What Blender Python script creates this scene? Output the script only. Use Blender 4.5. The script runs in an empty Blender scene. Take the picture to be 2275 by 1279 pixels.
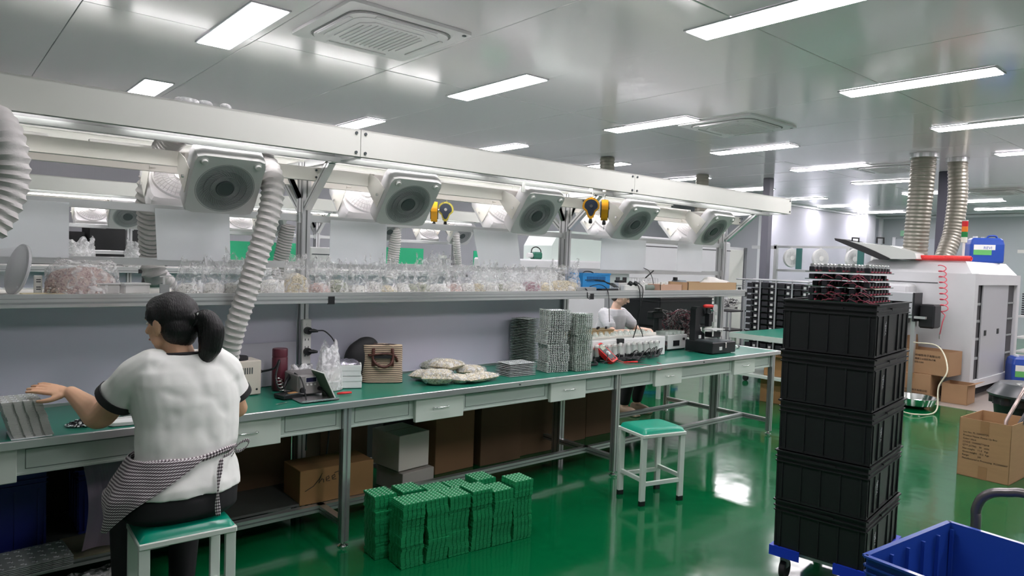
import bpy, math, random
from mathutils import Vector, Matrix, noise
R0 = random.Random(7)
PI = math.pi
SC = bpy.context.scene
COL = SC.collection

# ------------------------------------------------------------------ camera
F, CX, CY, CAMZ = 1539.0, 1137.5, 639.5, 1.60
def _rc(px, py): return Vector(((px-CX)/F, -(py-CY)/F, -1.0))
_vx = _rc(2950, 635).normalized(); _vy = _rc(-170, 530).normalized()
_vy = (_vy - _vx*_vx.dot(_vy)).normalized(); _vz = _vx.cross(_vy)
ROT = Matrix((_vx, _vy, _vz))
CAMP = Vector((0, 0, CAMZ))
def at(px, py, x=None, y=None, z=None):
    d = ROT @ _rc(px, py)
    if x is not None: t = x/d.x
    elif y is not None: t = y/d.y
    else: t = (z-CAMZ)/d.z
    return CAMP + d*t
cam = bpy.data.cameras.new('camera'); camo = bpy.data.objects.new('camera', cam); COL.objects.link(camo)
camo.matrix_world = Matrix.Translation(CAMP) @ ROT.to_4x4()
cam.sensor_width = 36; cam.lens = 36*F/2275; cam.clip_start = .05; cam.clip_end = 100
SC.camera = camo
# ------------------------------------------------------------------ exposure, world
vs = SC.view_settings
vs.view_transform = 'Standard'; vs.look = 'None'; vs.gamma = 1; vs.use_curve_mapping = False
vs.exposure = 0.72
LAMP = 25.0      # strength of the ceiling panels
TUBE = 15.0      # strength of the tube lights over the benches
w = bpy.data.worlds.new('world'); SC.world = w; w.use_nodes = True
w.node_tree.nodes['Background'].inputs[0].default_value = (.8, .85, .9, 1)
w.node_tree.nodes['Background'].inputs[1].default_value = .3

# ------------------------------------------------------------------ materials
MATS = {}
def mat(name, col, rough=.5, metal=0, bump=0, bscale=40, var=0, vscale=6, emit=0, alpha=1, trans=0, coat=0, spec=.5, aniso=None, sss=0, col2=None, ior=1.45):
    if name in MATS: return MATS[name]
    m = bpy.data.materials.new(name); m.use_nodes = True; MATS[name] = m
    nt = m.node_tree; b = nt.nodes['Principled BSDF']; L = nt.links.new
    b.inputs['Base Color'].default_value = (*col, 1); b.inputs['Roughness'].default_value = rough
    b.inputs['Metallic'].default_value = metal; b.inputs['Alpha'].default_value = alpha
    b.inputs['Transmission Weight'].default_value = trans; b.inputs['Coat Weight'].default_value = coat
    b.inputs['Specular IOR Level'].default_value = spec; b.inputs['IOR'].default_value = ior
    if coat: b.inputs['Coat Roughness'].default_value = .05
    if sss:
        b.inputs['Subsurface Weight'].default_value = sss; b.inputs['Subsurface Radius'].default_value = (.02, .008, .005)
    if emit:
        b.inputs['Emission Color'].default_value = (*col, 1); b.inputs['Emission Strength'].default_value = emit
    if bump or var:
        tc = nt.nodes.new('ShaderNodeTexCoord'); mp = nt.nodes.new('ShaderNodeMapping'); L(tc.outputs['Object'], mp.inputs[0])
        if aniso: mp.inputs['Scale'].default_value = aniso
    if bump:
        n = nt.nodes.new('ShaderNodeTexNoise'); n.inputs['Scale'].default_value = bscale; n.inputs['Detail'].default_value = 3
        bp = nt.nodes.new('ShaderNodeBump'); bp.inputs['Strength'].default_value = bump; bp.inputs['Distance'].default_value = .01
        L(mp.outputs[0], n.inputs['Vector']); L(n.outputs['Fac'], bp.inputs['Height']); L(bp.outputs[0], b.inputs['Normal'])
    if var:
        n = nt.nodes.new('ShaderNodeTexNoise'); n.inputs['Scale'].default_value = vscale; n.inputs['Detail'].default_value = 4
        mx = nt.nodes.new('ShaderNodeMix'); mx.data_type = 'RGBA'
        c2 = col2 or tuple(max(0, c*(1-var)) for c in col); c1 = col if col2 else tuple(min(1, c*(1+var*.5)) for c in col)
        mx.inputs[6].default_value = (*c1, 1); mx.inputs[7].default_value = (*c2, 1)
        L(mp.outputs[0], n.inputs['Vector']); L(n.outputs['Fac'], mx.inputs[0]); L(mx.outputs[2], b.inputs['Base Color'])
    return m
def pattern(m, build):
    """build(nt, bsdf, coords) adds its own nodes"""
    nt = m.node_tree; tc = nt.nodes.new('ShaderNodeTexCoord'); build(nt, nt.nodes['Principled BSDF'], tc); return m
WHITE = mat('white_paint', (.74, .75, .72), .35, var=.05)
CREAM = mat('cream_metal', (.70, .71, .66), .35, var=.05, vscale=3)
BEAMW = mat('cream_beam', (.78, .76, .70), .4)
ALU = mat('aluminium', (.62, .63, .64), .32, .85, bump=.05, bscale=80, aniso=(1, 1, .05))
ALUX = mat('aluminium_rail', (.60, .62, .62), .33, .8)
DALU = mat('aluminium_slot', (.17, .18, .18), .5, .4)
GREYG = mat('grey_green_paint', (.52, .60, .55), .38, var=.05)
DRAWER = mat('drawer_paint', (.56, .63, .57), .36, var=.04)
GTOP = mat('green_mat', (.015, .19, .125), .30, var=.12, vscale=4, bump=.03, bscale=200)
CHROME = mat('chrome', (.8, .8, .8), .15, 1)
BLACK = mat('black_plastic', (.012, .013, .015), .38)
BLACKM = mat('black_matte', (.018, .018, .02), .7)
DGREY = mat('dark_grey_plastic', (.07, .085, .09), .4)
MGREY = mat('mid_grey_plastic', (.28, .30, .30), .4)
LGREY = mat('light_grey_plastic', (.60, .61, .60), .4)
FANW = mat('fan_shell', (.69, .68, .69), .35)
RED = mat('red_plastic', (.62, .02, .02), .35)
BLUE = mat('blue_plastic', (.018, .065, .34), .32, coat=.15)
BLUET = mat('trolley_blue', (.01, .04, .50), .4)
LBLUE = mat('sky_blue_plastic', (.03, .30, .70), .4)
CARD = mat('cardboard', (.40, .24, .12), .8, var=.12, vscale=5, bump=.05, bscale=60, aniso=(1, 1, 8))
CARDL = mat('light_cardboard', (.62, .42, .27), .8, var=.08)
CARDD = mat('cardboard_inner', (.26, .15, .075), .85)
TAPE = mat('brown_tape', (.33, .185, .09), .3)
LAV = mat('partition_panel', (.62, .61, .72), .45, var=.03, vscale=2)
SHEET = mat('acrylic_sheet', (.88, .90, .92), .25, alpha=.93)
_nt = SHEET.node_tree; _tr = _nt.nodes.new('ShaderNodeBsdfTranslucent'); _tr.inputs[0].default_value = (.9, .92, .94, 1); _mx = _nt.nodes.new('ShaderNodeMixShader'); _mx.inputs[0].default_value = .45
_out = [n for n in _nt.nodes if n.type == 'OUTPUT_MATERIAL'][0]; _nt.links.new(_nt.nodes['Principled BSDF'].outputs[0], _mx.inputs[1]); _nt.links.new(_tr.outputs[0], _mx.inputs[2]); _nt.links.new(_mx.outputs[0], _out.inputs[0])
SKIN = mat('skin', (.70, .42, .27), .5, sss=.12, var=.10, vscale=9, bump=.03, bscale=150)
SKINP = mat('skin_light', (.78, .52, .40), .5, sss=.12)
HAIR = mat('black_hair', (.010, .009, .010), .36, bump=.5, bscale=60, aniso=(6, 1, 1))
INK = mat('black_ink', (.03, .025, .02), .7)

# ------------------------------------------------------------------ mesh builder
class MB:
    def __init__(s): s.v = []; s.f = []; s.m = []; s.k = 0
    def add(s, vs, fs):
        o = len(s.v); s.v += [tuple(p) for p in vs]; s.f += [tuple(i+o for i in f) for f in fs]; s.m += [s.k]*len(fs); return s
    def box(s, c, d, rot=None, b=0):
        hx, hy, hz = d[0]/2, d[1]/2, d[2]/2; c = Vector(c)
        if b <= 0:
            vs = [Vector((sx*hx, sy*hy, sz*hz)) for sx in (-1, 1) for sy in (-1, 1) for sz in (-1, 1)]
            fs = [(0,1,3,2),(4,6,7,5),(0,4,5,1),(2,3,7,6),(0,2,6,4),(1,5,7,3)]
        else:
            b = min(b, hx*.9, hy*.9, hz*.9); vs = []; ix = {}
            for sx in (-1, 1):
                for sy in (-1, 1):
                    for sz in (-1, 1):
                        for a in range(3):
                            p = [sx*(hx-b), sy*(hy-b), sz*(hz-b)]; p[a] = (sx*hx, sy*hy, sz*hz)[a]
                            ix[(sx, sy, sz, a)] = len(vs); vs.append(Vector(p))
            fs = []
            for a in range(3):
                o1, o2 = [i for i in range(3) if i != a]
                for sg in (-1, 1):
                    q = []
                    for u, w_ in ((-1, -1), (1, -1), (1, 1), (-1, 1)):
                        k = [0, 0, 0]; k[a] = sg; k[o1] = u; k[o2] = w_; q.append(ix[(*k, a)])
                    if (sg > 0) == (a == 1): q.reverse()
                    fs.append(tuple(q))
            for a in range(3):
                o1, o2 = [i for i in range(3) if i != a]
                for u in (-1, 1):
                    for w_ in (-1, 1):
                        q = []
                        for sg, ax in ((-1, o1), (1, o1), (1, o2), (-1, o2)):
                            k = [0, 0, 0]; k[a] = sg; k[o1] = u; k[o2] = w_; q.append(ix[(*k, ax)])
                        fs.append(tuple(q))
            for sx in (-1, 1):
                for sy in (-1, 1):
                    for sz in (-1, 1): fs.append(tuple(ix[(sx, sy, sz, a)] for a in range(3)))
        if rot is not None: vs = [rot @ p for p in vs]
        return s.add([p+c for p in vs], fs)
    def b2(s, p, q, b=0):       # box from two corners
        return s.box([(p[i]+q[i])/2 for i in range(3)], [abs(q[i]-p[i]) for i in range(3)], None, b)
    def bar(s, p, q, w_, h=None, b=0, up=(0, 0, 1)):    # square bar between two points
        p = Vector(p); q = Vector(q); z = (q-p); L = z.length; z.normalize(); up = Vector(up)
        x = up.cross(z)
        if x.length < 1e-4: x = Vector((1, 0, 0))
        x.normalize(); y = z.cross(x)
        return s.box((p+q)/2, (w_, h or w_, L), Matrix((x, y, z)).transposed(), b)
    def tube(s, pts, r, n=10, cap=True, rad=None):
        pts = [Vector(p) for p in pts]; N = len(pts); fr = None; vs = []; fs = []
        for i, p in enumerate(pts):
            t = (pts[min(i+1, N-1)]-pts[max(i-1, 0)]).normalized()
            if fr is None:
                a = Vector((0, 0, 1)) if abs(t.z) < .9 else Vector((1, 0, 0)); fr = t.cross(a).normalized()
            fr = (fr - t*fr.dot(t)).normalized(); g = t.cross(fr); rr = rad[i] if rad else r
            for k in range(n):
                a = 2*PI*k/n; vs.append(p + fr*(rr*math.cos(a)) + g*(rr*math.sin(a)))
        for i in range(N-1):
            for k in range(n):
                k2 = (k+1) % n; fs.append((i*n+k, i*n+k2, (i+1)*n+k2, (i+1)*n+k))
        if cap: fs.append(tuple(range(n-1, -1, -1))); fs.append(tuple((N-1)*n+k for k in range(n)))
        return s.add(vs, fs)
    def cyl(s, p, q, r, n=16, r2=None):
        return s.tube([p, q], r, n, True, [r, r if r2 is None else r2])
    def lathe(s, prof, c=(0, 0, 0), n=24, rot=None, sx=1, sy=1):    # prof = [(r,z)...]
        vs = []; fs = []; c = Vector(c); N = len(prof)
        for r, z in prof:
            for k in range(n):
                a = 2*PI*k/n; p = Vector((r*math.cos(a)*sx, r*math.sin(a)*sy, z))
                if rot is not None: p = rot @ p
                vs.append(p+c)
        for i in range(N-1):
            for k in range(n):
                k2 = (k+1) % n; fs.append((i*n+k, i*n+k2, (i+1)*n+k2, (i+1)*n+k))
        if prof[0][0] > 1e-6: fs.append(tuple(range(n-1, -1, -1)))
        if prof[-1][0] > 1e-6: fs.append(tuple((N-1)*n+k for k in range(n)))
        return s.add(vs, fs)
    def prism(s, poly, z0, z1, tf=None):   # poly = [(x,y)...] extruded z0..z1, tf = 4x4
        n = len(poly); vs = [Vector((x, y, z0)) for x, y in poly]+[Vector((x, y, z1)) for x, y in poly]
        if tf is not None: vs = [tf @ p for p in vs]
        return s.add(vs, [tuple(range(n-1, -1, -1)), tuple(range(n, 2*n))]+[(i, (i+1) % n, n+(i+1) % n, n+i) for i in range(n)])
    def grid(s, fn, nu, nv, closeu=False):
        vs = [fn(i/(nu if closeu else nu-1), j/(nv-1)) for j in range(nv) for i in range(nu)]; fs = []
        for j in range(nv-1):
            for i in range(nu if closeu else nu-1):
                i2 = (i+1) % nu; fs.append((j*nu+i, j*nu+i2, (j+1)*nu+i2, (j+1)*nu+i))
        return s.add(vs, fs)
    def tf(s, M): s.v = [tuple(M @ Vector(p)) for p in s.v]; return s
    def build(s, name, mats, parent=None, smooth=False, loc=None, rz=None):
        me = bpy.data.meshes.new(name); me.from_pydata(s.v, [], s.f)
        mats = mats if isinstance(mats, (list, tuple)) else [mats]
        for m in mats: me.materials.append(m)
        if len(mats) > 1: me.polygons.foreach_set('material_index', s.m)
        import bmesh
        bm = bmesh.new(); bm.from_mesh(me); bmesh.ops.recalc_face_normals(bm, faces=bm.faces); bm.to_mesh(me); bm.free()
        if smooth:
            me.polygons.foreach_set('use_smooth', [True]*len(me.polygons))
            if smooth == 'auto':
                try: me.set_sharp_from_angle(angle=math.radians(35))
                except Exception: pass
        me.update()
        o = bpy.data.objects.new(name, me); COL.objects.link(o)
        if parent is not None: o.parent = parent
        if loc is not None: o.location = loc
        if rz is not None: o.rotation_euler = (0, 0, rz)
        return o
def tag(o, label=None, cat=None, group=None, kind=None):
    if label: o['label'] = label
    if cat: o['category'] = cat
    if group: o['group'] = group
    if kind: o['kind'] = kind
    return o
def T(name, label, cat, loc=(0, 0, 0), rz=0, group=None, rot=None):
    o = bpy.data.objects.new(name, None); COL.objects.link(o); o.empty_display_size = .05
    o.location = loc
    if rot is not None: o.rotation_euler = rot.to_euler()
    else: o.rotation_euler = (0, 0, rz)
    return tag(o, label, cat, group)
KIDS = {}
def dup(root, loc=None, rz=None, label=None, group=None, rot=None, scale=None):
    kids = {}
    for o in COL.objects:
        if o.parent: kids.setdefault(o.parent, []).append(o)
    def rec(o, par):
        c = o.copy(); COL.objects.link(c)
        if par is not None: c.parent = par
        for ch in kids.get(o, []): rec(ch, c)
        return c
    r = rec(root, None)
    if loc is not None: r.location = loc
    if rz is not None: r.rotation_euler = (0, 0, rz)
    if rot is not None: r.rotation_euler = rot.to_euler()
    if scale is not None: r.scale = scale
    if label: r['label'] = label
    if group: r['group'] = group
    return r
def twin(o, parent=None, loc=None, rz=None):
    c = o.copy(); COL.objects.link(c)
    if parent is not None: c.parent = parent
    if loc is not None: c.location = loc
    if rz is not None: c.rotation_euler = (0, 0, rz)
    return c
def spline(pts, n=8):
    pts = [Vector(p) for p in pts]; P = [pts[0]*2-pts[1]]+pts+[pts[-1]*2-pts[-2]]; out = []
    for i in range(1, len(P)-2):
        a, b, c, d = P[i-1:i+3]
        for k in range(n):
            t = k/n; out.append(.5*((2*b)+(c-a)*t+(2*a-5*b+4*c-d)*t*t+(3*b-a-3*c+d)*t**3))
    out.append(pts[-1]); return out
def resample(pts, step):
    out = [pts[0]]; acc = 0
    for a, b in zip(pts, pts[1:]):
        L = (b-a).length; d = step-acc
        while d <= L: out.append(a+(b-a)*(d/L)); d += step
        acc = (acc+L) % step if L else acc
    return out
def text(s, size, name, m, parent, tfm, depth=.0006, align='LEFT'):
    cu = bpy.data.curves.new(name, 'FONT'); cu.body = s; cu.size = size; cu.extrude = depth; cu.align_x = align
    cu.resolution_u = 2
    to = bpy.data.objects.new('tmp', cu); COL.objects.link(to)
    dg = bpy.context.evaluated_depsgraph_get(); me = bpy.data.meshes.new_from_object(to.evaluated_get(dg)); bpy.data.objects.remove(to); bpy.data.curves.remove(cu)
    me.name = name; me.materials.clear(); me.materials.append(m); me.transform(tfm)
    o = bpy.data.objects.new(name, me); COL.objects.link(o)
    if parent is not None: o.parent = parent
    return o
def frame4(x, y, z, o): return Matrix(((x[0], y[0], z[0], o[0]), (x[1], y[1], z[1], o[1]), (x[2], y[2], z[2], o[2]), (0, 0, 0, 1)))
# organic surfaces: many overlapping tapered limbs fused into one skin
def fuse(name, mb, m, parent=None, voxel=.006, smooth=6, loc=None):
    me = bpy.data.meshes.new(name); me.from_pydata(mb.v, [], mb.f)
    import bmesh
    bm = bmesh.new(); bm.from_mesh(me); bmesh.ops.recalc_face_normals(bm, faces=bm.faces); bm.to_mesh(me); bm.free()
    o = bpy.data.objects.new('tmp', me); COL.objects.link(o)
    r = o.modifiers.new('r', 'REMESH'); r.mode = 'VOXEL'; r.voxel_size = voxel; r.use_smooth_shade = True
    s = o.modifiers.new('s', 'SMOOTH'); s.factor = .5; s.iterations = smooth
    dg = bpy.context.evaluated_depsgraph_get(); m2 = bpy.data.meshes.new_from_object(o.evaluated_get(dg))
    bpy.data.objects.remove(o); bpy.data.meshes.remove(me)
    m2.name = name; m2.materials.clear()
    for k in (m if isinstance(m, (list, tuple)) else [m]): m2.materials.append(k)
    m2.polygons.foreach_set('use_smooth', [True]*len(m2.polygons))
    q = bpy.data.objects.new(name, m2); COL.objects.link(q)
    if parent is not None: q.parent = parent
    if loc is not None: q.location = loc
    return q
def ball(mb, c, r, rot=None, n=16):     # ellipsoid
    r = (r, r, r) if not isinstance(r, (tuple, list)) else r; c = Vector(c); vs = []; fs = []; h = n//2
    for i in range(h+1):
        t = PI*i/h
        for k in range(n):
            a = 2*PI*k/n; p = Vector((r[0]*math.sin(t)*math.cos(a), r[1]*math.sin(t)*math.sin(a), r[2]*math.cos(t)))
            vs.append((rot @ p if rot is not None else p)+c)
    for i in range(h):
        for k in range(n): fs.append((i*n+k, i*n+(k+1) % n, (i+1)*n+(k+1) % n, (i+1)*n+k))
    return mb.add(vs, fs)
def limb(mb, pts, rads, n=14, step=.5):
    sp = spline(pts, 6); N = len(pts); rr = []
    for i in range(len(sp)):
        t = i/6; k = min(int(t), N-2); f = t-k; rr.append(rads[k]*(1-f)+rads[k+1]*f)
    mb.tube(sp, 0, n, True, rr); ball(mb, pts[0], rads[0], n=12); ball(mb, pts[-1], rads[-1], n=12); return mb
def rings(mb, rs, n=28):    # rs = [(center, rx, ry, rot_z, tilt)...] stacked elliptical sections
    vs = []; fs = []
    for (c, rx, ry, rz, *tl) in rs:
        M = Matrix.Rotation(rz, 3, 'Z')
        if tl: M = Matrix.Rotation(tl[0], 3, 'X') @ M
        for k in range(n):
            a = 2*PI*k/n; ca, sa = math.cos(a), math.sin(a)
            q = Vector((rx*math.copysign(abs(ca)**.85, ca), ry*math.copysign(abs(sa)**.85, sa), 0)); vs.append(M @ q + Vector(c))
    N = len(rs)
    for i in range(N-1):
        for k in range(n): fs.append((i*n+k, i*n+(k+1) % n, (i+1)*n+(k+1) % n, (i+1)*n+k))
    fs.append(tuple(range(n-1, -1, -1))); fs.append(tuple((N-1)*n+k for k in range(n)))
    return mb.add(vs, fs)
ORD = ['first', 'second', 'third', 'fourth', 'fifth', 'sixth', 'seventh', 'eighth', 'ninth', 'tenth', 'eleventh', 'twelfth', 'thirteenth', 'fourteenth', 'fifteenth', 'sixteenth', 'seventeenth', 'eighteenth', 'nineteenth', 'twentieth', 'twenty-first', 'twenty-second', 'twenty-third', 'twenty-fourth', 'twenty-fifth', 'twenty-sixth', 'twenty-seventh', 'twenty-eighth', 'twenty-ninth', 'thirtieth']
# ------------------------------------------------------------------ the room
ZC = 3.2
flm = mat('green_epoxy', (.0, .235, .07), .10, coat=0, spec=.6)
def _fl(nt, b, tc):
    L = nt.links.new
    n = nt.nodes.new('ShaderNodeTexNoise'); n.inputs['Scale'].default_value = .9; n.inputs['Detail'].default_value = 4
    mx = nt.nodes.new('ShaderNodeMix'); mx.data_type = 'RGBA'
    mx.inputs[6].default_value = (.0, .078, .021, 1); mx.inputs[7].default_value = (.002, .118, .040, 1)
    L(tc.outputs['Object'], n.inputs['Vector']); L(n.outputs['Fac'], mx.inputs[0]); L(mx.outputs[2], b.inputs['Base Color'])
    n2 = nt.nodes.new('ShaderNodeTexNoise'); n2.inputs['Scale'].default_value = 3.5; n2.inputs['Detail'].default_value = 2
    bp = nt.nodes.new('ShaderNodeBump'); bp.inputs['Strength'].default_value = .05; bp.inputs['Distance'].default_value = .05
    L(tc.outputs['Object'], n2.inputs['Vector']); L(n2.outputs['Fac'], bp.inputs['Height']); L(bp.outputs[0], b.inputs['Normal'])
    r = nt.nodes.new('ShaderNodeMapRange'); r.inputs[3].default_value = .04; r.inputs[4].default_value = .20
    L(n.outputs['Fac'], r.inputs[0]); L(r.outputs[0], b.inputs['Roughness'])
pattern(flm, _fl)
tag(MB().b2((-4, -4, -.1), (21.9, 11.1, 0)).build('floor', flm), kind='structure')
CONC = mat('grey_floor', (.30, .26, .23), .35, var=.15, vscale=3)
tag(MB().b2((9.35, -2.5, 0), (17, 4.2, .004)).build('floor_grey_zone', CONC), kind='structure')
clm = mat('ceiling_panel', (.80, .77, .79), .12, spec=.8, bump=.012, bscale=1.5, aniso=(.3, 2.5, 1))
ceil = tag(MB().b2((-4, -4, ZC+.012), (21.9, 11.1, ZC+.1)).build('ceiling', mat('ceiling_joint', (.5, .5, .5), .5)), kind='structure')
pn = None
for j in range(-4, 5):
    y0 = 5.41+2.83*(j-1)
    if y0+2.83 < -4 or y0 > 11: continue
    for i in range(-4, 20):
        x0 = .80+1.14*(i)
        if x0+1.14 > 21.9: continue
        if x0 < -4: continue
        if pn is None:
            pn = MB().box((0, 0, 0), (1.136, 2.824, .012), b=.003).build('ceiling_panel', clm, ceil); q = pn
        else: q = twin(pn, ceil)
        q.location = (x0+.57, y0+1.415, ZC+.006+R0.uniform(0, .0015)); q.rotation_euler = (R0.gauss(0, .0006), R0.gauss(0, .0012), 0)
wl = mat('wall_panel', (.47, .48, .52), .32, spec=.4, bump=.12, bscale=60, aniso=(1, 1, .02))
wlb = mat('wall_panel_bright', (.48, .49, .55), .42, spec=.25, bump=.10, bscale=60, aniso=(1, 1, .02))
tag(MB().b2((-4, 11, 0), (15, 11.1, ZC)).build('wall_back', wl), kind='structure')
tag(MB().b2((15, 8.75, 0), (15.1, 11.1, ZC)).build('wall_jog', wl), kind='structure')
tag(MB().b2((15.1, 8.75, 0), (21.9, 8.85, ZC)).build('wall_far_left', wlb), kind='structure')
tag(MB().b2((21.8, -4, 0), (21.9, 8.75, ZC)).build('wall_right', mat('wall_panel_far', (.38, .42, .43), .35, bump=.1, bscale=60, aniso=(1, 1, .02))), kind='structure')
wh = mat('wall_panel_white', (.78, .77, .78), .4)
tag(MB().b2((-4, -4.1, 0), (21.9, -4, ZC)).build('wall_front', wh), kind='structure')
tag(MB().b2((-4.1, -4.1, 0), (-4, 11.1, ZC)).build('wall_left', wh), kind='structure')
trm = mat('white_trim', (.82, .83, .86), .25)
tag(MB().b2((15.0, 8.66, 0), (15.09, 8.75, ZC)).build('trim_1', trm), kind='structure')
tag(MB().b2((20.2, 8.45, 0), (20.26, 8.75, ZC)).b2((20.26, 8.45, 0), (20.75, 8.74, ZC)).build('trim_2', wl), kind='structure')
tag(MB().b2((20.13, 8.66, 0), (20.2, 8.75, ZC)).b2((20.75, 8.66, 0), (20.85, 8.75, ZC)).build('trim_3', trm), kind='structure')
tag(MB().b2((21.7, 8.66, 0), (21.8, 8.75, ZC)).b2((15, 8.70, ZC-.06), (21.8, 8.75, ZC)).b2((21.75, -4, ZC-.06), (21.8, 8.7, ZC)).build('trim_4', trm), kind='structure')
# column by the wall and the one beside the ducts
DCOL = mat('column_grey', (.15, .15, .18), .4)
tag(MB().box((11.62, 6.62, 1.6), (.14, .14, 3.2), b=.01).build('trim_5', DCOL), kind='structure')
tag(MB().box((12.35, 3.98, 1.6), (.20, .20, 3.2), b=.01).build('trim_6', mat('column_dark', (.075, .075, .10), .45)), kind='structure')
tag(MB().b2((21.68, 6.1, 1.75), (21.79, 8.25, 2.55)).build('window_1', mat('window_glass', (.45, .48, .52), .08)), kind='structure')
tag(MB().b2((21.66, 6.02, 1.67), (21.72, 8.3, 1.75)).b2((21.66, 8.25, 1.75), (21.72, 8.33, 2.6)).b2((21.66, 6.02, 1.75), (21.72, 6.1, 2.6)).build('window_frame', trm, COL.objects['window_1']), kind='structure')

# ------------------------------------------------------------------ ceiling lights
LM = mat('light_diffuser', (1, .935, .98), .5, emit=LAMP)
lamp = T('ceiling_light', '', 'light')
MB().b2((-.135, -.605, -.012), (-.12, .605, 0)).b2((.12, -.605, -.012), (.135, .605, 0)).b2((-.12, -.605, -.012), (.12, -.59, 0)).b2((-.12, .59, -.012), (.12, .605, 0)).build('frame', mat('light_frame', (.55, .55, .58), .3, .6), lamp)
MB().b2((-.12, -.59, -.015), (.12, .59, -.003)).build('diffuser', LM, lamp)
first = True
for r, (yc, where) in enumerate(((5.17, 'the row above the front workbench'), (2.34, 'the row above the green aisle'), (8.0, 'the row above the second workbench'), (-.5, 'the unseen row included for its light'))):  # last row lies out of view, included for its light
    for i, x in enumerate((1.74, 4.10, 6.40, 8.62, 10.88, 13.12, 15.45, 17.65, 19.95)):
        lab = 'ceiling light panel, %s from the near end of %s' % (ORD[i], where)
        q = lamp if first else dup(lamp)
        first = False
        q.location = (x, yc, ZC); tag(q, lab, 'light', 'ceiling light panels')
# ------------------------------------------------------------------ cassette air conditioners
ACW = mat('air_conditioner_white', (.76, .75, .76), .3); ACG = mat('air_conditioner_slot', (.22, .22, .22), .5)
def rrect(hx, hy, r, n=6):
    o = []
    for cx, cy, a0 in ((hx-r, hy-r, 0), (-hx+r, hy-r, 90), (-hx+r, -hy+r, 180), (hx-r, -hy+r, 270)):
        for k in range(n+1):
            a = math.radians(a0+90*k/n); o.append((cx+r*math.cos(a), cy+r*math.sin(a)))
    return o
def octo(h, c): return [(h, -h+c), (h, h-c), (h-c, h), (-h+c, h), (-h, h-c), (-h, -h+c), (-h+c, -h), (h-c, -h)]
def ac(x, y, label):
    t = T('air_conditioner', label, 'air conditioner', (x, y, ZC), 0, 'ceiling cassette air conditioners')
    MB().prism(rrect(.475, .475, .03), -.022, 0).build('panel', ACW, t)
    MB().prism(rrect(.40, .40, .14), -.026, -.0215).build('slot_recess', ACG, t)
    MB().prism(rrect(.385, .385, .13), -.036, -.025).prism(rrect(.33, .33, .12), -.040, -.034).build('inner_panel', ACW, t)
    fl = MB().b2((-.24, .345, -.044), (.24, .378, -.036), .002).build('flap', FANW, t)
    for k in range(1, 4): twin(fl, t, rz=k*PI/2)
    MB().prism(octo(.27, .08), -.046, -.039).build('grille_frame', ACW, t)
    g = MB()
    for k in range(13):
        xx = -.23+.46*k/12; h = .24 if abs(xx) < .17 else .24-(abs(xx)-.17)
        g.b2((xx-.004, -h, -.052), (xx+.004, h, -.045))
    g.build('grille', mat('grille_white', (.72, .71, .72), .4), t)
    MB().cyl((.43, -.43, -.026), (.43, -.43, -.021), .016, 12).build('badge', DGREY, t)
ac(2.52, 4.52, 'square white cassette air conditioner nearest the camera, beside the brightest near light')
ac(7.06, 4.45, 'square white cassette air conditioner in the middle of the ceiling')
ac(11.4, 4.45, 'square white cassette air conditioner partly behind the ribbed exhaust duct')
ac(15.7, 4.2, 'square white cassette air conditioner farthest away by the right end of the room')
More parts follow.
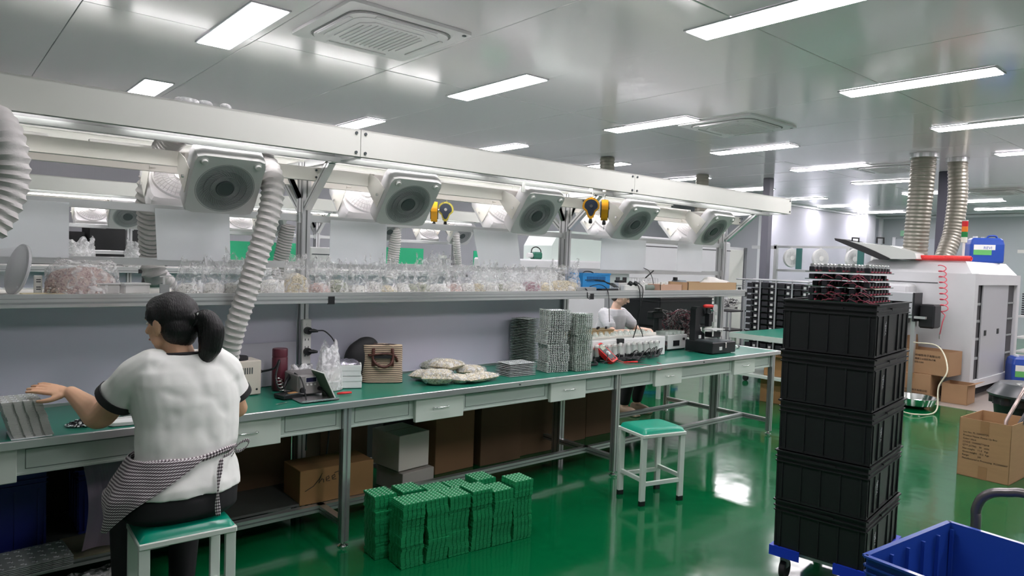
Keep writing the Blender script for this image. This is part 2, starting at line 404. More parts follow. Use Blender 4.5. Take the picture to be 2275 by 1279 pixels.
# ------------------------------------------------------------------ workbench rows
TUBEM = mat('tube_light', (1, .97, .98), .5, emit=TUBE)
def extr_post(mb, x, y, z0, z1, w_=.04, d=.08):   # slotted aluminium post
    mb.k = 0; mb.b2((x-w_/2, y-d/2, z0), (x+w_/2, y+d/2, z1))
    mb.k = 1
    for yy in ((y-d/4, y+d/4) if d > .05 else (y,)):
        mb.b2((x-w_/2-.0008, yy-.0045, z0), (x+w_/2+.0008, yy+.0045, z1))
    mb.b2((x-.0045, y-d/2-.0008, z0), (x+.0045, y+d/2+.0008, z1)); mb.k = 0
XS = (-2.70, -.48, 1.744, 3.955, 6.19)
def bench(yo, label, near=True):
    """yo = y offset of the row; the row is centred on y = 4.01+yo"""
    t = T('workbench', label, 'workbench', (0, yo, 0))
    YC = 4.01
    sides = (1, -1)
    MB().b2((XS[0], 3.385, .775), (6.255, 4.635, .80)).build('table_top', GTOP, t)
    for s in sides:
        y = YC - s*.64
        MB().b2((XS[0], y-.012, .768), (6.27, y+.006, .803), .002).build('edge_trim', ALUX, t)
    MB().b2((6.256, 3.38, .768), (6.27, 4.64, .803), .002).build('edge_trim', ALUX, t)
    e = MB()
    for x in (.95, 2.95, 5.0): e.cyl((x, 3.352, .785), (x, 3.36, .785), .006, 8)
    e.build('edge_screw', DGREY, t)['kind'] = 'stuff'
    leg = None
    for x in XS:
        for s in sides:
            m = MB(); y = YC - s*.605
            extr_post(m, x, y, .03, .768, .045, .045)
            m.build('leg', [ALU, DALU], t)
            f = MB().lathe([(.03, 0), (.03, .006), (.012, .016), (.008, .05)], (x, y, 0), 16).build('foot', CHROME, t, smooth='auto')
        m = MB(); extr_post(m, x, YC, .02, 2.13, .05, .09); m.build('post', [ALU, DALU], t)
        m = MB(); m.bar((x, YC-.59, .13), (x, YC+.59, .13), .04); m.k = 1; m.bar((x, YC-.58, .13), (x, YC+.58, .13), .0415, .008); m.build('foot_rail', [ALUX, DALU], t)
        m = MB().b2((x-.02, YC-.58, .72), (x+.02, YC+.58, .765)); m.build('cross_rail', ALUX, t)
    for s in sides:
        m = MB(); m.b2((XS[0], YC-s*.32-.02, .11), (6.19, YC-s*.32+.02, .15)); m.k = 1; m.b2((XS[0], YC-s*.32-.0208, .126), (6.19, YC-s*.32+.0208, .134)); m.build('foot_rail', [ALUX, DALU], t)
    # fascia and drawers
    for i in range(4):
        x0, x1 = XS[i]+.024, XS[i+1]-.024
        for s in sides:
            y = YC - s*.60; o = -s
            MB().b2((x0, y, .655), (x1, y-o*.02, .768)).build('fascia', GREYG, t)
            MB().b2((x0, y-o*-.003, .648), (x1, y-o*.015, .66), .002).build('fascia_lip', GREYG, t)
            if s < 0 and yo == 0: continue
            dx = {1: (-.06, 1.03), 2: (2.175, 3.255), 3: (4.39, 5.51), 0: (-2.3, -1.2)}[i]
            for d0 in dx:
                d1 = d0+.345
                dr = MB().b2((d0, y+o*.028, .628), (d1, y, .766), .003).build('drawer', DRAWER, t)
                cx = (d0+d1)/2+.0
                MB().tube(spline([(cx-.05, y+o*.026, .705), (cx-.045, y+o*.05, .705), (cx+.045, y+o*.05, .705), (cx+.05, y+o*.026, .705)], 4), .0035, 8).build('handle', CHROME, dr, smooth=True)
            fr = MB()   # pressed frames of the fascia
            segs = []
            ed = [x0]+[v for d0 in dx for v in (d0, d0+.345)]+[x1]
            for k in range(0, len(ed), 2): segs.append((ed[k]+.03, ed[k+1]-.03))
            for a, b in segs:
                if b-a < .1: continue
                for p, q in (((a, .672), (b, .675)), ((a, .752), (b, .755)), ((a, .672), (a+.003, .755)), ((b-.003, .672), (b, .755))):
                    fr.b2((p[0], y+o*.0015, p[1]), (q[0], y-o*.001, q[1]))
            fr.build('fascia_groove', mat('groove', (.16, .20, .18), .6), t)['kind'] = 'stuff'
    # partition and rails
    pm = LAV if yo == 0 else mat('green_partition', (.02, .42, .20), .4)
    xr = 3.93 if yo == 0 else 6.15
    if yo == 0:
        for i in range(3):
            MB().b2((XS[i]+.03, YC-.006, .81), (XS[i+1]-.03, YC+.006, 1.325)).build('partition_panel', pm, t)
        MB().b2((XS[0], YC-.012, .80), (3.93, YC+.012, .815)).build('partition_channel', ALUX, t)
    else:
        MB().b2((XS[0], YC-.006, .81), (6.15, YC+.006, 1.325)).build('partition_panel', LAV, t)
        for a, b in ((2.6, 3.75), (5.0, 5.62), (6.55, 7.1)):
            MB().b2((a, YC-.02, 1.46), (b, YC-.008, 1.70)).build('partition_panel', pm, t)
    # shelf
    s0 = MB()
    s0.b2((XS[0], YC-.26, 1.345), (6.23, YC+.26, 1.362)); s0.build('shelf', mat('shelf_board', (.72, .70, .66), .4), t)
    for s in sides:
        y = YC - s*.262
        m = MB(); m.b2((XS[0], y-.012, 1.305), (6.24, y+.012, 1.368), .002); m.k = 1; m.b2((XS[0], y-.0125, 1.322), (6.24, y+.0125, 1.332)); m.b2((XS[0], y-.0125, 1.346), (6.24, y+.0125, 1.349)); m.build('shelf_rail', [ALUX, mat('rail_slot', (.25, .27, .27), .5)], t)
    for x in (XS[2]+.06, XS[3]+.05, 6.235):
        MB().b2((x-.02, YC-.277, 1.30), (x+.02, YC-.26, 1.345)).build('end_cap', BLACK, t)
    # upper rails carrying hanging acrylic sheets
    for a, b in ((XS[0], XS[1]), (XS[1], XS[2]), (XS[2], XS[3]), (XS[3], XS[4])):
        for z, h in ((1.80, .04), (1.52, .04)):
            MB().b2((a+.025, YC-.015, z-h/2), (b-.025, YC+.015, z+h/2), .002).build('rail', ALUX, t)
            for xx in (a+.03, b-.03): MB().b2((xx-.012, YC-.03, z-.03), (xx+.012, YC-.014, z+.03)).build('bracket', ALUX, t)
    # overhead: covers, centre duct, beams, braces
    for s in sides:
        y = YC - s*.69
        for i in range(4):
            a, b = XS[i], XS[i+1]+(.04 if i == 3 else -.003)
            c = MB(); c.b2((a, y-.012, 2.105), (b, y+.012, 2.245)); c.b2((a, y-.012 if s > 0 else y+.012, 2.236), (b, y+s*.04, 2.245)); c.b2((a, y, 2.105), (b, y+s*.03, 2.112))
            cc = c.build('cover_panel', CREAM, t)
            if s > 0:
                bl = MB()
                for xx in (a+.025, b-.025):
                    for z in (2.125, 2.225): bl.cyl((xx, y-.018, z), (xx, y-.012, z), .008, 8)
                bl.build('bolt', DGREY, cc)['kind'] = 'stuff'
    ft = MB()
    ft.b2((6.22, YC-.69, 2.105), (6.235, YC+.69, 2.16)); ft.build('end_rail', CREAM, t)
    for i in range(4):
        MB().cyl((XS[i], YC-.39, 2.165), (XS[i+1], YC-.39, 2.165), .06, 20).build('air_duct', mat('duct_grey', (.20, .20, .20), .45), t, smooth='auto')
    for s in sides:
        y = YC - s*.20
        for i in range(4):
            a, b = XS[i], XS[i+1]
            c = MB(); c.b2((a, y-.003, 2.01), (b-.002, y+.003, 2.085)); c.b2((a, y, 2.079), (b-.002, y+s*.04, 2.085)); c.b2((a, y, 2.01), (b-.002, y+s*.04, 2.016))
            c.build('fan_beam', BEAMW, t)
        m = MB()
        for i in range(5):
            for dx in (-.018, .018):
                for z in (2.03, 2.07): m.cyl((XS[i]+dx, y-s*.010, z), (XS[i]+dx, y-s*.003, z), .006, 8)
        m.build('bolt', DGREY, t)['kind'] = 'stuff'
        m = MB(); m.b2((XS[0], YC-s*.50-.015, 2.09), (6.2, YC-s*.50+.015, 2.115)); m.build('light_rail', ALUX, t)
        for x in XS:
            m = MB(); m.k = 0
            m.bar((x, YC-s*.05, 1.86), (x, YC-s*.36, 2.11), .04); m.bar((x, YC-s*.04, 2.12), (x, YC-s*.67, 2.12), .04)
            m.k = 1; m.bar((x, YC-s*.05, 1.86), (x, YC-s*.36, 2.11), .0415, .007)
            m.build('brace', [ALUX, DALU], t)
        for x in XS:
            for s2 in (-1, 1):
                if (x, s2) == (XS[-1], 1) or (x, s2) == (XS[0], -1): continue
                MB().bar((x+s2*.03, YC, 1.92), (x+s2*.12, YC, 2.10), .025).build('brace', ALUX, t)
        for i in range(4):
            for k in range(2):
                a = XS[i]+.05+k*1.10; ty, tz = (.52, 2.16) if s > 0 else (-.29, 2.125)
                f = MB().b2((a, YC-ty-.018, tz), (a+.92, YC-ty+.018, tz+.035), .003).build('tube_light', WHITE, t)
                if s > 0: MB().b2((a, YC-ty-.030, tz-.032), (a+.92, YC-ty-.026, tz+.04)).b2((a, YC-ty-.030, tz+.035), (a+.92, YC-ty+.02, tz+.04)).build('added_skirt', WHITE, f)  # added skirt, blocks the tube from mirroring in the ceiling
                MB().cyl((a+.02, YC-ty, tz-.010), (a+.90, YC-ty, tz-.010), .013, 10).build('tube', TUBEM, f, smooth='auto')
    return t
b1 = bench(0, 'long green-topped workbench with grey-green drawers, bag-filled shelf and overhead frame in front')
b2 = bench(4.66, 'second long workbench seen behind the front one, with green partition panels')
tag(b1, group='workbench rows'); tag(b2, group='workbench rows')
# acrylic sheets hanging between the rails
for i, (a, b, sk, lab) in enumerate(((-.45, .54, 0, 'white translucent sheet between the rails at the far left edge'), (.92, 1.30, .01, 'white translucent sheet between the rails under the nearest box fan'),
        (1.905, 2.30, 0, 'white translucent sheet between the rails right of the near post'), (3.0, 3.42, .05, 'slanted white translucent sheet left of the second post'),
        (4.36, 4.95, .0, 'white translucent sheet above the blue tray right of the second post'), (5.42, 5.82, .0, 'narrow white translucent sheet nearest the end post'))):
    m = MB(); m.add([(a, 3.985, 1.80), (b, 3.985, 1.80), (b+sk, 3.985, 1.53), (a+sk*1.5, 3.985, 1.53), (a, 3.982, 1.80), (b, 3.982, 1.80), (b+sk, 3.982, 1.53), (a+sk*1.5, 3.982, 1.53)],
        [(0, 1, 2, 3), (4, 7, 6, 5), (0, 4, 5, 1), (1, 5, 6, 2), (2, 6, 7, 3), (3, 7, 4, 0)])
    o = m.build('acrylic_sheet', SHEET); tag(o, lab, 'sheet', 'translucent sheets over the shelf')
# ------------------------------------------------------------------ box fans clipped to the beams
GRILL = mat('fan_grille_dark', (.30, .31, .32), .35); HOLE = mat('fan_hole', (.04, .042, .045), .6); BLADE = mat('fan_blade', (.30, .31, .32), .35)
def make_fan(label):
    t = T('box_fan', label, 'fan', (0, 0, 0), 0, 'box fans clipped over the benches')
    H = .175; RH = .138
    # shell: front plate with a round opening, rim, tapered back
    m = MB(); n = 48; out = []
    for k in range(n):
        a = 2*PI*k/n; c, s = math.cos(a), math.sin(a); q = 1/max(abs(c), abs(s))
        r = H*q; cr = .035
        x, y = c*r, s*r     # rounded square corner
        if abs(x) > H-cr and abs(y) > H-cr:
            cx, cy = math.copysign(H-cr, x), math.copysign(H-cr, y); d = math.hypot(x-cx, y-cy) or 1; x, y = cx+(x-cx)/d*cr, cy+(y-cy)/d*cr
        out.append((x, y))
    ringz = [([(x*.93, y*.93) for x, y in out], -.115), (out, -.095), (out, -.012), ([(x*.97, y*.97) for x, y in out], 0.0), ([(RH*math.cos(2*PI*k/n), RH*math.sin(2*PI*k/n)-.012) for k in range(n)], 0.0), ([(RH*.985*math.cos(2*PI*k/n), RH*.985*math.sin(2*PI*k/n)-.012) for k in range(n)], -.03)]
    ringz.insert(0, ([(.147*math.cos(2*PI*k/n), .147*math.sin(2*PI*k/n)-.006) for k in range(n)], -.116)); vs = []; fs = []
    for rg, z in ringz: vs += [(x, y, z) for x, y in rg]
    for i in range(len(ringz)-1):
        for k in range(n): fs.append((i*n+k, i*n+(k+1) % n, (i+1)*n+(k+1) % n, (i+1)*n+k))
    m.add(vs, fs); m.build('shell', FANW, t, smooth='auto')
    C = Vector((0, -.012, 0))
    MB().lathe([(.136, -.088), (.136, -.03), (.132, -.03), (.132, -.086)], C, 32).build('duct_ring', HOLE, t, smooth='auto')
    g = MB()   # spiral guard
    for k in range(44):
        a0 = 2*PI*k/44; pts = []
        for j in range(6):
            r = .042+(.134-.042)*j/5; a = a0+1.05*(j/5)**.8; pts.append(C+Vector((r*math.cos(a), r*math.sin(a), -.004+.004*math.sin(PI*j/5))))
        g.tube(pts, .0017, 4, False)
    gg = g.build('front_guard', GRILL, t); gg['kind'] = 'stuff'
    MB().lathe([(.128, -.006), (.137, -.001), (.143, .001), (.145, -.002)], C, 40).build('guard_ring', GRILL, t, smooth='auto')
    for rr in (.072, .104): MB().lathe([(rr-.0015, -.006), (rr, .003), (rr+.0015, -.006)], C, 40).build('guard_hoop', GRILL, t, smooth='auto')
    MB().lathe([(.046, -.008), (.046, .003), (.041, .006), (.039, .004), (.0, .005)], C, 28).build('hub', DGREY, t, smooth='auto')
    b = MB()
    for k in range(5):
        def fn(u, v, k=k):
            a = 2*PI*k/5+u*.95+v*.35; r = .035+.09*v; return C+Vector((r*math.cos(a), r*math.sin(a), -.025-.035*u))
        b.grid(fn, 6, 5)
    b.build('blades', BLADE, t, smooth=True)['kind'] = 'stuff'
    for sx in (-1, 1):
        MB().lathe([(.021, 0), (.021, .003), (.015, .006), (.014, .018), (.011, .020), (0, .020)], (sx*.128, .138, 0), 18).build('knob', LGREY, t, smooth='auto')
    # rear dome guard
    d = MB()
    for k in range(36):
        a = 2*PI*k/36; pts = [C+Vector((r*math.cos(a), r*math.sin(a), z)) for r, z in ((.03, -.158), (.07, -.154), (.11, -.143), (.135, -.122), (.14, -.112))]; d.tube(pts, .0022, 4, False)
    for r, z in ((.07, -.154), (.10, -.147), (.125, -.132)):
        d.tube([C+Vector((r*math.cos(2*PI*k/32), r*math.sin(2*PI*k/32), z)) for k in range(33)], .002, 4, False)
    d.lathe([(.0, -.164), (.035, -.162), (.038, -.150)], C, 20)
    d.build('rear_guard', FANW, t)['kind'] = 'stuff'
    MB().lathe([(.150, -.1155), (.146, -.128), (.138, -.128), (.138, -.114)], C, 40).build('rear_ring', FANW, t, smooth='auto')
    for sx in (-1, 1):     # mounting ears that rise to the beam
        e = MB(); e.prism([(-.075, -.03), (.065, -.03), (.060, -.13), (.025, -.235), (-.055, -.235), (-.070, -.13)], 0, .003, frame4((0, 1, 0), (0, 0, 1), (1, 0, 0), (sx*.1785, 0, 0)))
        e.build('mounting_plate', BEAMW, t)
        e = MB().b2((sx*.18-.03*(sx > 0), -.055, -.237), (sx*.18+.03*(sx < 0), .025, -.233)); e.build('mounting_lug', BEAMW, t)
        MB().cyl((sx*.186, 0, -.06), (sx*.196, 0, -.06), .009, 10).build('clamp_screw', CHROME, t)
    return t
def fan_rot(s, yaw=0, tilt=0):      # s=+1 faces the viewer's side, -1 the far side
    a = math.atan2(.633, .774)+tilt
    u = Vector((0, -math.sin(a), math.cos(a))); n = Vector((0, -math.cos(a), -math.sin(a)))
    M = Matrix((Vector((1, 0, 0)), u, n)).transposed()
    if s < 0: M = Matrix.Rotation(PI, 3, 'Z') @ M
    return Matrix.Rotation(yaw, 3, 'Z') @ M
fan0 = make_fan('')
FX = [(.08, 'grey-white box fan cut off by the left edge of the picture', .0), (1.16, 'largest grey-white box fan, nearest the camera above the seated woman', 0),
      (2.235, 'grey-white box fan just right of the near post', .02), (3.29, 'grey-white box fan just left of the second post', -.03), (4.36, 'grey-white box fan right of the yellow tool balancer', .05), (5.46, 'grey-white box fan at the far end of the front beam', .03)]
ctr = Vector((0, 3.615, 1.912))
first = True
for x, lab, tl in FX:
    f = fan0 if first else dup(fan0)
    first = False
    f.location = (x, ctr.y, ctr.z); f.rotation_euler = fan_rot(1, R0.uniform(-.03, .03), tl).to_euler(); tag(f, lab)
for px, lab in ((388, 'box fan seen from behind its grille, left of the nearest fan'), (792, 'box fan seen from behind, between the near post and the next fan'), (1098, 'box fan seen from behind, left of the third front fan'), (1322, 'box fan seen from behind, below the yellow tool balancers'), (1500, 'box fan seen from behind near the end post')):
    p = at(px, 455, y=4.42); f = dup(fan0, (p.x, 8.02-3.615, 1.912), label=lab); f.rotation_euler = fan_rot(-1, R0.uniform(-.04, .04), .06).to_euler()
for k, (px, lab) in enumerate(((285, 'small distant box fan seen between the two left sheets'), (604, 'small distant box fan just left of the near post'), (868, 'small distant box fan below the second front fan'), (1030, 'small distant box fan left of the slanted sheet'))):
    p = at(px, 485, y=8.27); f = dup(fan0, (p.x, 8.275, 1.912), label=lab); f.rotation_euler = fan_rot(1, 0, 0).to_euler()
for k, (px, lab) in enumerate(((200, 'distant box fan seen from behind at the far left'), (528, 'distant box fan seen from behind above the green panel'), (942, 'distant box fan seen from behind above the bags'))):
    p = at(px, 490, y=9.06); f = dup(fan0, (p.x, 9.06, 1.912), label=lab); f.rotation_euler = fan_rot(-1, 0, 0).to_euler()

# ------------------------------------------------------------------ flexible exhaust hoses
HOSE = mat('fabric_hose', (.60, .58, .57), .6, bump=.1, bscale=90); HOSED = mat('fabric_hose_dark', (.36, .35, .34), .6, bump=.1, bscale=90)
def hose(pts, r, label, m, pitch=.034, taper=1.0, group='flexible exhaust hoses'):
    sp = resample(spline(pts, 14), pitch/4); mb = MB(); N = len(sp); rad = []
    for i in range(N):
        ph = i % 4; rad.append(r*(1.0, .90, .84, .95)[ph]*(1+(taper-1)*i/N)*(1+.03*noise.noise(Vector((i*.3, 1, 1)))))
    # each ring leans so that the ribs run as a spiral
    fr = None; vs = []; fs = []; n = 20
    for i, p in enumerate(sp):
        t = (sp[min(i+1, N-1)]-sp[max(i-1, 0)]).normalized()
        if fr is None: fr = t.cross(Vector((0, 1, 0))).normalized()
        fr = (fr-t*fr.dot(t)).normalized(); g = t.cross(fr)
        for k in range(n):
            a = 2*PI*k/n; ph = (i/4+k/n) % 1.0; rr = r*(.84+.16*abs(2*ph-1)**1.6)*(1+(taper-1)*i/N)*(1+.02*noise.noise(Vector((i*.4, k*.5, 1))))
            vs.append(p+fr*(rr*math.cos(a))+g*(rr*math.sin(a)))
    for i in range(N-1):
        for k in range(n): fs.append((i*n+k, i*n+(k+1) % n, (i+1)*n+(k+1) % n, (i+1)*n+k))
    mb.add(vs, fs); o = mb.build('exhaust_hose', m, smooth='auto'); return tag(o, label, 'hose', group)
A = at
hose([A(495, 295, y=3.95), A(545, 325, y=3.85), A(590, 365, y=3.72), A(606, 420, y=3.62), A(592, 500, y=3.60), A(566, 590, y=3.62), A(545, 660, y=3.64), A(522, 730, y=3.68), A(508, 790, y=3.74), A(507, 822, y=3.80)], .066, 'pale ribbed flexible hose running down from the overhead duct beside the nearest fan', HOSE, taper=.86)
hose([A(-45, 250, y=3.4), A(-8, 275, y=3.3), A(16, 330, y=3.25), A(20, 400, y=3.25), A(0, 460, y=3.25), A(-36, 515, y=3.25)], .072, 'pale ribbed flexible hose curling at the left picture edge', HOSE)
hose([A(392, 296, y=4.1), A(372, 325, y=4.25), A(345, 380, y=4.45), A(332, 430, y=4.5), A(335, 500, y=4.6), A(338, 560, y=4.7), A(345, 610, y=4.7), A(372, 640, y=4.75)], .075, 'darker grey ribbed hose hanging behind the nearest fan', HOSED)
hose([A(640, 500, y=8.3), A(632, 540, y=8.35), A(622, 590, y=8.4), A(615, 640, y=8.4)], .10, 'distant ribbed hose just left of the near post', HOSED)
hose([A(876, 495, y=8.3), A(878, 530, y=8.35), A(874, 570, y=8.4), A(870, 620, y=8.4)], .09, 'distant ribbed hose below the second front fan', HOSE)
hose([A(1012, 500, y=8.3), A(1014, 540, y=8.3), A(1018, 590, y=8.4)], .06, 'thin distant ribbed hose left of the slanted sheet', HOSE)

# ------------------------------------------------------------------ spring tool balancers hanging on the light rail
YEL = mat('yellow_plastic', (.80, .38, .015), .35); NAVY = mat('balancer_disc', (.02, .03, .05), .4)
def balancer(pos, rz, label, m, sc=1):
    t = T('tool_balancer', label, 'balancer', pos, rz, 'hanging tool balancers')
    a = MB(); pr = []
    for k in range(24):
        an = 2*PI*k/24; r = .062; x, y = r*math.cos(an), r*math.sin(an)
        if y < -.02: x *= .62; y = y*1.65+.01
        pr.append((x, y))
    M = Matrix.Rotation(PI/2, 4, 'X')
    a.prism(pr, -.024, .024, M); bd = a.build('body', m, t, smooth='auto')
    MB().prism([(x*.78, y*.78) for x, y in pr], .0245, .030, M).prism([(x*.78, y*.78) for x, y in pr], -.030, -.0245, M).build('label_disc', NAVY, t)
    MB().cyl((0, .03, .0), (0, -.036, 0), .012, 14).build('centre_screw', CHROME, t)
    MB().tube([(0, 0, .062), (.012, 0, .075), (.008, 0, .095), (-.006, 0, .10), (-.010, 0, .088)], .004, 8).build('hook', CHROME, t, smooth=True)
    MB().lathe([(.012, -.125), (.014, -.11), (.010, -.09)], (0, 0, 0), 12).build('rope_stop', BLACK, t)
    MB().tube([(0, 0, -.125), (0, 0, -.14), (.008, 0, -.15), (0, 0, -.158), (-.008, 0, -.150)], .0018, 6).build('cable', CHROME, t)
    for sx in (-1, 1): MB().cyl((sx*.02, -.026, .052), (sx*.02, -.0235, .052), .003, 8).cyl((sx*.02, -.026, -.08), (sx*.02, -.0235, -.08), .003, 8).build('rivet', BLACK, t)
    t.scale = (sc,)*3
    return t
p = A(1313, 458, y=3.50); balancer(p, -.78, 'yellow tool balancer with dark dial, hanging right of the second post', YEL)
p = A(1343, 462, y=3.50); balancer(p, .80, 'yellow tool balancer seen edge-on, beside the one with the dark dial', YEL)
OLV = mat('olive_plastic', (.42, .36, .05), .4)
p = A(990, 466, y=4.5); balancer(p, -.60, 'dark olive tool balancer farther back, right of the second front fan', OLV)
p = A(965, 466, y=4.45); balancer(p, .95, 'dark tool balancer half hidden behind the second front fan', YEL)
m = MB()
for px in (1313, 1343, 1162):
    q = A(px, 420, y=3.50); m.cyl((q.x, 3.50, q.z-.02), (q.x, 3.50, q.z+.04), .013, 10)
    o = m.build('rail_hook', WHITE); tag(o, {1313: 'white plastic hook above the dialled balancer', 1343: 'white plastic hook above the edge-on balancer', 1162: 'white plastic hook on the rail above the third fan'}[px], 'hook', 'white rail hooks'); m = MB()
# ------------------------------------------------------------------ stacks of circuit boards
PCBG = mat('board_green', (.010, .24, .085), .42); PCBD = mat('board_green_dark', (.006, .075, .03), .5)
PCBS = mat('board_grey_green', (.27, .35, .30), .5, var=.1); PCBW = mat('board_pale', (.42, .46, .45), .5, var=.1)
PAD = mat('solder_pad', (.45, .62, .50), .35, .3); PADW = mat('solder_pad_pale', (.80, .82, .85), .4); CHIP = mat('chip_black', (.02, .02, .025), .4)
def notched(hx, hy, nx, ny, d=.004, w_=.004):
    o = []
    def side(a, b, n, nrm):
        a = Vector(a); b = Vector(b); L = (b-a).length; u = (b-a)/L; nr = Vector(nrm); r = [a]
        for k in range(1, n):
            c = a+u*(L*k/n); r += [c-u*w_, c-u*w_+nr*d, c+u*w_+nr*d, c+u*w_]
        return r
    o += side((-hx, -hy), (hx, -hy), nx, (0, 1)); o += side((hx, -hy), (hx, hy), ny, (-1, 0)); o += side((hx, hy), (-hx, hy), nx, (0, -1)); o += side((-hx, hy), (-hx, -hy), ny, (1, 0))
    return [(p.x, p.y) for p in o]
def board_top(mb, hx, hy, nx, ny, z, k1=0, k2=1):      # cells with pads
    for i in range(nx):
        for j in range(ny):
            cx = -hx+hx*2*(i+.5)/nx; cy = -hy+hy*2*(j+.5)/ny
            mb.k = k1; mb.box((cx-.004, cy+.003, z+.0008), (.013, .007, .0016))
            mb.box((cx+.006, cy-.006, z+.0012), (.006, .010, .0024))
            mb.k = k2; mb.box((cx+.004, cy+.006, z+.0008), (.005, .004, .0016))
    mb.k = 0
PADE = mat('edge_parts', (.50, .55, .50), .5)
def stack(pos, rz, hx, hy, n, pitch, th, nx, ny, m, label, group, teeth=None, wob=.004, name='circuit_board', seg=None, lean=(0, 0), top=None, notch=.004):
    """n loose boards one above the other; each is an object"""
    me = None; rg = random.Random(hash(label) % 9999 if False else len(label)*31+n)
    x = y = 0; c, s = math.cos(rz), math.sin(rz)
    for i in range(n):
        x += rg.gauss(0, wob*.35); y += rg.gauss(0, wob*.35); x *= .9; y *= .9
        if seg and i in seg: x += seg[i][0]; y += seg[i][1]
        dx = x+lean[0]*i/n; dy = y+lean[1]*i/n
        if me is None:
            b0 = MB().prism(notched(hx, hy, nx, ny, notch, notch*.8), 0, th); b0.k = 1
            if teeth:
                for q in range(teeth[0]): b0.box((-hx+.004, -hy+hy*2*(q+.5)/teeth[0], th+(pitch-th)*.42), (.010, .012, (pitch-th)*.84))
                for q in range(teeth[1]): b0.box((-hx+hx*2*(q+.5)/teeth[1], -hy+.006, th+(pitch-th)*.35), (.007, .008, (pitch-th)*.7))
            o = b0.build(name, m); me = o
        else: o = twin(me)
        o.location = (pos[0]+dx*c-dy*s, pos[1]+dx*s+dy*c, pos[2]+i*pitch); o.rotation_euler = (0, 0, rz+rg.gauss(0, .006))
        tag(o, label, 'circuit board', group)
    if top:
        tb = MB(); board_top(tb, hx, hy, nx, ny, th); tb.build('components', [top, CHIP], o)['kind'] = 'stuff'
    return o
TZ = .8035
# grey-green populated boards on the bench
stack((3.455, 3.90, TZ), .30, .080, .075, 30, .0120, .0030, 5, 5, [PCBS, PCBD], 'grey-green circuit board in the leftmost tall stack on the bench', 'boards in the left tall stack', lean=(.0, .0), top=PADW, wob=.002)
stack((3.455, 3.585, TZ), -.18, .090, .072, 36, .0124, .0034, 5, 4, [PCBW, PADE], 'pale circuit board in the middle and tallest stack on the bench', 'boards in the middle tall stack', seg={6: (.012, 0), 16: (-.018, .004), 24: (.014, -.004)}, top=PADW, notch=.006, teeth=(6, 9))
stack((3.66, 3.53, TZ), -.12, .072, .070, 34, .0124, .0030, 5, 4, [PCBS, PADE], 'grey circuit board in the right tall stack beside the red meter', 'boards in the right tall stack', seg={10: (.01, 0), 21: (-.012, 0)}, top=PADW, notch=.005, teeth=(5, 8))
stack((3.12, 3.60, TZ), -.02, .115, .08, 8, .0105, .0030, 6, 4, [PCBW, PADE], 'pale circuit board in the low fanned stack on the bench edge', 'boards in the low fanned stack', lean=(.03, .03), top=PADW, wob=.008)
# tall bundle near the seated woman's hand
stack((.340, 3.485, TZ), .05, .068, .085, 26, .0058, .0052, 4, 4, mat('board_edge_grey', (.42, .44, .41), .6, var=.12), 'grey panel of boards in the block beside the woman\'s hand', 'panels in the block by the hand', lean=(-.045, .0), wob=.002, seg={13: (.004, 0)}, top=PADW, notch=.006)
m = MB().b2((-.07, -.085, 0), (.07, .085, .002)); o = m.build('circuit_board', PADW, loc=(.335, 3.475, .8015), rz=.02)
tag(o, 'white board lying flat under the block of grey panels', 'circuit board')

# ------------------------------------------------------------------ green board stacks on the floor
GR = 'green boards stacked on the floor'
gm = None
front = [(909, 1100), (1003, 1075), (1080, 1052), (1133, 1042), (1180, 1035)]
names_f = ['nearest', 'second', 'third', 'fourth', 'fifth', 'farthest']
u = Vector((.995, .035)); v = Vector((-.035, .995))
def gpos(row, k): return Vector((1.852+.064+.138*k, 3.030-.0125*k)) if row == 0 else Vector((1.800+.064+.158*k, 3.205-.010*k))
ex = []; g0 = None; rg = random.Random(5)
for row in (0, 1):
    for k in range(6-row):
        px = gpos(row, k); nb = 48; pitch = .0081; x = y = 0
        htop = (.0, .004, -.004, .0, -.022, .012)[k] if row == 0 else (0, .004, -.02, -.03, -.016)[k]
        nb = int((.334+htop)/pitch); cut = nb-8; lab = 'green circuit board in the %s stack of the %s floor row' % (names_f[k], ('front', 'rear')[row])
        rest = MB() if cut > 0 else None
        poly = notched(.0635, .068, 5, 4, .004, .0035)
        for i in range(nb):
            x += rg.gauss(0, .0016); y += rg.gauss(0, .0016); x *= .93; y *= .93
            if i in (14+k % 3, 31): x += rg.uniform(-.008, .008); y += rg.uniform(-.008, .008)
            X, Y, Z = px.x+x, px.y+y, i*pitch+.002; rz = -.07+rg.gauss(0, .008)
            if i < cut:
                rest.prism(poly, 0, .0072, Matrix.Translation((X, Y, Z)) @ Matrix.Rotation(rz, 4, 'Z'))
            else:
                if g0 is None: g0 = MB().prism(poly, 0, .0072).build('circuit_board', PCBG); o = g0
                else: o = twin(g0)
                o.location = (X, Y, Z); o.rotation_euler = (0, 0, rz); tag(o, lab, 'circuit board', '%s: %s stack, %s row' % (GR, names_f[k], ('front', 'rear')[row]))
        tb = MB()
        for i2 in range(5):
            for j2 in range(6):
                cx = -.0635+.127*(i2+.5)/5; cy = -.068+.136*(j2+.5)/6
                tb.k = 0; tb.box((cx, cy+.004, .0082), (.012, .0045, .0022)); tb.box((cx-.006, cy-.004, .0082), (.004, .008, .0022)); tb.k = 1; tb.box((cx+.006, cy-.003, .0078), (.007, .006, .0014))
        tb.build('solder_pads', [PAD, PCBD], o)['kind'] = 'stuff'
        ex.append(rest)
al = MB()
for r_ in ex: al.add(r_.v, r_.f)
tag(al.build('circuit_boards', PCBG), 'lower layers of the green circuit board stacks standing on the floor', 'circuit boards', GR, 'stuff')

# ------------------------------------------------------------------ things on the bench
def rot2(x, y, a): return (x*math.cos(a)-y*math.sin(a), x*math.sin(a)+y*math.cos(a))
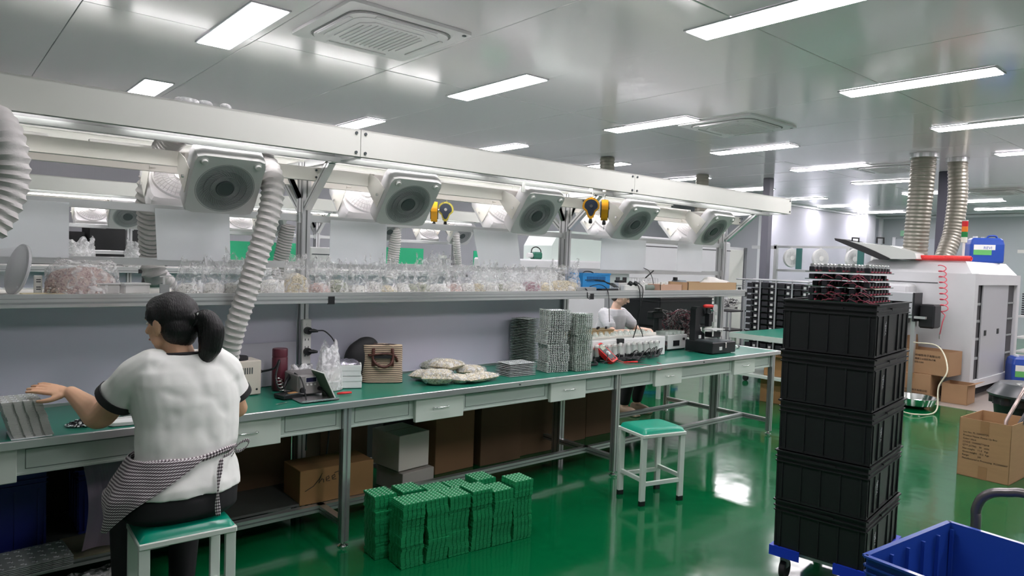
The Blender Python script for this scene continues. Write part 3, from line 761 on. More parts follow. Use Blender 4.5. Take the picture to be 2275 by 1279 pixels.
# fume extractor box at the hose end
t = T('fume_filter', 'beige metal filter box that the nearest hose ends on', 'filter box', (1.335, 3.855, TZ), .05)
MB().box((0, 0, .095), (.17, .14, .19), b=.005).build('housing', mat('beige_metal', (.62, .58, .50), .45), t)
m = MB()
for k in range(7): m.box((-.045+.013*k, -.0705, .135), (.006, .002, .035))
m.build('vent_slots', DGREY, t)['kind'] = 'stuff'
MB().lathe([(.055, .19), (.055, .205), (.050, .21)], (-.02, 0, 0), 24).build('hose_collar', BLACKM, t)
MB().cyl((.06, -.0715, .03), (.06, -.069, .03), .006, 10).build('screw', BLACK, t)
MB().box((.092, -.02, .12), (.02, .03, .018)).build('plug', BLACK, t)
o = MB().tube(spline([(1.435, 3.835, .92), (1.50, 3.80, .94), (1.52, 3.78, .985), (1.49, 3.75, .90), (1.50, 3.70, .835), (1.60, 3.66, .83), (1.63, 3.62, .88)], 8), .006, 8).build('black_cable', BLACK, smooth=True)
tag(o, 'black cord looping from the beige filter box towards the solder station', 'cord')
# flask
t = T('vacuum_flask', 'tall maroon vacuum flask behind the solder station', 'flask', (1.555, 3.86, TZ))
MAR = mat('maroon_paint', (.10, .018, .030), .35)
MB().lathe([(.0, 0), (.040, 0), (.043, .006), (.043, .185), (.041, .188), (.041, .192)], (0, 0, 0), 32).build('body', MAR, t, smooth='auto')
MB().lathe([(.041, .192), (.0425, .194), (.0425, .232), (.040, .238), (0, .239)], (0, 0, 0), 32).build('lid', MAR, t, smooth='auto')
# solder station
SG = mat('station_grey', (.20, .19, .19), .45); SF = mat('station_front', (.30, .29, .28), .4)
t = T('solder_station', 'grey soldering station with a small display and dials', 'soldering station', (1.625, 3.63, TZ+.012), -.02)
MB().box((0, .06, .055), (.15, .19, .11), b=.006).build('case', SG, t)
MB().box((0, -.038, .055), (.138, .006, .098), b=.002).build('front_plate', SF, t)
MB().box((.0, -.042, .082), (.058, .004, .024)).build('display', mat('display', (.02, .02, .05), .2), t)
MB().box((.0, -.0415, .082), (.066, .003, .032)).build('display_frame', LGREY, t)
for k in (-.022, 0, .022): MB().cyl((k, -.041, .056), (k, -.047, .056), .0055, 12).build('button', WHITE, t)
MB().cyl((-.048, -.041, .028), (-.048, -.055, .028), .016, 18, .013).build('dial', BLACK, t)
MB().cyl((.048, -.041, .030), (.048, -.058, .030), .012, 14, .010).build('socket', BLACK, t)
MB().tube(spline([(.048, -.058, .03), (.065, -.10, .0), (.072, -.125, -.05), (.070, -.13, -.2), (.060, -.128, -.32)], 8), .0042, 8).build('cable', BLACK, t, smooth=True)
MB().tube(spline([(-.066, .03, .113), (-.062, -.06, .09), (-.058, -.112, .0), (-.058, -.135, -.08), (-.062, -.135, -.28)], 8), .0042, 8).build('cable', BLACK, t, smooth=True)
o = MB().b2((-.10, -.11, 0), (.11, .10, .003)).b2((-.10, -.11, 0), (.11, -.107, .012)).build('tray', mat('foil', (.62, .60, .62), .25, .8, bump=.3, bscale=70), loc=(1.61, 3.55, TZ)); tag(o, 'crumpled silver tray under the solder station at the bench edge', 'tray')
t = T('leaning_board', 'green board with a white edge propped against the solder station', 'board', (1.705, 3.53, TZ+.004), 0)
M = Matrix.Translation((0, 0, 0)) @ Matrix.Rotation(-.45, 4, 'Y')
MB().b2((-.003, -.07, 0), (.0, .085, .155)).tf(M).build('green_face', mat('board_dark_olive', (.035, .085, .045), .45), t)
MB().b2((0, -.07, 0), (.006, .085, .157)).tf(M).build('white_back', WHITE, t)
# iron stand
t = T('iron_stand', 'black soldering iron stand with a brown sponge, left of the station', 'iron stand', (1.515, 3.63, TZ), .2)
MB().box((0, 0, .012), (.12, .10, .024), b=.004).build('base', BLACK, t)
MB().box((.02, -.025, .026), (.07, .035, .008), b=.003).build('sponge', mat('sponge', (.42, .24, .10), .9), t)
sp = [(-.02+.016*math.cos(a*.9), .02+.016*math.sin(a*.9)+a*.0015, .03+a*.0022) for a in range(34)]
MB().tube(sp, .0018, 6).build('holder_coil', CHROME, t, smooth=True)
MB().tube([(-.02, .02, .04), (.015, .05, .075), (.06, .08, .105)], .008, 10, True, [.004, .009, .011]).build('iron', BLACK, t, smooth=True)
MB().b2((-.055, -.055, .024), (.055, -.052, .030)).build('front_lip', DGREY, t)
t = T('tweezers', 'thin steel tweezers lying left of the iron stand', 'tweezers', (1.43, 3.50, TZ), .4)
for s in (-1, 1): MB().bar((-.05, 0, .003), (.05, s*.006, .003), .004, .0016).build('arm', CHROME, t)
t = T('pliers', 'pliers with red handles right of the silver tray', 'pliers', (1.80, 3.56, TZ), -.1)
for s in (-1, 1): MB().tube([(-.03, 0, .006), (0, s*.010, .007), (.05, s*.006, .007)], .0055, 8).build('handle', RED, t, smooth=True)
# white boxes
t = T('white_box', 'lower of two small white cartons left of the striped bag', 'box', (1.925, 3.755, TZ), -.42, 'small white cartons')
WB = mat('white_card', (.78, .80, .79), .5)
MB().box((0, 0, .035), (.165, .11, .07), b=.002).build('tray', WB, t); MB().box((0, 0, .055), (.169, .114, .03), b=.002).build('lid', WB, t)
t = T('white_box', 'upper of two small white cartons, under the silvery packet', 'box', (1.922, 3.755, TZ+.072), -.47, 'small white cartons')
MB().box((0, 0, .032), (.165, .11, .064), b=.002).build('tray', WB, t); MB().box((0, 0, .048), (.169, .114, .034), b=.002).build('lid', WB, t)
FOIL = mat('antistatic_film', (.42, .40, .48), .18, .75)
def packet(name, label, pos, rz, L, W, h, m, seed=1, cat='packet'):
    def fn(u, v):
        x = (u-.5)*L; y = (v-.5)*W; e = max(0, 1-(2*u-1)**4)*max(0, 1-(2*v-1)**4)
        return (x, y, h*e*(.75+.6*noise.noise(Vector((u*5, v*4, seed))))+.002+.004*noise.noise(Vector((u*12, v*12, seed))))
    mb = MB(); mb.grid(fn, 22, 16)
    mb.grid(lambda u, v: ((u-.5)*L, (v-.5)*W, .0005), 4, 4)
    return tag(mb.build(name, m, smooth=True, loc=pos, rz=rz), label, cat)
packet('foil_packet', 'silvery antistatic packet on the two white cartons', (1.915, 3.765, TZ+.138), -.4, .17, .12, .03, FOIL, 3)
# bags: clear film over loose contents
FILM = mat('clear_film', (.92, .93, .94), .12, alpha=.34, spec=1.0)
def _film(lo, hi):
    def f(nt, b, tc):
        L = nt.links.new; n = nt.nodes.new('ShaderNodeTexNoise'); n.inputs['Scale'].default_value = 26; n.inputs['Detail'].default_value = 6; n.inputs['Distortion'].default_value = 1.2
        r = nt.nodes.new('ShaderNodeMapRange'); r.inputs[1].default_value = .46; r.inputs[2].default_value = .66; r.inputs[3].default_value = lo; r.inputs[4].default_value = hi
        L(tc.outputs['Object'], n.inputs['Vector']); L(n.outputs['Fac'], r.inputs[0]); L(r.outputs[0], b.inputs['Alpha'])
        bp = nt.nodes.new('ShaderNodeBump'); bp.inputs['Strength'].default_value = .9; bp.inputs['Distance'].default_value = .008; L(n.outputs['Fac'], bp.inputs['Height']); L(bp.outputs[0], b.inputs['Normal'])
    return f
pattern(FILM, _film(.10, .62))
FILMW_ = 1
FILMW = mat('cloudy_film', (.90, .91, .92), .3, alpha=.55, spec=.7)
pattern(FILMW, _film(.38, .9))
def grain(name, c, dark, sc=140):
    m = mat(name, c, .7, bump=.6, bscale=sc)
    def f(nt, b, tc):
        L = nt.links.new; v = nt.nodes.new('ShaderNodeTexVoronoi'); v.inputs['Scale'].default_value = sc
        rp = nt.nodes.new('ShaderNodeValToRGB'); e = rp.color_ramp.elements; e[0].color = (*dark, 1); e[1].color = (*c, 1); e[0].position = .18; e[1].position = .5
        L(tc.outputs['Object'], v.inputs['Vector']); L(v.outputs['Color'], rp.inputs[0]); L(rp.outputs[0], b.inputs['Base Color'])
    return pattern(m, f)
GRC = [grain('parts_cream', (.66, .60, .44), (.20, .17, .11)), grain('parts_white', (.74, .74, .70), (.38, .38, .36)), grain('parts_grey_green', (.48, .50, .40), (.15, .17, .13)), grain('parts_rose', (.62, .50, .46), (.34, .22, .22)), grain('parts_purple', (.42, .26, .30), (.20, .10, .13))]
GRG = [mat('piece_cream', (.72, .66, .50), .6), mat('piece_white', (.80, .80, .77), .5), mat('piece_grey', (.45, .47, .38), .6), mat('piece_rose', (.66, .52, .48), .6), mat('piece_purple', (.46, .28, .33), .6)]
_gcache = {}
def grains(w_, d, h, kind, n, seed, sz=.0085):
    key = (round(w_, 2), round(d, 2), round(h, 2), kind, n, seed % 3)
    if key in _gcache: return _gcache[key]
    rg = random.Random(seed); m = MB()
    for i in range(n):
        a = rg.uniform(0, 2*PI); t = rg.uniform(.0, 1)**.7*PI/2*1.0; x = w_/2*math.sin(t)*math.cos(a)*1.0; y = d/2*math.sin(t)*math.sin(a); z = h*(math.cos(t))*.98+.004
        if t > 1.35: z = rg.uniform(.004, h*.25)
        m.k = 0 if rg.random() < .7 else 1
        m.box((x, y, z), (sz*rg.uniform(.7, 1.7), sz, sz*.8), Matrix.Rotation(rg.uniform(0, 3), 3, 'Z') @ Matrix.Rotation(rg.uniform(-1, 1), 3, 'X'))
    _gcache[key] = m; return m
def bag(name, label, pos, rz, w_, d, hc, ht, kind, seed, group=None, film=None, lean=0, parent=None, n=260, cat='bag', crest=.8):
    """hc height of the contents, ht height of the gathered film on top"""
    t = T(name, label, cat, pos, rz, group)
    m = MB()
    def fc(u, v):
        a = 2*PI*u; tt = v*PI/2; q = noise.noise(Vector((math.cos(a)*2, math.sin(a)*2, seed)))
        r = math.sin(tt)**.75*(1+.22*q+.08*noise.noise(Vector((math.cos(a)*6, math.sin(a)*6, seed)))); z = hc*max(0, math.cos(tt))**.6*(1+.15*noise.noise(Vector((math.cos(a)*r*2, math.sin(a)*r*2, seed+5))))
        return (w_/2*r*math.cos(a)*.97, d/2*r*math.sin(a)*.97, z)
    m.grid(fc, 24, 8, True); m.add([(w_/2*.96*math.cos(2*PI*k/16), d/2*.96*math.sin(2*PI*k/16), .001) for k in range(16)], [tuple(range(16))])
    c = m.build('contents', GRC[kind], t, smooth=True); c['kind'] = 'stuff'
    gm = grains(w_*.97, d*.97, hc*.98, kind, n, seed)
    g = gm.build('loose_parts', [GRG[kind], GRG[1]], t); g['kind'] = 'stuff'
    f = MB(); NU = 44
    def ff(u, v):
        a = 2*PI*u
        # v 0 base -> 1 crest
        zc = hc*1.0; ca, sa = math.cos(a), math.sin(a); cr = noise.noise(Vector((ca*1.6+seed, sa*1.6, 2)))
        wr = noise.noise(Vector((ca*3.1+seed, sa*3.1, v*5)))*.12*(.3+v)+abs(noise.noise(Vector((ca*7+seed, sa*7, v*8))))*.16*(.4+v)+noise.noise(Vector((ca*15+seed, sa*15, v*14)))*.035
        if v < .40:
            k = v/.40; rx = ry = 1.06-.10*k*k; z = zc*k**1.1
        else:
            k = (v-.40)/.60; rx = .96-(.62-.45*crest)*k+.16*cr*k; ry = .96*(1-k)**.8+.10*k
            pk = .30*max(0, ca)**6*(.5+noise.noise(Vector((seed, 1, 1))))+.30*max(0, -ca)**6*(.5+noise.noise(Vector((seed, 5, 1))))
            z = zc+(ht-zc)*k*(.82+.42*cr+pk+.14*noise.noise(Vector((a*2.5, seed, 0))))
        return (w_/2*(rx+wr)*ca+lean*max(0, v-.3)*ht, d/2*(ry+wr*.8)*sa+.012*math.sin(a*3+seed)*v, max(.0006, z+.04*wr*ht))
    f.grid(ff, 56, 22, True)
    f.build('film', film or FILM, t, smooth=True)
    return t
# flat bags of pale pieces lying right of the striped bag
def pillow(label, pos, rz, L, W, h, kind, seed, group, tilt=0):
    t = T('bag_of_parts', label, 'bag', pos, rz, group)
    def fn(sgn, k=1.0):
        def q(u, v):
            e = max(0, 1-abs(2*u-1)**3)**.5*max(0, 1-abs(2*v-1)**3)**.5; b = 1+.25*noise.noise(Vector((u*3, v*3, seed)))
            return ((u-.5)*L*k, (v-.5)*W*k, (h*.5+sgn*h*.5*e*b)*k+tilt*(u-.5)*L+h*.5*(1-k))
        return q
    m = MB(); m.grid(fn(1, .95), 16, 12); m.grid(fn(-1, .95), 16, 12); m.build('contents', GRC[kind], t, smooth=True)['kind'] = 'stuff'
    rg = random.Random(seed); g = MB()
    for i in range(480):
        u, v = rg.uniform(.06, .94), rg.uniform(.06, .94); p = fn(1, .95)(u, v); g.k = 0 if rg.random() < .75 else 1
        g.box((p[0], p[1], p[2]), (.009*rg.uniform(.6, 1.5), .006, .005), Matrix.Rotation(rg.uniform(0, 3), 3, 'Z') @ Matrix.Rotation(rg.uniform(-1, 1), 3, 'X'))
    g.build('loose_parts', [GRG[kind], GRG[1]], t)['kind'] = 'stuff'
    def ff(sgn):
        def q(u, v):
            p = fn(sgn, 1.0)(u, v); n_ = noise.noise(Vector((u*9, v*7, seed)))*.006
            if u > .9: n_ += (u-.9)*.15*noise.noise(Vector((v*9, seed, 0)))*2
            return (p[0]+(.35*L*(u-.88) if u > .88 else 0), p[1]*(1-.25*(u > .9)*(u-.9)*10), max(.0005, p[2]+sgn*.003+n_))
        return q
    m = MB(); m.grid(ff(1), 28, 18); m.grid(ff(-1), 8, 6); m.build('film', FILM, t, smooth=True)
    return t
G = 'bags of small parts on the bench'
pillow('leftmost bag of cream parts on the bench, touching the striped bag', (2.47, 3.74, TZ), .5, .20, .16, .055, 0, 11, G)
pillow('front left rounded bag of cream parts on the bench', (2.44, 3.56, TZ), -.6, .20, .17, .09, 0, 12, G)
pillow('bag of parts at the back of the heap, with a clear flap on top', (2.66, 3.86, TZ), .1, .24, .16, .10, 2, 13, G)
pillow('bag of cream parts lying on top of the heap', (2.60, 3.68, TZ+.058), .4, .22, .17, .065, 0, 14, G)
pillow('flat bag of cream parts at the right front of the heap', (2.73, 3.52, TZ), .18, .30, .15, .05, 0, 15, G)
pillow('small bag of cream parts in the middle front of the heap', (2.58, 3.53, TZ), -1.1, .14, .11, .05, 0, 16, G)
pillow('bag of pale parts at the right back of the heap', (2.80, 3.70, TZ), -.5, .20, .15, .07, 0, 17, G)
bag('plastic_bag', 'crumpled white plastic bag leaning on the small white cartons', (1.80, 3.74, TZ), .3, .15, .14, .11, .27, 1, 21, film=FILMW, n=10, crest=.6)
bag('plastic_bag', 'small crumpled clear bag behind the solder station', (1.66, 3.80, TZ), .0, .14, .10, .10, .15, 1, 24, film=FILMW, n=10)
# striped handbag with brown handles
STR = mat('striped_canvas', (.50, .40, .27), .8)
def _st(nt, b, tc):
    L = nt.links.new; w_ = nt.nodes.new('ShaderNodeTexWave'); w_.bands_direction = 'Z'; w_.inputs['Scale'].default_value = 27; w_.inputs['Distortion'].default_value = .5
    rp = nt.nodes.new('ShaderNodeValToRGB'); rp.color_ramp.interpolation = 'CONSTANT'; e = rp.color_ramp.elements; e[0].color = (.06, .04, .035, 1); e[1].color = (.60, .48, .34, 1); e[1].position = .38
    L(tc.outputs['Object'], w_.inputs[0]); L(w_.outputs['Fac'], rp.inputs[0]); L(rp.outputs[0], b.inputs['Base Color'])
pattern(STR, _st)
BRN = mat('brown_leather', (.085, .028, .020), .45)
t = T('handbag', 'cream and brown striped canvas handbag with brown leather handles', 'handbag', (2.20, 3.82, TZ), -.50)
m = MB()
def hb(u, v):
    a = 2*PI*u; r = 1-.04*v; c, s = math.cos(a), math.sin(a); q = (abs(c)**5+abs(s)**5)**(-1/5); z = .225*v
    return (.125*q*c*r*(1+.03*noise.noise(Vector((a, v*3, 1)))), .070*q*s*(1-.35*v)*(1+.06*noise.noise(Vector((a*2, v*3, 4)))), z+.012*noise.noise(Vector((c*2, s*2, 7)))*v)
m.grid(hb, 40, 14, True)
m.grid(lambda u, v: tuple(Vector(hb(u, 1))*(1-v)+Vector((0, 0, .238))*v), 40, 5, True); m.grid(lambda u, v: tuple(Vector(hb(u, 0))*(1-v)), 40, 2, True)
m.build('body', STR, t, smooth='auto')
m = MB().tube(spline([(-.055, -.060, .205), (-.06, -.068, .15), (-.035, -.082, .115), (.01, -.086, .10), (.05, -.080, .12), (.062, -.066, .16), (.058, -.058, .21)], 6), .009, 8); m.build('handle', BRN, t, smooth=True)
m = MB().tube(spline([(-.05, .02, .235), (-.085, -.05, .17), (-.05, -.07, .175), (.02, -.068, .18), (.075, -.062, .165), (.09, -.055, .13)], 6), .007, 8); m.build('handle', BRN, t, smooth=True)
m = MB()
for sx in (-1, 1): m.b2((sx*.058-.010, -.064, .10), (sx*.058+.010, -.056, .215), .002)
m.build('strap', BRN, t)['kind'] = 'stuff'
MB().b2((-.06, -.070, .150), (.06, -.060, .172), .003).build('band', BLACKM, t)
m = MB(); ball(m, (0, 0, .13), (.12, .075, .13)); ball(m, (.03, 0, .22), (.08, .06, .055)); ball(m, (.06, -.02, .08), (.09, .07, .08))
o = fuse('cloth_bag', m, BLACKM, voxel=.012, smooth=5, loc=(2.10, 3.905, TZ)); tag(o, 'soft black bag slumped behind the striped handbag', 'bag')
# power strips on the near post
t = T('power_strip', 'white multi-socket power strip fixed on the near post with two black plugs', 'power strip', (1.745, 3.955, .93))
MB().box((0, -.012, .13), (.055, .03, .27), b=.004).build('housing', WHITE, t)
m = MB()
for z in (.05, .10, .145, .19):
    for dx in (-.010, .010): m.box((dx, -.0275, z), (.004, .002, .012))
m.build('socket_slots', DGREY, t)['kind'] = 'stuff'
MB().cyl((0, -.027, .235), (0, -.030, .235), .006, 10).build('indicator', WHITE, t)
for z in (.20, .075):
    p = MB().cyl((0, -.028, z), (0, -.055, z), .022, 16); p.tube([(0, -.05, z), (.03, -.055, z), (.055, -.058, z-.003)], .010, 10, True, [.012, .012, .007]); p.build('plug', BLACK, t, smooth='auto')
o = MB().tube(spline([(1.80, 3.897, 1.13), (1.84, 3.89, 1.125), (1.875, 3.86, 1.085), (1.885, 3.84, 1.04), (1.87, 3.85, .98), (1.86, 3.86, .90), (1.87, 3.9, .81)], 8), .004, 8).build('black_cable', BLACK, smooth=True); tag(o, 'black cord curving down from the upper plug on the near post', 'cord')
o = MB().b2((1.25, 3.985, .805), (1.70, 3.992, 1.06)).build('board', mat('grey_board', (.50, .50, .56), .4)); tag(o, 'grey rectangular board leaning on the partition behind the maroon flask', 'board')
# by the woman's elbow: loose black and white pieces, white tray
rg = random.Random(3); m = MB()
for i in range(420):
    r = rg.uniform(0, 1)**.6; a = rg.uniform(0, 2*PI); m.k = 0 if rg.random() < .68 else 1
    m.box((r*.075*math.cos(a), r*.05*math.sin(a), .005+(1-r)*.035*rg.random()), (.011, .005, .004), Matrix.Rotation(rg.uniform(0, 3), 3, 'Z') @ Matrix.Rotation(rg.uniform(-1, 1), 3, 'X'))
o = m.build('loose_components', [CHIP, PADW], loc=(.545, 3.52, TZ)); tag(o, 'heap of tiny black and white components beside the woman\'s elbow', 'components', kind='stuff')
t = T('parts_tray', 'shallow white tray at the bench edge left of the woman\'s waist', 'tray', (.72, 3.47, TZ), -.12)
MB().prism(rrect(.095, .06, .02), 0, .006).build('base', WB, t)
m = MB()
for a, b in (((-.095, -.06), (.095, -.057)), ((-.095, .057), (.095, .06)), ((-.095, -.06), (-.092, .06)), ((.092, -.06), (.095, .06))): m.b2((a[0], a[1], .004), (b[0], b[1], .014))
m.build('rim', WB, t)
o = stack((.76, 3.62, TZ), .1, .05, .04, 3, .006, .0016, 4, 4, PCBW, 'small pale board lying behind the white tray', 'boards behind the white tray', top=PADW)
# test equipment on the third bench section
t = T('test_fixture', 'long white test fixture with a row of clear tubes and sockets', 'test fixture', (4.42, 3.86, TZ), .0)
MB().b2((-.55, -.12, 0), (.55, .16, .16), .004).build('housing', mat('fixture_white', (.70, .71, .70), .4), t)
MB().b2((-.55, -.02, .16), (.55, .16, .185), .003).build('deck', mat('fixture_deck', (.74, .72, .66), .4), t)
CLR = mat('clear_plastic', (.72, .80, .74), .1, alpha=.40)
hx_ = [-.36+.07*k for k in range(5)]+[.02+.075*k for k in range(6)]
for x in hx_:
    MB().lathe([(.019, 0), (.019, .075), (.015, .075)], (x, -.150, .04), 14).build('clear_tube', CLR, t, smooth='auto')
    MB().lathe([(.021, .0), (.021, .014), (.012, .018), (.012, .024)], (x, -.150, .115), 14).build('tube_cap', WHITE, t, smooth='auto')
    MB().box((x, -.15, .030), (.035, .05, .03), b=.003).build('clip', BLACK, t)
    MB().box((x, -.172, .122), (.012, .006, .02)).build('latch', CHROME, t)
    MB().lathe([(.0, .03), (.018, .025), (.024, .0), (.022, 0)], (x, -.06, .187), 12).build('clear_dome', CLR, t, smooth='auto')
    MB().lathe([(.0, .03), (.018, .025), (.024, .0), (.022, 0)], (x+.02, .03, .187), 12).build('clear_dome', CLR, t, smooth='auto')
m = MB()
rgq = random.Random(9)
for k in range(14):
    x = rgq.uniform(-.42, .45); x2 = x+rgq.uniform(-.15, .15)
    m = MB().tube(spline([(x, -.17, .03), (x+.02, -.22, .05+rgq.random()*.05), ((x+x2)/2, -.25, .02), (x2, -.23, .012), (x2+.03, -.19, .01)], 6), .0035, 6)
    m.build('cable', BLACK, t, smooth=True)
MB().box((-.50, -.125, .13), (.05, .012, .035), b=.002).build('display_socket', BLACK, t)
MB().box((-.06, -.128, .15), (.07, .03, .04), b=.003).build('switch_block', BLACK, t)
# board lying on the fixture with a black connector
t = T('test_board', 'brown test board with black connectors lying on the white fixture', 'test board', (4.18, 3.96, TZ+.187), -.05)
MB().box((0, 0, .04), (.55, .14, .004)).box((0, -.06, .02), (.55, .004, .04)).build('board', mat('board_brown', (.36, .25, .12), .6), t)
MB().box((-.10, 0, .052), (.24, .06, .02), b=.003).build('connector', BLACK, t)
m = MB()
for k in range(16): m.box((-.25+.033*k, .03*math.sin(k*2.1), .050), (.012, .012, .018))
m.build('small_components', CHIP, t)['kind'] = 'stuff'
o = MB().tube(spline([(3.90, 3.9, 1.02), (3.93, 3.80, .985), (4.02, 3.80, .975), (4.08, 3.88, 1.0)], 8), .003, 6).build('cable', mat('dark_brown_cable', (.08, .03, .02), .5)); tag(o, 'thin dark cable looping off the left end of the test board', 'cable')
# red multimeter
MMB = at(1364, 803, y=3.60); MMT = at(1328, 768, y=3.73); MX = (MMT-MMB).normalized(); MZ = Vector((-.02, -.70, .62)); MZ = (MZ-MX*MZ.dot(MX)).normalized(); MMR = Matrix((MX, MZ.cross(MX), MZ)).transposed(); MMC = (MMB+MMT)/2-MZ*.02
t = T('multimeter', 'red handheld multimeter leaning on the white test fixture', 'multimeter', tuple(MMC), .0, rot=MMR)
MB().prism(rrect(.095, .045, .018), 0, .038).build('case', RED, t, smooth='auto')
MB().prism(rrect(.082, .034, .008), .038, .040).build('face', DGREY, t)
MB().b2((.03, -.026, .040), (.075, .026, .0415)).build('display', mat('lcd', (.35, .38, .30), .2), t)
MB().lathe([(.020, .040), (.020, .046), (.008, .050), (0, .05)], (-.012, 0, 0), 20).build('dial', LGREY, t, smooth='auto')
for k, c in ((-.02, BLACK), (0, RED), (.02, RED)): MB().cyl((-.072, k, .038), (-.072, k, .044), .006, 10).build('jack', c, t)
t = T('test_probe', 'red test probe with a black tip lying in front of the meter', 'probe', (4.29, 3.545, TZ), -.45)
MB().tube([(-.07, 0, .007), (0, 0, .008), (.05, 0, .008)], .007, 10, True, [.004, .007, .008]).build('grip', RED, t, smooth=True); MB().tube([(.05, 0, .008), (.07, 0, .008), (.11, 0, .006)], .006, 10, True, [.008, .006, .002]).build('tip', BLACK, t, smooth=True)
t = T('test_probe', 'black test probe lying behind the red one', 'probe', (4.40, 3.62, TZ), -.35)
MB().tube([(-.09, 0, .007), (0, 0, .008), (.05, 0, .008)], .007, 10, True, [.004, .007, .008]).build('grip', BLACK, t, smooth=True); MB().tube([(.05, 0, .008), (.07, 0, .008), (.11, 0, .006)], .006, 10, True, [.008, .006, .002]).build('tip', BLACKM, t, smooth=True)
PINK = mat('pink_wire', (.50, .12, .16), .5)
o = MB().tube(spline([(4.10, 3.66, .85), (4.16, 3.6, .82), (4.18, 3.50, TZ+.004), (4.28, 3.42, TZ+.004), (4.33, 3.372, .80), (4.40, 3.358, .765), (4.46, 3.372, .795), (4.5, 3.46, TZ+.003)], 8), .0022, 6).build('probe_lead', PINK, smooth=True); tag(o, 'thin pinkish probe lead drooping over the bench edge', 'lead')
o = MB().tube(spline([(4.08, 3.66, .87), (4.14, 3.62, .85), (4.22, 3.56, TZ+.004), (4.24, 3.52, TZ+.004)], 8), .0022, 6).build('probe_lead', RED, smooth=True); tag(o, 'short red lead between the meter and the red probe', 'lead')
rg = random.Random(17)
for k in range(3):
    pts = [(4.22+rg.uniform(0, .3), 3.64+rg.uniform(-.05, .05), TZ+.006+.02*rg.random()) for _ in range(9)]
    o = MB().tube(spline(pts, 6), .0042, 6).build('cable_tangle', BLACK, smooth=True); tag(o, ('tangled black cable lying beside the red meter', 'tangled black cable lying between meter and fixture', 'tangled black cable lying nearest the black probe')[k], 'cable', 'tangled cables')
o = MB().tube(spline([(3.82, 3.62, TZ+.008), (3.92, 3.58, TZ+.012), (4.0, 3.68, TZ+.02), (4.08, 3.72, TZ+.03)], 8), .010, 8).build('cable_bundle', BLACKM, smooth=True); tag(o, 'thick black cable bundle between the boards and the red meter', 'cable')
# black boxed supply and small white supply
t = T('power_supply', 'small black power supply right of the clear tubes', 'power supply', (5.07, 3.93, TZ), 0)
MB().box((0, 0, .05), (.16, .16, .09), b=.004).build('case', BLACK, t); MB().box((0, -.083, .055), (.14, .005, .05)).build('front_plate', mat('dark_red_panel', (.06, .03, .03), .4), t)
for k in (-.045, .045): MB().cyl((k, -.085, .055), (k, -.10, .055), .010, 12).build('dial', DGREY, t)
t = T('power_supply', 'white bench power supply with a dark socket, left of the black press', 'power supply', (5.34, 3.97, TZ), 0)
MB().box((0, 0, .075), (.30, .18, .13), b=.004).build('case', LGREY, t); MB().box((-.02, -.092, .065), (.09, .006, .05)).build('socket_panel', BLACK, t); MB().cyl((.09, -.09, .10), (.09, -.10, .10), .012, 12).build('switch', BLACK, t)
MB().box((0, 0, .008), (.26, .16, .016)).build('feet', BLACK, t)
m = MB()
for k in range(5): m.box((-.12+.06*k, 0, .155), (.045, .12, .03), b=.004)
o = m.build('clear_tray', CLR, t)
# black press fixture with red handle
t = T('press_fixture', 'black press fixture with a red lever handle at the bench end', 'press', (5.52, 3.66, TZ), -.02)
MB().box((.02, 0, .055), (.36, .30, .10), b=.006).build('base', BLACK, t)
MB().box((.02, -.02, .108), (.30, .22, .006)).build('top_plate', DGREY, t)
MB().box((-.04, -.152, .05), (.04, .005, .03)).build('label_plate', LGREY, t)
MB().box((.03, -.155, .075), (.02, .012, .05), b=.002).build('latch', CHROME, t)
pr = [(-.02, 0), (.13, 0), (.13, .06), (.07, .09), (.05, .14), (.05, .20), (.12, .23), (.12, .27), (.07, .31), (-.0, .31), (-.02, .29)]
M = Matrix.Translation((-.12, .09, .10)) @ Matrix.Rotation(PI/2, 4, 'X')
MB().prism(pr, -.03, .03, M).build('column', BLACK, t)
MB().box((.03, .04, .29), (.05, .05, .12), b=.003).build('ram', BLACK, t)
MB().box((.07, .0, .205), (.20, .10, .010)).build('pressure_plate', LGREY, t)
for sx in (0, .14): MB().box((sx, -.035, .175), (.014, .006, .06)).build('plate_tab', WHITE, t)
MB().box((.08, .02, .155), (.14, .08, .05), b=.003).build('nest', BLACK, t)
MB().cyl((.0, .04, .35), (.0, .04, .42), .012, 12).build('lever', BLACK, t)
MB().tube([(-.075, .02, .42), (-.05, .02, .42), (.04, .02, .418), (.06, .02, .418)], .016, 12, True, [.013, .017, .017, .012]).build('lever_handle', RED, t, smooth=True)
MB().cyl((.10, .02, .40), (.10, .05, .40), .035, 18).build('cam_wheel', CHROME, t, smooth='auto')
MB().cyl((.10, .04, .27), (.10, .04, .38), .013, 12).build('guide_rod', CHROME, t, smooth='auto')
MB().b2((-.165, -.01, .13), (-.14, .0, .16)).build('sticker', LGREY, t)
t = T('power_strip', 'upright white power strip on the end post behind the press', 'power strip', (6.02, 3.94, .93), 0)
MB().box((0, 0, .13), (.05, .03, .30), b=.004).build('housing', WHITE, t)
for z in (.05, .12, .19): MB().box((0, -.0165, z), (.025, .003, .03)).build('socket', LGREY, t)
t = T('cable_plug', 'white and black plug lying at the bench end right of the press', 'plug', (6.03, 3.68, TZ), .3)
MB().tube([(-.05, 0, .012), (0, 0, .012)], .010, 10).build('sleeve', WHITE, t); MB().tube([(0, 0, .012), (.05, 0, .013)], .013, 10).build('body', BLACK, t)
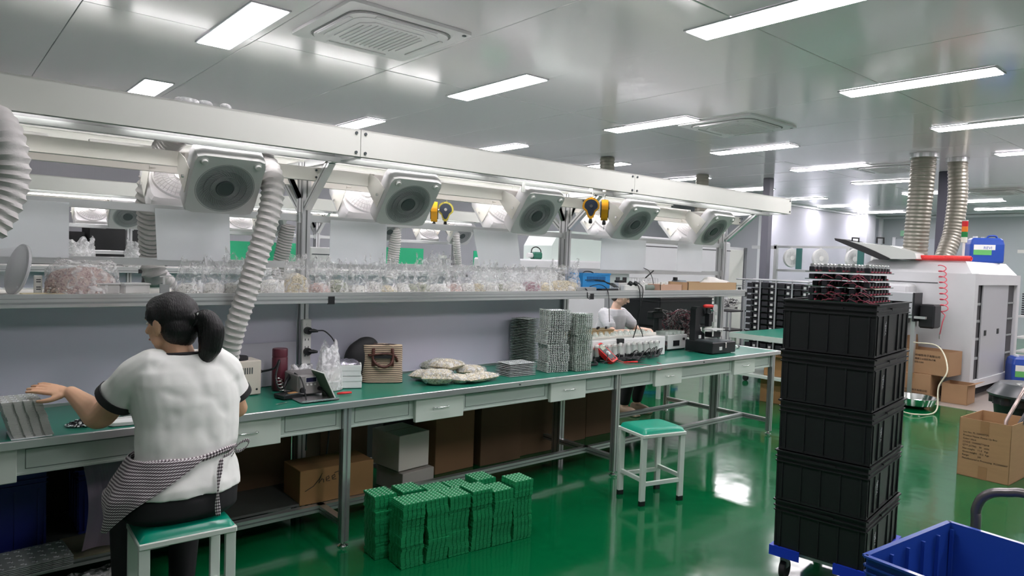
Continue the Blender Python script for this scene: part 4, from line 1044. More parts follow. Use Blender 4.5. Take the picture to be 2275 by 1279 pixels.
# on the far half of the bench: fixture in front of the second woman, black column, wiring bundles
t = T('storage_crate', 'big black crate behind the second woman, on a stand', 'crate', (7.05, 5.30, .86), -.03)
m = MB(); L_, W_, H_ = 1.0, .6, .34
m.b2((-L_/2, -W_/2, 0), (L_/2, W_/2, .01))
for a, b in (((-L_/2, -W_/2), (L_/2, -W_/2+.01)), ((-L_/2, W_/2-.01), (L_/2, W_/2)), ((-L_/2, -W_/2), (-L_/2+.01, W_/2)), ((L_/2-.01, -W_/2), (L_/2, W_/2))): m.b2((a[0], a[1], 0), (b[0], b[1], H_))
m.build('body', BLACK, t)
m = MB()
for z in (.30, .34):
    m.b2((-L_/2-.015, -W_/2-.015, z-.01), (L_/2+.015, -W_/2, z)); m.b2((-L_/2-.015, W_/2, z-.01), (L_/2+.015, W_/2+.015, z)); m.b2((-L_/2-.015, -W_/2, z-.01), (-L_/2, W_/2, z)); m.b2((L_/2, -W_/2, z-.01), (L_/2+.015, W_/2, z))
m.build('rim', BLACK, t)
t = T('crate_stand', 'grey metal stand under the big black crate', 'stand', (7.05, 5.30, 0), -.03)
for sx in (-1, 1):
    for sy in (-1, 1): MB().b2((sx*.42-.02, sy*.26-.02, 0), (sx*.42+.02, sy*.26+.02, .84)).build('leg', GREYG, t)
MB().b2((-.48, -.31, .83), (.48, .31, .858)).build('top', BLACKM, t)
WIR = mat('wire_red', (.42, .06, .10), .5)
def wires(name, label, pos, sx, sy, sz, n, mats, seed, cat='wires'):
    rg = random.Random(seed); t = T(name, label, cat, pos)
    for mi, mm in enumerate(mats):
        m = MB()
        for k in range(n):
            pts = [(rg.uniform(-sx, sx), rg.uniform(-sy, sy), rg.uniform(.004, sz)) for _ in range(4)]; m.tube(spline(pts, 4), .0028, 5, False)
        m.build('wire_bundle', mm, t, smooth=True)['kind'] = 'stuff'
    m = MB()
    for k in range(int(n*1.2)): m.box((rg.uniform(-sx, sx), rg.uniform(-sy, sy), rg.uniform(.01, sz*.9)), (.03, .03, .02), Matrix.Rotation(rg.random()*3, 3, 'Z'))
    m.build('components', CHIP, t)['kind'] = 'stuff'
    return t
wires('wired_board_pile', 'pile of wired boards with red leads left of the black press', (5.92, 4.30, TZ+.0), .22, .13, .33, 26, [mat('wire_dull_red', (.20, .04, .06), .5), BLACK, mat('wire_pale', (.3, .26, .26), .5)], 4, 'board pile')
t = T('black_column', 'upright black fixture column between fixture and wired boards', 'fixture', (5.42, 4.18, TZ))
MB().box((0, 0, .02), (.20, .16, .04), b=.004).build('base', BLACK, t); MB().box((.03, .02, .19), (.06, .06, .34), b=.004).build('column', BLACK, t); MB().box((-.04, .0, .30), (.16, .08, .07), b=.01).build('head', BLACKM, t)
# ------------------------------------------------------------------ shelf: bags of loose parts
SZ = 1.3625
G = 'bags of small parts on the shelf'
def sx_(px, y=3.87): return at(px, 640, y=y).x
BG = [  # px left, px right, top px, content height, kind, lean, label
 (105, 262, 574, .125, 3, .12, 'large sloping bag of rosy cream pieces at the left end of the shelf'),
 (385, 452, 570, .045, 1, .2, 'crumpled clear bag just right of the woman\'s head'),
 (446, 500, 575, .05, 1, .0, 'clear bag with pale pieces, second right of the woman\'s head'),
 (490, 545, 558, .05, 1, .1, 'tall pointed clear bag just left of the ribbed hose'),
 (574, 628, 592, .07, 1, -.1, 'white bag overhanging the shelf edge right of the ribbed hose'),
 (630, 684, 562, .105, 0, .0, 'round bag of cream pieces left of the near post'),
 (684, 730, 568, .05, 3, .1, 'tall bag of rosy pieces with a small printed tag, at the near post'),
 (724, 770, 578, .07, 2, .0, 'bag of grey-green pieces right of the near post'),
 (768, 816, 580, .035, 1, .0, 'bag with white pieces at the bottom and a pinkish top'),
 (812, 846, 576, .06, 1, .1, 'bag of speckled white pieces, fifth right of the near post'),
 (842, 878, 572, .035, 0, .0, 'tall bag with a beige upper part'),
 (876, 906, 580, .05, 1, .0, 'bag of white pieces with a faint beige tint'),
 (903, 923, 590, .045, 2, .0, 'narrow bag of grey pieces left of the tall clear bag'),
 (920, 953, 566, .055, 2, .0, 'bag of yellow-green pieces below the distant green panel'),
 (950, 994, 556, .045, 1, .1, 'tall clear bag with a folded peak and white pieces'),
 (991, 1022, 588, .05, 3, .0, 'bag of rosy pieces right of the tall peaked bag'),
 (1020, 1052, 582, .05, 1, .0, 'bag of white pieces with a dark printed column'),
 (1050, 1074, 586, .05, 0, .0, 'small bag of cream pieces under the slanted sheet'),
 (1068, 1102, 578, .06, 1, .1, 'leaning bag of white pieces under the slanted sheet'),
 (1094, 1120, 592, .05, 2, .0, 'small bag of grey-green pieces right of the slanted sheet'),
 (1112, 1160, 586, .06, 1, .0, 'wide bag of bright white pieces'),
 (1160, 1194, 590, .065, 4, .0, 'bag of purple pieces near the second post'),
 (1190, 1222, 592, .06, 0, .0, 'bag of cream pieces between the purple and the last bag'),
 (1220, 1278, 580, .075, 0, .1, 'last bag of cream-green pieces before the blue basket')]
for i, (a, b, tp, hc, kd, ln, lab) in enumerate(BG):
    y = 3.86+.02*math.sin(i*1.7)-(.03 if i in (4,) else 0); x0, x1 = sx_(a, y), sx_(b, y); top = at((a+b)/2, tp, y=y).z-SZ
    bag('bag_of_parts', lab, ((x0+x1)/2, y, SZ), R0.uniform(-.3, .3), (x1-x0)*1.02, min(.19, max(.12, (x1-x0))), hc, top, kd, i*3+1, G, lean=ln, n=340)
# things at the left end
t = T('plastic_cover', 'clear round plastic cover lying on its side at the left end of the shelf', 'cover', (sx_(36), 3.86, SZ+.113), 0, rot=Matrix.Rotation(.25, 3, 'Z') @ Matrix.Rotation(-1.35, 3, 'Y'))
t.scale = (1.13, 1.13, 1.13)
CL2 = mat('clear_dome', (.86, .88, .90), .06, alpha=.22, spec=1.0)
MB().lathe([(.0, .13), (.028, .128), (.055, .10), (.085, .03), (.098, .0), (.103, -.006), (.103, -.012), (.096, -.010)], (0, 0, 0), 36).build('dome', CL2, t, smooth='auto')
MB().lathe([(.100, -.012), (.105, -.008), (.105, .0), (.100, .003)], (0, 0, 0), 36).build('rim', mat('clear_rim', (.62, .63, .66), .2, alpha=.8), t, smooth='auto')
t = T('white_tag_box', 'narrow white box standing beside the clear round cover', 'box', (sx_(86), 3.90, SZ), .1)
MB().box((0, 0, .042), (.032, .022, .084), b=.003).build('body', WHITE, t)
m = MB()
for z in (.065, .055, .03, .02): m.box((0, -.0115, z), (.018, .001, .005))
m.build('print', DGREY, t)['kind'] = 'stuff'
o = MB().box((0, 0, .003), (.16, .10, .005)).build('yellow_card', mat('pale_yellow', (.72, .64, .40), .6), loc=(sx_(92), 3.81, SZ), rz=.1); tag(o, 'pale yellow card lying at the shelf edge by the clear cover', 'card')
for a, b, lab in ((196, 264, 'clear lidded plastic container left of the woman\'s head'), (268, 330, 'clear lidded plastic container just behind the woman\'s head')):
    x0, x1 = sx_(a, 3.83), sx_(b, 3.83); t = T('plastic_container', lab, 'container', ((x0+x1)/2, 3.83, SZ), .03, 'clear plastic containers'); W_ = x1-x0-.01
    MB().box((0, 0, .024), (W_, .10, .046), b=.006).build('body', mat('container_clear', (.80, .80, .78), .15, alpha=.55), t); MB().box((0, 0, .050), (W_+.008, .108, .008), b=.003).build('lid', mat('container_lid', (.75, .76, .76), .2, alpha=.7), t)
    MB().b2((W_/2, -.012, .02), (W_/2+.006, .012, .052)).build('clip', MGREY, t)
t = T('grey_stand', 'small grey clamp stand behind the woman\'s head', 'stand', (sx_(364, 3.86), 3.86, SZ), 0)
MB().prism([(-.022, -.02), (.022, -.02), (.016, .02), (-.016, .02)], 0, .045).build('base', MGREY, t); MB().bar((0, 0, .045), (0, 0, .085), .010).build('pole', LGREY, t); MB().bar((-.02, 0, .085), (.045, 0, .088), .006).build('arm', LGREY, t)
# right end of the shelf
t = T('plastic_basket', 'bright blue ventilated plastic basket on the shelf right of the bags', 'basket', ((sx_(1274, 3.93)+sx_(1334, 3.93))/2, 3.93, SZ), -.02)
Wb = sx_(1334, 3.93)-sx_(1274, 3.93)
m = MB(); m.b2((-Wb/2, -.10, 0), (Wb/2, .10, .004)); 
for a, b in (((-Wb/2, -.10), (Wb/2, -.096)), ((-Wb/2, .096), (Wb/2, .10)), ((-Wb/2, -.10), (-Wb/2+.004, .10)), ((Wb/2-.004, -.10), (Wb/2, .10))): m.b2((a[0], a[1], 0), (b[0], b[1], .14))
m.build('body', LBLUE, t); MB().b2((-Wb/2-.004, -.105, .128), (Wb/2+.004, -.098, .142)).build('rim', LBLUE, t)
m = MB()
for k in range(16): m.b2((-Wb*.34+k*Wb*.68/16, -.1015, .07), (-Wb*.34+(k+.5)*Wb*.68/16, -.0998, .115))
m.build('vent_slots', mat('blue_slot', (.01, .08, .25), .6), t)['kind'] = 'stuff'
MB().tube(spline([(-.06, 0, .138), (-.03, 0, .152), (.03, 0, .152), (.07, 0, .138)], 5), .005, 8).build('handle', BLACK, t, smooth=True)
t = T('tool_case', 'pale green-grey case with dark sockets behind the blue basket', 'case', (sx_(1363, 4.10), 4.10, SZ), 0)
MB().box((0, 0, .07), (.26, .14, .14), b=.004).build('body', mat('pale_case', (.55, .64, .62), .4), t); MB().box((.06, -.072, .08), (.05, .004, .05)).build('socket', BLACK, t); MB().box((-.03, -.072, .08), (.05, .004, .05)).build('socket', DGREY, t)
t = T('black_adapter', 'flat dark grey adapter lying in front of the blue basket', 'adapter', (sx_(1300, 3.80), 3.80, SZ), 0)
MB().box((0, 0, .016), (.22, .05, .03), b=.006).build('body', MGREY, t)
t = T('black_adapter', 'flat black adapter lying between the blue basket and the white power strip', 'adapter', (sx_(1350, 3.79), 3.79, SZ), .05)
MB().box((0, 0, .010), (.22, .06, .018), b=.005).build('body', BLACK, t)
t = T('small_carton', 'small white and purple carton with a black lid piece behind the white power strip', 'box', (sx_(1378, 3.88), 3.88, SZ), 0)
MB().box((0, 0, .032), (.15, .09, .064), b=.003).build('body', LGREY, t); MB().box((.02, -.046, .02), (.11, .002, .03)).build('stripe', mat('purple', (.10, .08, .22), .5), t); MB().box((-.01, 0, .075), (.09, .05, .02), b=.006).build('lid_piece', BLACK, t)
t = T('power_strip', 'white power strip on the shelf with two black plugs and hanging cords', 'power strip', (sx_(1398, 3.79), 3.79, SZ), -.1)
MB().box((0, 0, .025), (.16, .06, .05), b=.008).build('body', WHITE, t)
for k in (-.01, .05): MB().cyl((k, -.01, .048), (k, -.03, .07), .020, 14).build('plug', BLACK, t)
CO = []
for k, (pts, lab) in enumerate((([A(1410, 630, y=3.77), A(1420, 640, y=3.73), A(1422, 680, y=3.72), A(1413, 730, y=3.75), A(1395, 775, y=3.80), A(1370, 792, y=3.78)], 'black cord hanging from the shelf power strip to the meter'),
      ([A(1418, 628, y=3.77), A(1428, 640, y=3.73), A(1426, 665, y=3.72), A(1415, 710, y=3.75), A(1425, 735, y=3.78), A(1428, 760, y=3.80), A(1412, 790, y=3.75)], 'black cord hanging from the shelf power strip to the clear tubes'),
      ([A(1310, 636, y=3.8), A(1333, 632, y=3.76), A(1350, 645, y=3.735), A(1353, 680, y=3.735), A(1354, 715, y=3.9)], 'thin black cord hanging over the shelf edge in front of the second woman'),
      ([A(1300, 640, y=3.77), A(1305, 650, y=3.735), A(1306, 662, y=3.735), A(1312, 656, y=3.735), A(1302, 641, y=3.77)], 'short black cord loop over the shelf edge below the blue basket'))):
    o = MB().tube(spline(pts, 8), .0042 if k < 2 else .003, 6).build('hanging_cord', BLACK, smooth=True); tag(o, lab, 'cord', 'cords over the shelf edge')
for k in range(3):
    pts = [A(1300+20*k, 622, y=3.80), A(1335+8*k, 622+4*k, y=3.78), A(1352+5*k, 630, y=3.76), A(1366+4*k, 638, y=3.80)]
    o = MB().tube(spline(pts, 6), .004, 6).build('adapter_cord', BLACK, smooth=True); tag(o, ('upper', 'middle', 'lower')[k]+' black adapter cord arching over the flat adapters on the shelf', 'cord', 'adapter cords on the shelf')
t = T('wire_basket', 'white wire letter basket with clear packets behind the grey roll', 'basket', (sx_(1420, 4.05), 4.05, SZ), 0)
m = MB()
for k in range(9): m.bar((-.15+k*.0375, -.09, .0), (-.15+k*.0375, -.09, .10), .003); m.bar((-.15+k*.0375, .09, .0), (-.15+k*.0375, .09, .10), .003)
for z in (.003, .03, .06, .10):
    for s in (-1, 1): m.bar((-.15, s*.09, z), (.15, s*.09, z), .003); m.bar((s*.15, -.09, z), (s*.15, .09, z), .003)
m.build('wires', LGREY, t)['kind'] = 'stuff'
bag('plastic_bag', 'small clear crumpled bag in front of the wire basket', (sx_(1430, 3.93), 3.93, SZ), 0, .16, .1, .04, .09, 1, 61, n=30)
t = T('grey_roll', 'grey-green roll lying at the shelf edge left of the small carton tray', 'roll', (sx_(1440, 3.80), 3.80, SZ), 0)
MB().cyl((-.06, 0, .026), (.06, 0, .026), .025, 18).build('roll', mat('roll_green', (.18, .22, .19), .6), t, smooth='auto'); MB().box((-.085, 0, .026), (.05, .045, .05), b=.008).build('end_block', LGREY, t)
o = MB().tube(spline([A(1430, 595, y=3.98), A(1442, 602, y=3.93), A(1450, 620, y=3.9), A(1452, 636, y=3.86)], 6), .003, 6).build('thin_cord', BLACK); tag(o, 'thin black cord rising from the shelf behind the grey roll', 'cord')
o = MB().tube([A(1434, 617, y=3.92), A(1452, 601, y=3.90)], .006, 8).build('black_pen', BLACK); tag(o, 'black pen leaning up behind the grey roll', 'pen')
def carton(name, label, pos, rz, L, W, H, m=CARD, flaps=0, closed=True, tape=True, group=None, fl=(1, 1, 1, 1), fa=1.9, cat='box'):
    t = T(name, label, cat, pos, rz, group); th = .005
    if closed:
        MB().box((0, 0, H/2), (L, W, H), b=.003).build('body', m, t)
        MB().b2((-L/2+.001, -.001, H), (L/2-.001, .001, H+.001)).build('seam', CARDD, t)
        if tape:
            MB().b2((-L/2-.0008, -.028, H*.8), (L/2+.0008, .028, H+.0012)).build('tape', TAPE, t)
            MB().b2((-L/2-.0008, -.028, 0), (L/2+.0008, .028, H*.2)).build('tape', TAPE, t)
    else:
        w_ = MB(); w_.b2((-L/2, -W/2, 0), (L/2, W/2, th)); w_.b2((-L/2, -W/2, 0), (L/2, -W/2+th, H)); w_.b2((-L/2, W/2-th, 0), (L/2, W/2, H)); w_.b2((-L/2, -W/2, 0), (-L/2+th, W/2, H)); w_.b2((L/2-th, -W/2, 0), (L/2, W/2, H)); w_.build('body', m, t)
        for k, (o, ax, hl, fw) in enumerate(((Vector((0, -W/2, H)), 0, L, flaps), (Vector((0, W/2, H)), 0, L, flaps), (Vector((-L/2, 0, H)), 1, W, flaps), (Vector((L/2, 0, H)), 1, W, flaps))):
            if not flaps or not fl[k]: continue
            sg = -1 if k in (0, 2) else 1; a = fa+.15*math.sin(k*5.)
            if ax == 0: M = Matrix.Translation(o) @ Matrix.Rotation(-sg*a, 4, 'X'); f = MB().b2((-hl/2+.004, -.002, 0), (hl/2-.004, .002, fw))
            else: M = Matrix.Translation(o) @ Matrix.Rotation(sg*a, 4, 'Y'); f = MB().b2((-.002, -hl/2+.004, 0), (.002, hl/2-.004, fw))
            f.tf(M).build('flap', m, t)
    return t
x0, x1 = sx_(1455, 3.80), sx_(1503, 3.80); carton('card_tray', 'small pinkish cardboard tray between the grey roll and the long tray', ((x0+x1)/2, 3.81, SZ), 0, x1-x0, .14, .055, mat('pink_card', (.60, .38, .28), .8), closed=False, cat='tray')
for k, (px, lab) in enumerate(((1465, 'white knob-like part in the small cardboard tray'), (1482, 'clear capped part in the small cardboard tray'))):
    o = MB().lathe([(.0, 0), (.028, .0), (.03, .03), (.012, .04), (.010, .06), (0, .062)], (sx_(px, 3.85), 3.83+.03*k, SZ+.012), 14).build('loose_part', WHITE, smooth='auto'); tag(o, lab, 'part')
t = T('grey_housing', 'rounded grey housing between the small and the long cardboard tray', 'housing', (sx_(1508, 3.92), 3.92, SZ), 0); MB().box((0, 0, .045), (.13, .12, .09), b=.02).build('body', mat('blue_grey', (.28, .32, .35), .4), t); MB().box((-.06, 0, .10), (.03, .03, .03)).build('clip', BLACK, t)
x0, x1 = sx_(1517, 3.80), sx_(1628, 3.80); carton('card_tray', 'long low cardboard tray with white foam on top at the shelf end', ((x0+x1)/2-.02, 3.85, SZ), 0, x1-x0-.03, .22, .075, mat('tray_card', (.50, .33, .19), .8), closed=False, cat='tray')
m = MB(); ball(m, (0, 0, .02), (.22, .07, .035)); ball(m, (-.05, .0, .045), (.11, .05, .03)); ball(m, (.18, .01, .02), (.09, .04, .02))
o = fuse('foam_sheet', m, mat('foam_white', (.80, .78, .74), .5, bump=.5, bscale=30), voxel=.01, smooth=3, loc=(sx_(1585, 3.87), 3.87, SZ+.052)); tag(o, 'crumpled white foam sheet lying on the long cardboard tray', 'foam')
# ------------------------------------------------------------------ stools
STW = mat('stool_paint', (.62, .70, .64), .35); VIN = mat('green_vinyl', (.0, .27, .17), .28)
def stool(pos, rz, label, L=.36, W=.27):
    t = T('stool', label, 'stool', pos, rz, 'green-topped stools')
    hx, hy = L/2-.022, W/2-.022
    lg = None
    for sx in (-1, 1):
        for sy in (-1, 1):
            l = MB().b2((sx*hx-.02, sy*hy-.012, .03), (sx*hx+.02, sy*hy+.012, .46), .002).build('leg', STW, t); MB().b2((sx*hx-.021, sy*hy-.013, 0), (sx*hx+.021, sy*hy+.013, .032), .002).build('rubber_foot', BLACK, l)
    for sy in (-1, 1): MB().b2((-hx+.02, sy*hy-.01, .13), (hx-.02, sy*hy+.01, .155)).build('stretcher', STW, t)
    for sx in (-1, 1): MB().b2((sx*hx-.01, -hy+.01, .155), (sx*hx+.01, hy-.01, .18)).build('stretcher', STW, t)
    MB().b2((-L/2, -W/2, .45), (L/2, W/2, .475), .004).build('seat_frame', STW, t)
    def fn(u, v):
        x, y = (2*u-1), (2*v-1); e = max(0, 1-x**6)**.5*max(0, 1-y**6)**.5; return (x*(L/2-.004), y*(W/2-.004), .474+.036*e**.6)
    m = MB(); m.grid(fn, 22, 18); m.build('seat', VIN, t, smooth=True); return t
stool((.80, 2.965, 0), -.045, 'stool with green vinyl seat that the woman in white sits on')
stool((3.79, 2.93, 0), -.245, 'empty stool with green vinyl seat standing in the aisle', W=.29)
# ------------------------------------------------------------------ black crates on a blue-cornered trolley
CRB = mat('crate_black', (.012, .013, .014), .42)
def crate(name, label, pos, rz, L, W, H, m, group=None, open_=True, sc=1):
    t = T(name, label, 'crate', pos, rz, group); hx, hy = L/2, W/2; th = .006; tp = .005
    def wall(a, b, n_):   # thin wall panel along an edge, leaning outwards
        mb = MB(); a = Vector(a); b = Vector(b); n_ = Vector(n_); lo = n_*-tp
        P = [a+lo, b+lo, b, a]; P[0].z = P[1].z = 0; P[2] = b.copy(); P[3] = a.copy(); P[2].z = P[3].z = H
        vs = P+[p-n_*th for p in P]; mb.add(vs, [(0, 1, 2, 3), (4, 7, 6, 5), (0, 4, 5, 1), (1, 5, 6, 2), (2, 6, 7, 3), (3, 7, 4, 0)])
        # ribs and rim bands
        L_ = (b-a).length; u = (b-a)/L_
        for z0, z1, o in ((H-.007, H, .006), (H-.036, H-.030, .003), (H-.058, H-.053, .002), (.0, .010, -.002)):
            c = (a+b)/2+n_*(o/2-tp*(1-z0/H)*.9); c.z = (z0+z1)/2
            if abs(u.x) > .5: mb.box(c, (L_+o, o+.012, z1-z0))
            else: mb.box(c, (o+.012, L_+o, z1-z0))
        nr = max(3, round(L_/.10))
        for k in range(nr+1):
            if L_ > .5 and k in (nr//2,): continue
            q = a+u*(.03+(L_-.06)*k/nr); c = q+n_*(.002-tp*.55); c.z = H*.40
            d = (.008, .008, H*.74); mb.box(c, d, Matrix.Rotation(0, 3, 'Z'))
        # grip recess
        c = (a+b)/2+n_*.004; c.z = H-.030
        if abs(u.x) > .5: mb.box(c, (.14, .012, .012))
        else: mb.box(c, (.012, .14, .012))
        return mb
    for (a, b, n_) in (((-hx, -hy), (hx, -hy), (0, -1)), ((hx, -hy), (hx, hy), (1, 0)), ((hx, hy), (-hx, hy), (0, 1)), ((-hx, hy), (-hx, -hy), (-1, 0))):
        wall((*a, 0), (*b, 0), (*n_, 0)).build('side_wall', m, t)
    MB().b2((-hx+tp, -hy+tp, 0), (hx-tp, hy-tp, .006)).build('floor_panel', m, t)
    return t
c0 = Vector((3.40, 1.35)); ang = math.radians(7.5); U = Vector((math.cos(ang), math.sin(ang))); V = Vector((-math.sin(ang), math.cos(ang)))
LC, WC = .60, .43
cc = c0+U*(LC/2)+V*(WC/2)
for k in range(5):
    lab = ('lowest black crate of the tall stack, resting on the trolley', 'second black crate from the bottom of the tall stack', 'middle black crate of the tall stack', 'fourth black crate from the bottom of the tall stack', 'top black crate of the tall stack, filled with circuit boards')[k]
    q = cc+V*(.002*math.sin(k*2))+U*(.003*math.cos(k*3)-.012-.002*k)
    t = crate('storage_crate', lab, (q.x, q.y, .165+.2565*k), ang+.004*math.sin(k*1.3), LC, WC, .252, CRB, 'black crates in the tall stack')
    text('YXSL', .030, 'crate_lettering', mat('moulded_letters', (.35, .36, .37), .5), t, frame4((0, 0, 1), (-1, 0, 0), (0, -1, 0), (-.165, -WC/2-.010, .10)), .001)
# boards standing out of the top crate
BP = T('board_stack', 'stack of populated green boards standing out of the top crate', 'circuit boards', (cc.x-.025, cc.y-.004, .165+.2565*4+.01), ang)
rg = random.Random(2)
for k in range(11):
    z = .02+.0365*k; m = MB(); m.k = 0; m.box((rg.uniform(-.006, .006), 0, z), (.38, .32, .003)); bd = m.build('board', mat('board_deep_green', (.012, .06, .035), .45), BP)
    m = MB()
    for i in range(7):
        for j in range(5):
            cx = -.165+.055*i; cy = -.13+.065*j
            if rg.random() < .15 and k < 10: continue
            m.k = 0; m.box((cx, cy, z+.014), (.032, .026, .024), b=.002); m.k = 1; m.box((cx+.024, cy+.01, z+.009), (.010, .014, .014)); m.k = 2; m.box((cx-.002, cy-.02, z+.006), (.02, .006, .008))
            if k == 10: m.k = 3; m.box((cx, cy, z+.032), (.026, .020, .018), b=.003)
    m.build('components', [CHIP, MGREY, WIR, CHROME], bd)['kind'] = 'stuff'
m = MB()
for k in range(34):
    p = Vector((-.21, rg.uniform(-.16, .1), rg.uniform(.20, .37))); m.tube(spline([p, p+Vector((-.02, -.02, .015)), p+Vector((.02, -.05, rg.uniform(-.02, .02)))], 3), .0018, 4, False)
m.build('wire_ends', mat('wire_pinkred', (.40, .10, .14), .5), BP)['kind'] = 'stuff'
# trolley under the stack
t = T('trolley', 'low trolley with blue corners and black castors under the black crates', 'trolley', (cc.x, cc.y, 0), ang)
MB().b2((-.29, -.21, .142), (.29, .21, .162)).build('deck', LGREY, t)
for sx in (-1, 1):
    for sy in (-1, 1):
        m = MB(); m.prism([(0, 0), (-.13, 0), (-.13, .02), (-.02, .02), (-.02, .12), (0, .12)] if False else [(.012, .012), (-.14, .012), (-.13, -.02), (-.03, -.03), (-.02, -.13), (.012, -.14)], .125, .175, Matrix.Translation((sx*.31, sy*.22, 0)) @ Matrix.Scale(sx, 4, (1, 0, 0)) @ Matrix.Scale(sy, 4, (0, 1, 0)))
        m.build('corner', BLUET, t)
        x, y = sx*.26, sy*.17
        c = MB().b2((x-.02, y-.018, .06), (x+.02, y+.018, .128)).build('castor_fork', MGREY, t)
        MB().lathe([(.02, -.014), (.048, -.014), (.05, 0), (.048, .014), (.02, .014)], (x, y-.0, .05), 24, Matrix.Rotation(PI/2, 3, 'X') @ Matrix.Rotation(0, 3, 'Z')).build('wheel', BLACKM, c, smooth='auto')
# blue crate on a hand truck, right foreground
bz = .68; bl = at(1925, 1232, z=bz); bb = at(2110, 1158, z=bz)
d = (bb-bl); d.z = 0; Lb = d.length; a2 = math.atan2(d.y, d.x); U2 = d.normalized(); V2 = Vector((U2.y, -U2.x, 0))
Wb2 = .42; c2 = bl+U2*(Lb/2)+V2*(Wb2/2)
t = crate('blue_crate', 'bright blue empty plastic crate at the lower right corner', (c2.x, c2.y, bz-.26), a2, Lb, Wb2, .26, BLUE)
m = MB()
for k in range(6): m.b2((-Lb/2+.02+k*(Lb-.04)/5-.004, Wb2/2-.024, .01), (-Lb/2+.02+k*(Lb-.04)/5+.004, Wb2/2-.012, .24))
m.build('inner_ribs', BLUE, t)['kind'] = 'stuff'
c3 = Vector((c2.x, c2.y, 0))
t = crate('blue_crate', 'lower blue crate hidden under the bright blue one at the lower right', (c2.x, c2.y, .16), a2, Lb, Wb2, .255, BLUE)
t = T('hand_truck', 'platform truck with a bent dark steel push handle, under the blue crates', 'hand truck', (c3.x, c3.y, 0), a2)
MB().b2((-Lb/2-.03, -Wb2/2-.03, .12), (Lb/2+.12, Wb2/2+.03, .155), .005).build('platform', MGREY, t)
hp = []
for px, py in ((2168, 1160), (2168, 1135), (2180, 1108), (2205, 1095), (2240, 1094), (2290, 1099)):
    hp.append(at(px, py, x=3.02))
inv = (Matrix.Translation(c3) @ Matrix.Rotation(a2, 4, 'Z')).inverted()
hl = [inv @ p for p in hp]; lo = hl[0].copy(); lo.z = .155; hl = [lo, lo.lerp(hl[0], .5)]+hl
far = hl[-1]+Vector((0, -.25, 0)); hl += [far, Vector((far.x, far.y-.05, far.z-.06)), Vector((far.x, far.y-.05, .155))]
MB().tube(spline(hl, 6), .017, 14).build('push_handle', mat('dark_steel', (.16, .15, .15), .28, .6), t, smooth=True)
for sx in (-1, 1):
    for sy in (-1, 1): MB().lathe([(.0, -.018), (.055, -.018), (.06, 0), (.055, .018), (0, .018)], (sx*(Lb/2-.06), sy*.16, .06), 20, Matrix.Rotation(PI/2, 3, 'X')).build('wheel', BLACKM, t, smooth='auto')

# ------------------------------------------------------------------ large carton with a bin and a pole
q0 = at(2125, 1052, z=0); q1 = at(2240, 1079, z=0)
e = q1-q0; a3 = math.atan2(e.y, e.x)+PI/2  # face looks at the camera
Wf = e.length; nrm = Vector((-e.y, e.x, 0)).normalized()
if nrm.x < 0: nrm = -nrm
cen = (q0+q1)/2+nrm*.25
t = carton('large_carton', 'large open brown carton with printed lines on the right of the aisle', (cen.x, cen.y, 0), math.atan2(nrm.y, nrm.x), .50, Wf, .46, closed=False, flaps=0)
Fm = frame4((0, -1, 0), (0, 0, 1), (-1, 0, 0), (-.251, Wf/2-.03, .345))
for k, s in enumerate(('Loc No: PL-2200007(9)', 'Product Name: Power Up Box', 'Color: black', 'CODE: 1000000772018', 'QTY (CTN):   30   units', 'Net weight:   11.5   Kgs', 'Gross weight:  15.2  Kgs', 'Range:           3/8', 'Manufactured in Processing  PL22000007')):
    text(s, .0185, 'printed_line', INK, t, Fm @ Matrix.Translation((0, -.026*k, 0)), .0004)
MB().b2((-.2515, -.03, .36), (-.2505, .03, .46)).build('tape', TAPE, t); MB().b2((-.2515, -.03, 0), (-.2505, .03, .10)).build('tape', TAPE, t)
p0 = at(2235, 935, x=cen.x-.05); p1 = at(2290, 840, x=cen.x+.25)
o = MB().tube([Vector((p0.x+.02, p0.y, .06)), p0, p1], .014, 12).build('steel_pole', mat('worn_steel', (.45, .36, .33), .3, .7), smooth=True); tag(o, 'worn steel pole standing in the large open carton', 'pole')
p0 = at(2262, 950, x=cen.x-.02); o = MB().tube([Vector((p0.x, p0.y, .05)), p0, p0+Vector((.12, -.03, .12))], .02, 10).build('black_bar', BLACK, smooth=True); tag(o, 'black bar standing beside the steel pole in the large carton', 'bar')
# waste bin with lid
g = at(2215, 960, z=0); bx, by = 7.30, 1.62
p = at(2195, 900, z=.45); t = T('waste_bin', 'black waste bin with a domed lid and a black liner, behind the large carton', 'waste bin', (p.x+.30, p.y-.22, 0), 0)
MB().lathe([(.0, 0), (.20, 0), (.26, .50), (.27, .52)], (0, 0, 0), 28, sx=1, sy=1.0).build('bin_body', BLACK, t, smooth='auto')
m = MB(); m.grid(lambda u, v: ((.28+.012*math.sin(u*2*PI*17)+.02*noise.noise(Vector((u*20, v*3, 1))))*math.cos(2*PI*u), (.28+.012*math.sin(u*2*PI*17))*math.sin(2*PI*u), .46+.07*v), 80, 5, True); m.build('bin_liner', mat('bin_liner', (.02, .02, .022), .2), t, smooth=True)
MB().lathe([(.30, .53), (.31, .55), (.29, .57), (.25, .62), (.22, .645), (.0, .66)], (0, 0, 0), 32).build('lid', mat('lid_grey', (.05, .055, .06), .3), t, smooth='auto')
m = MB()
m.tube([(-.20, .02, .652), (-.17, .05, .655), (-.14, .02, .656)], .004, 5); m.tube([(-.15, -.10, .652), (-.12, -.08, .655), (-.09, -.11, .655)], .004, 5); m.build('paint_marks', WHITE, t)['kind'] = 'stuff'

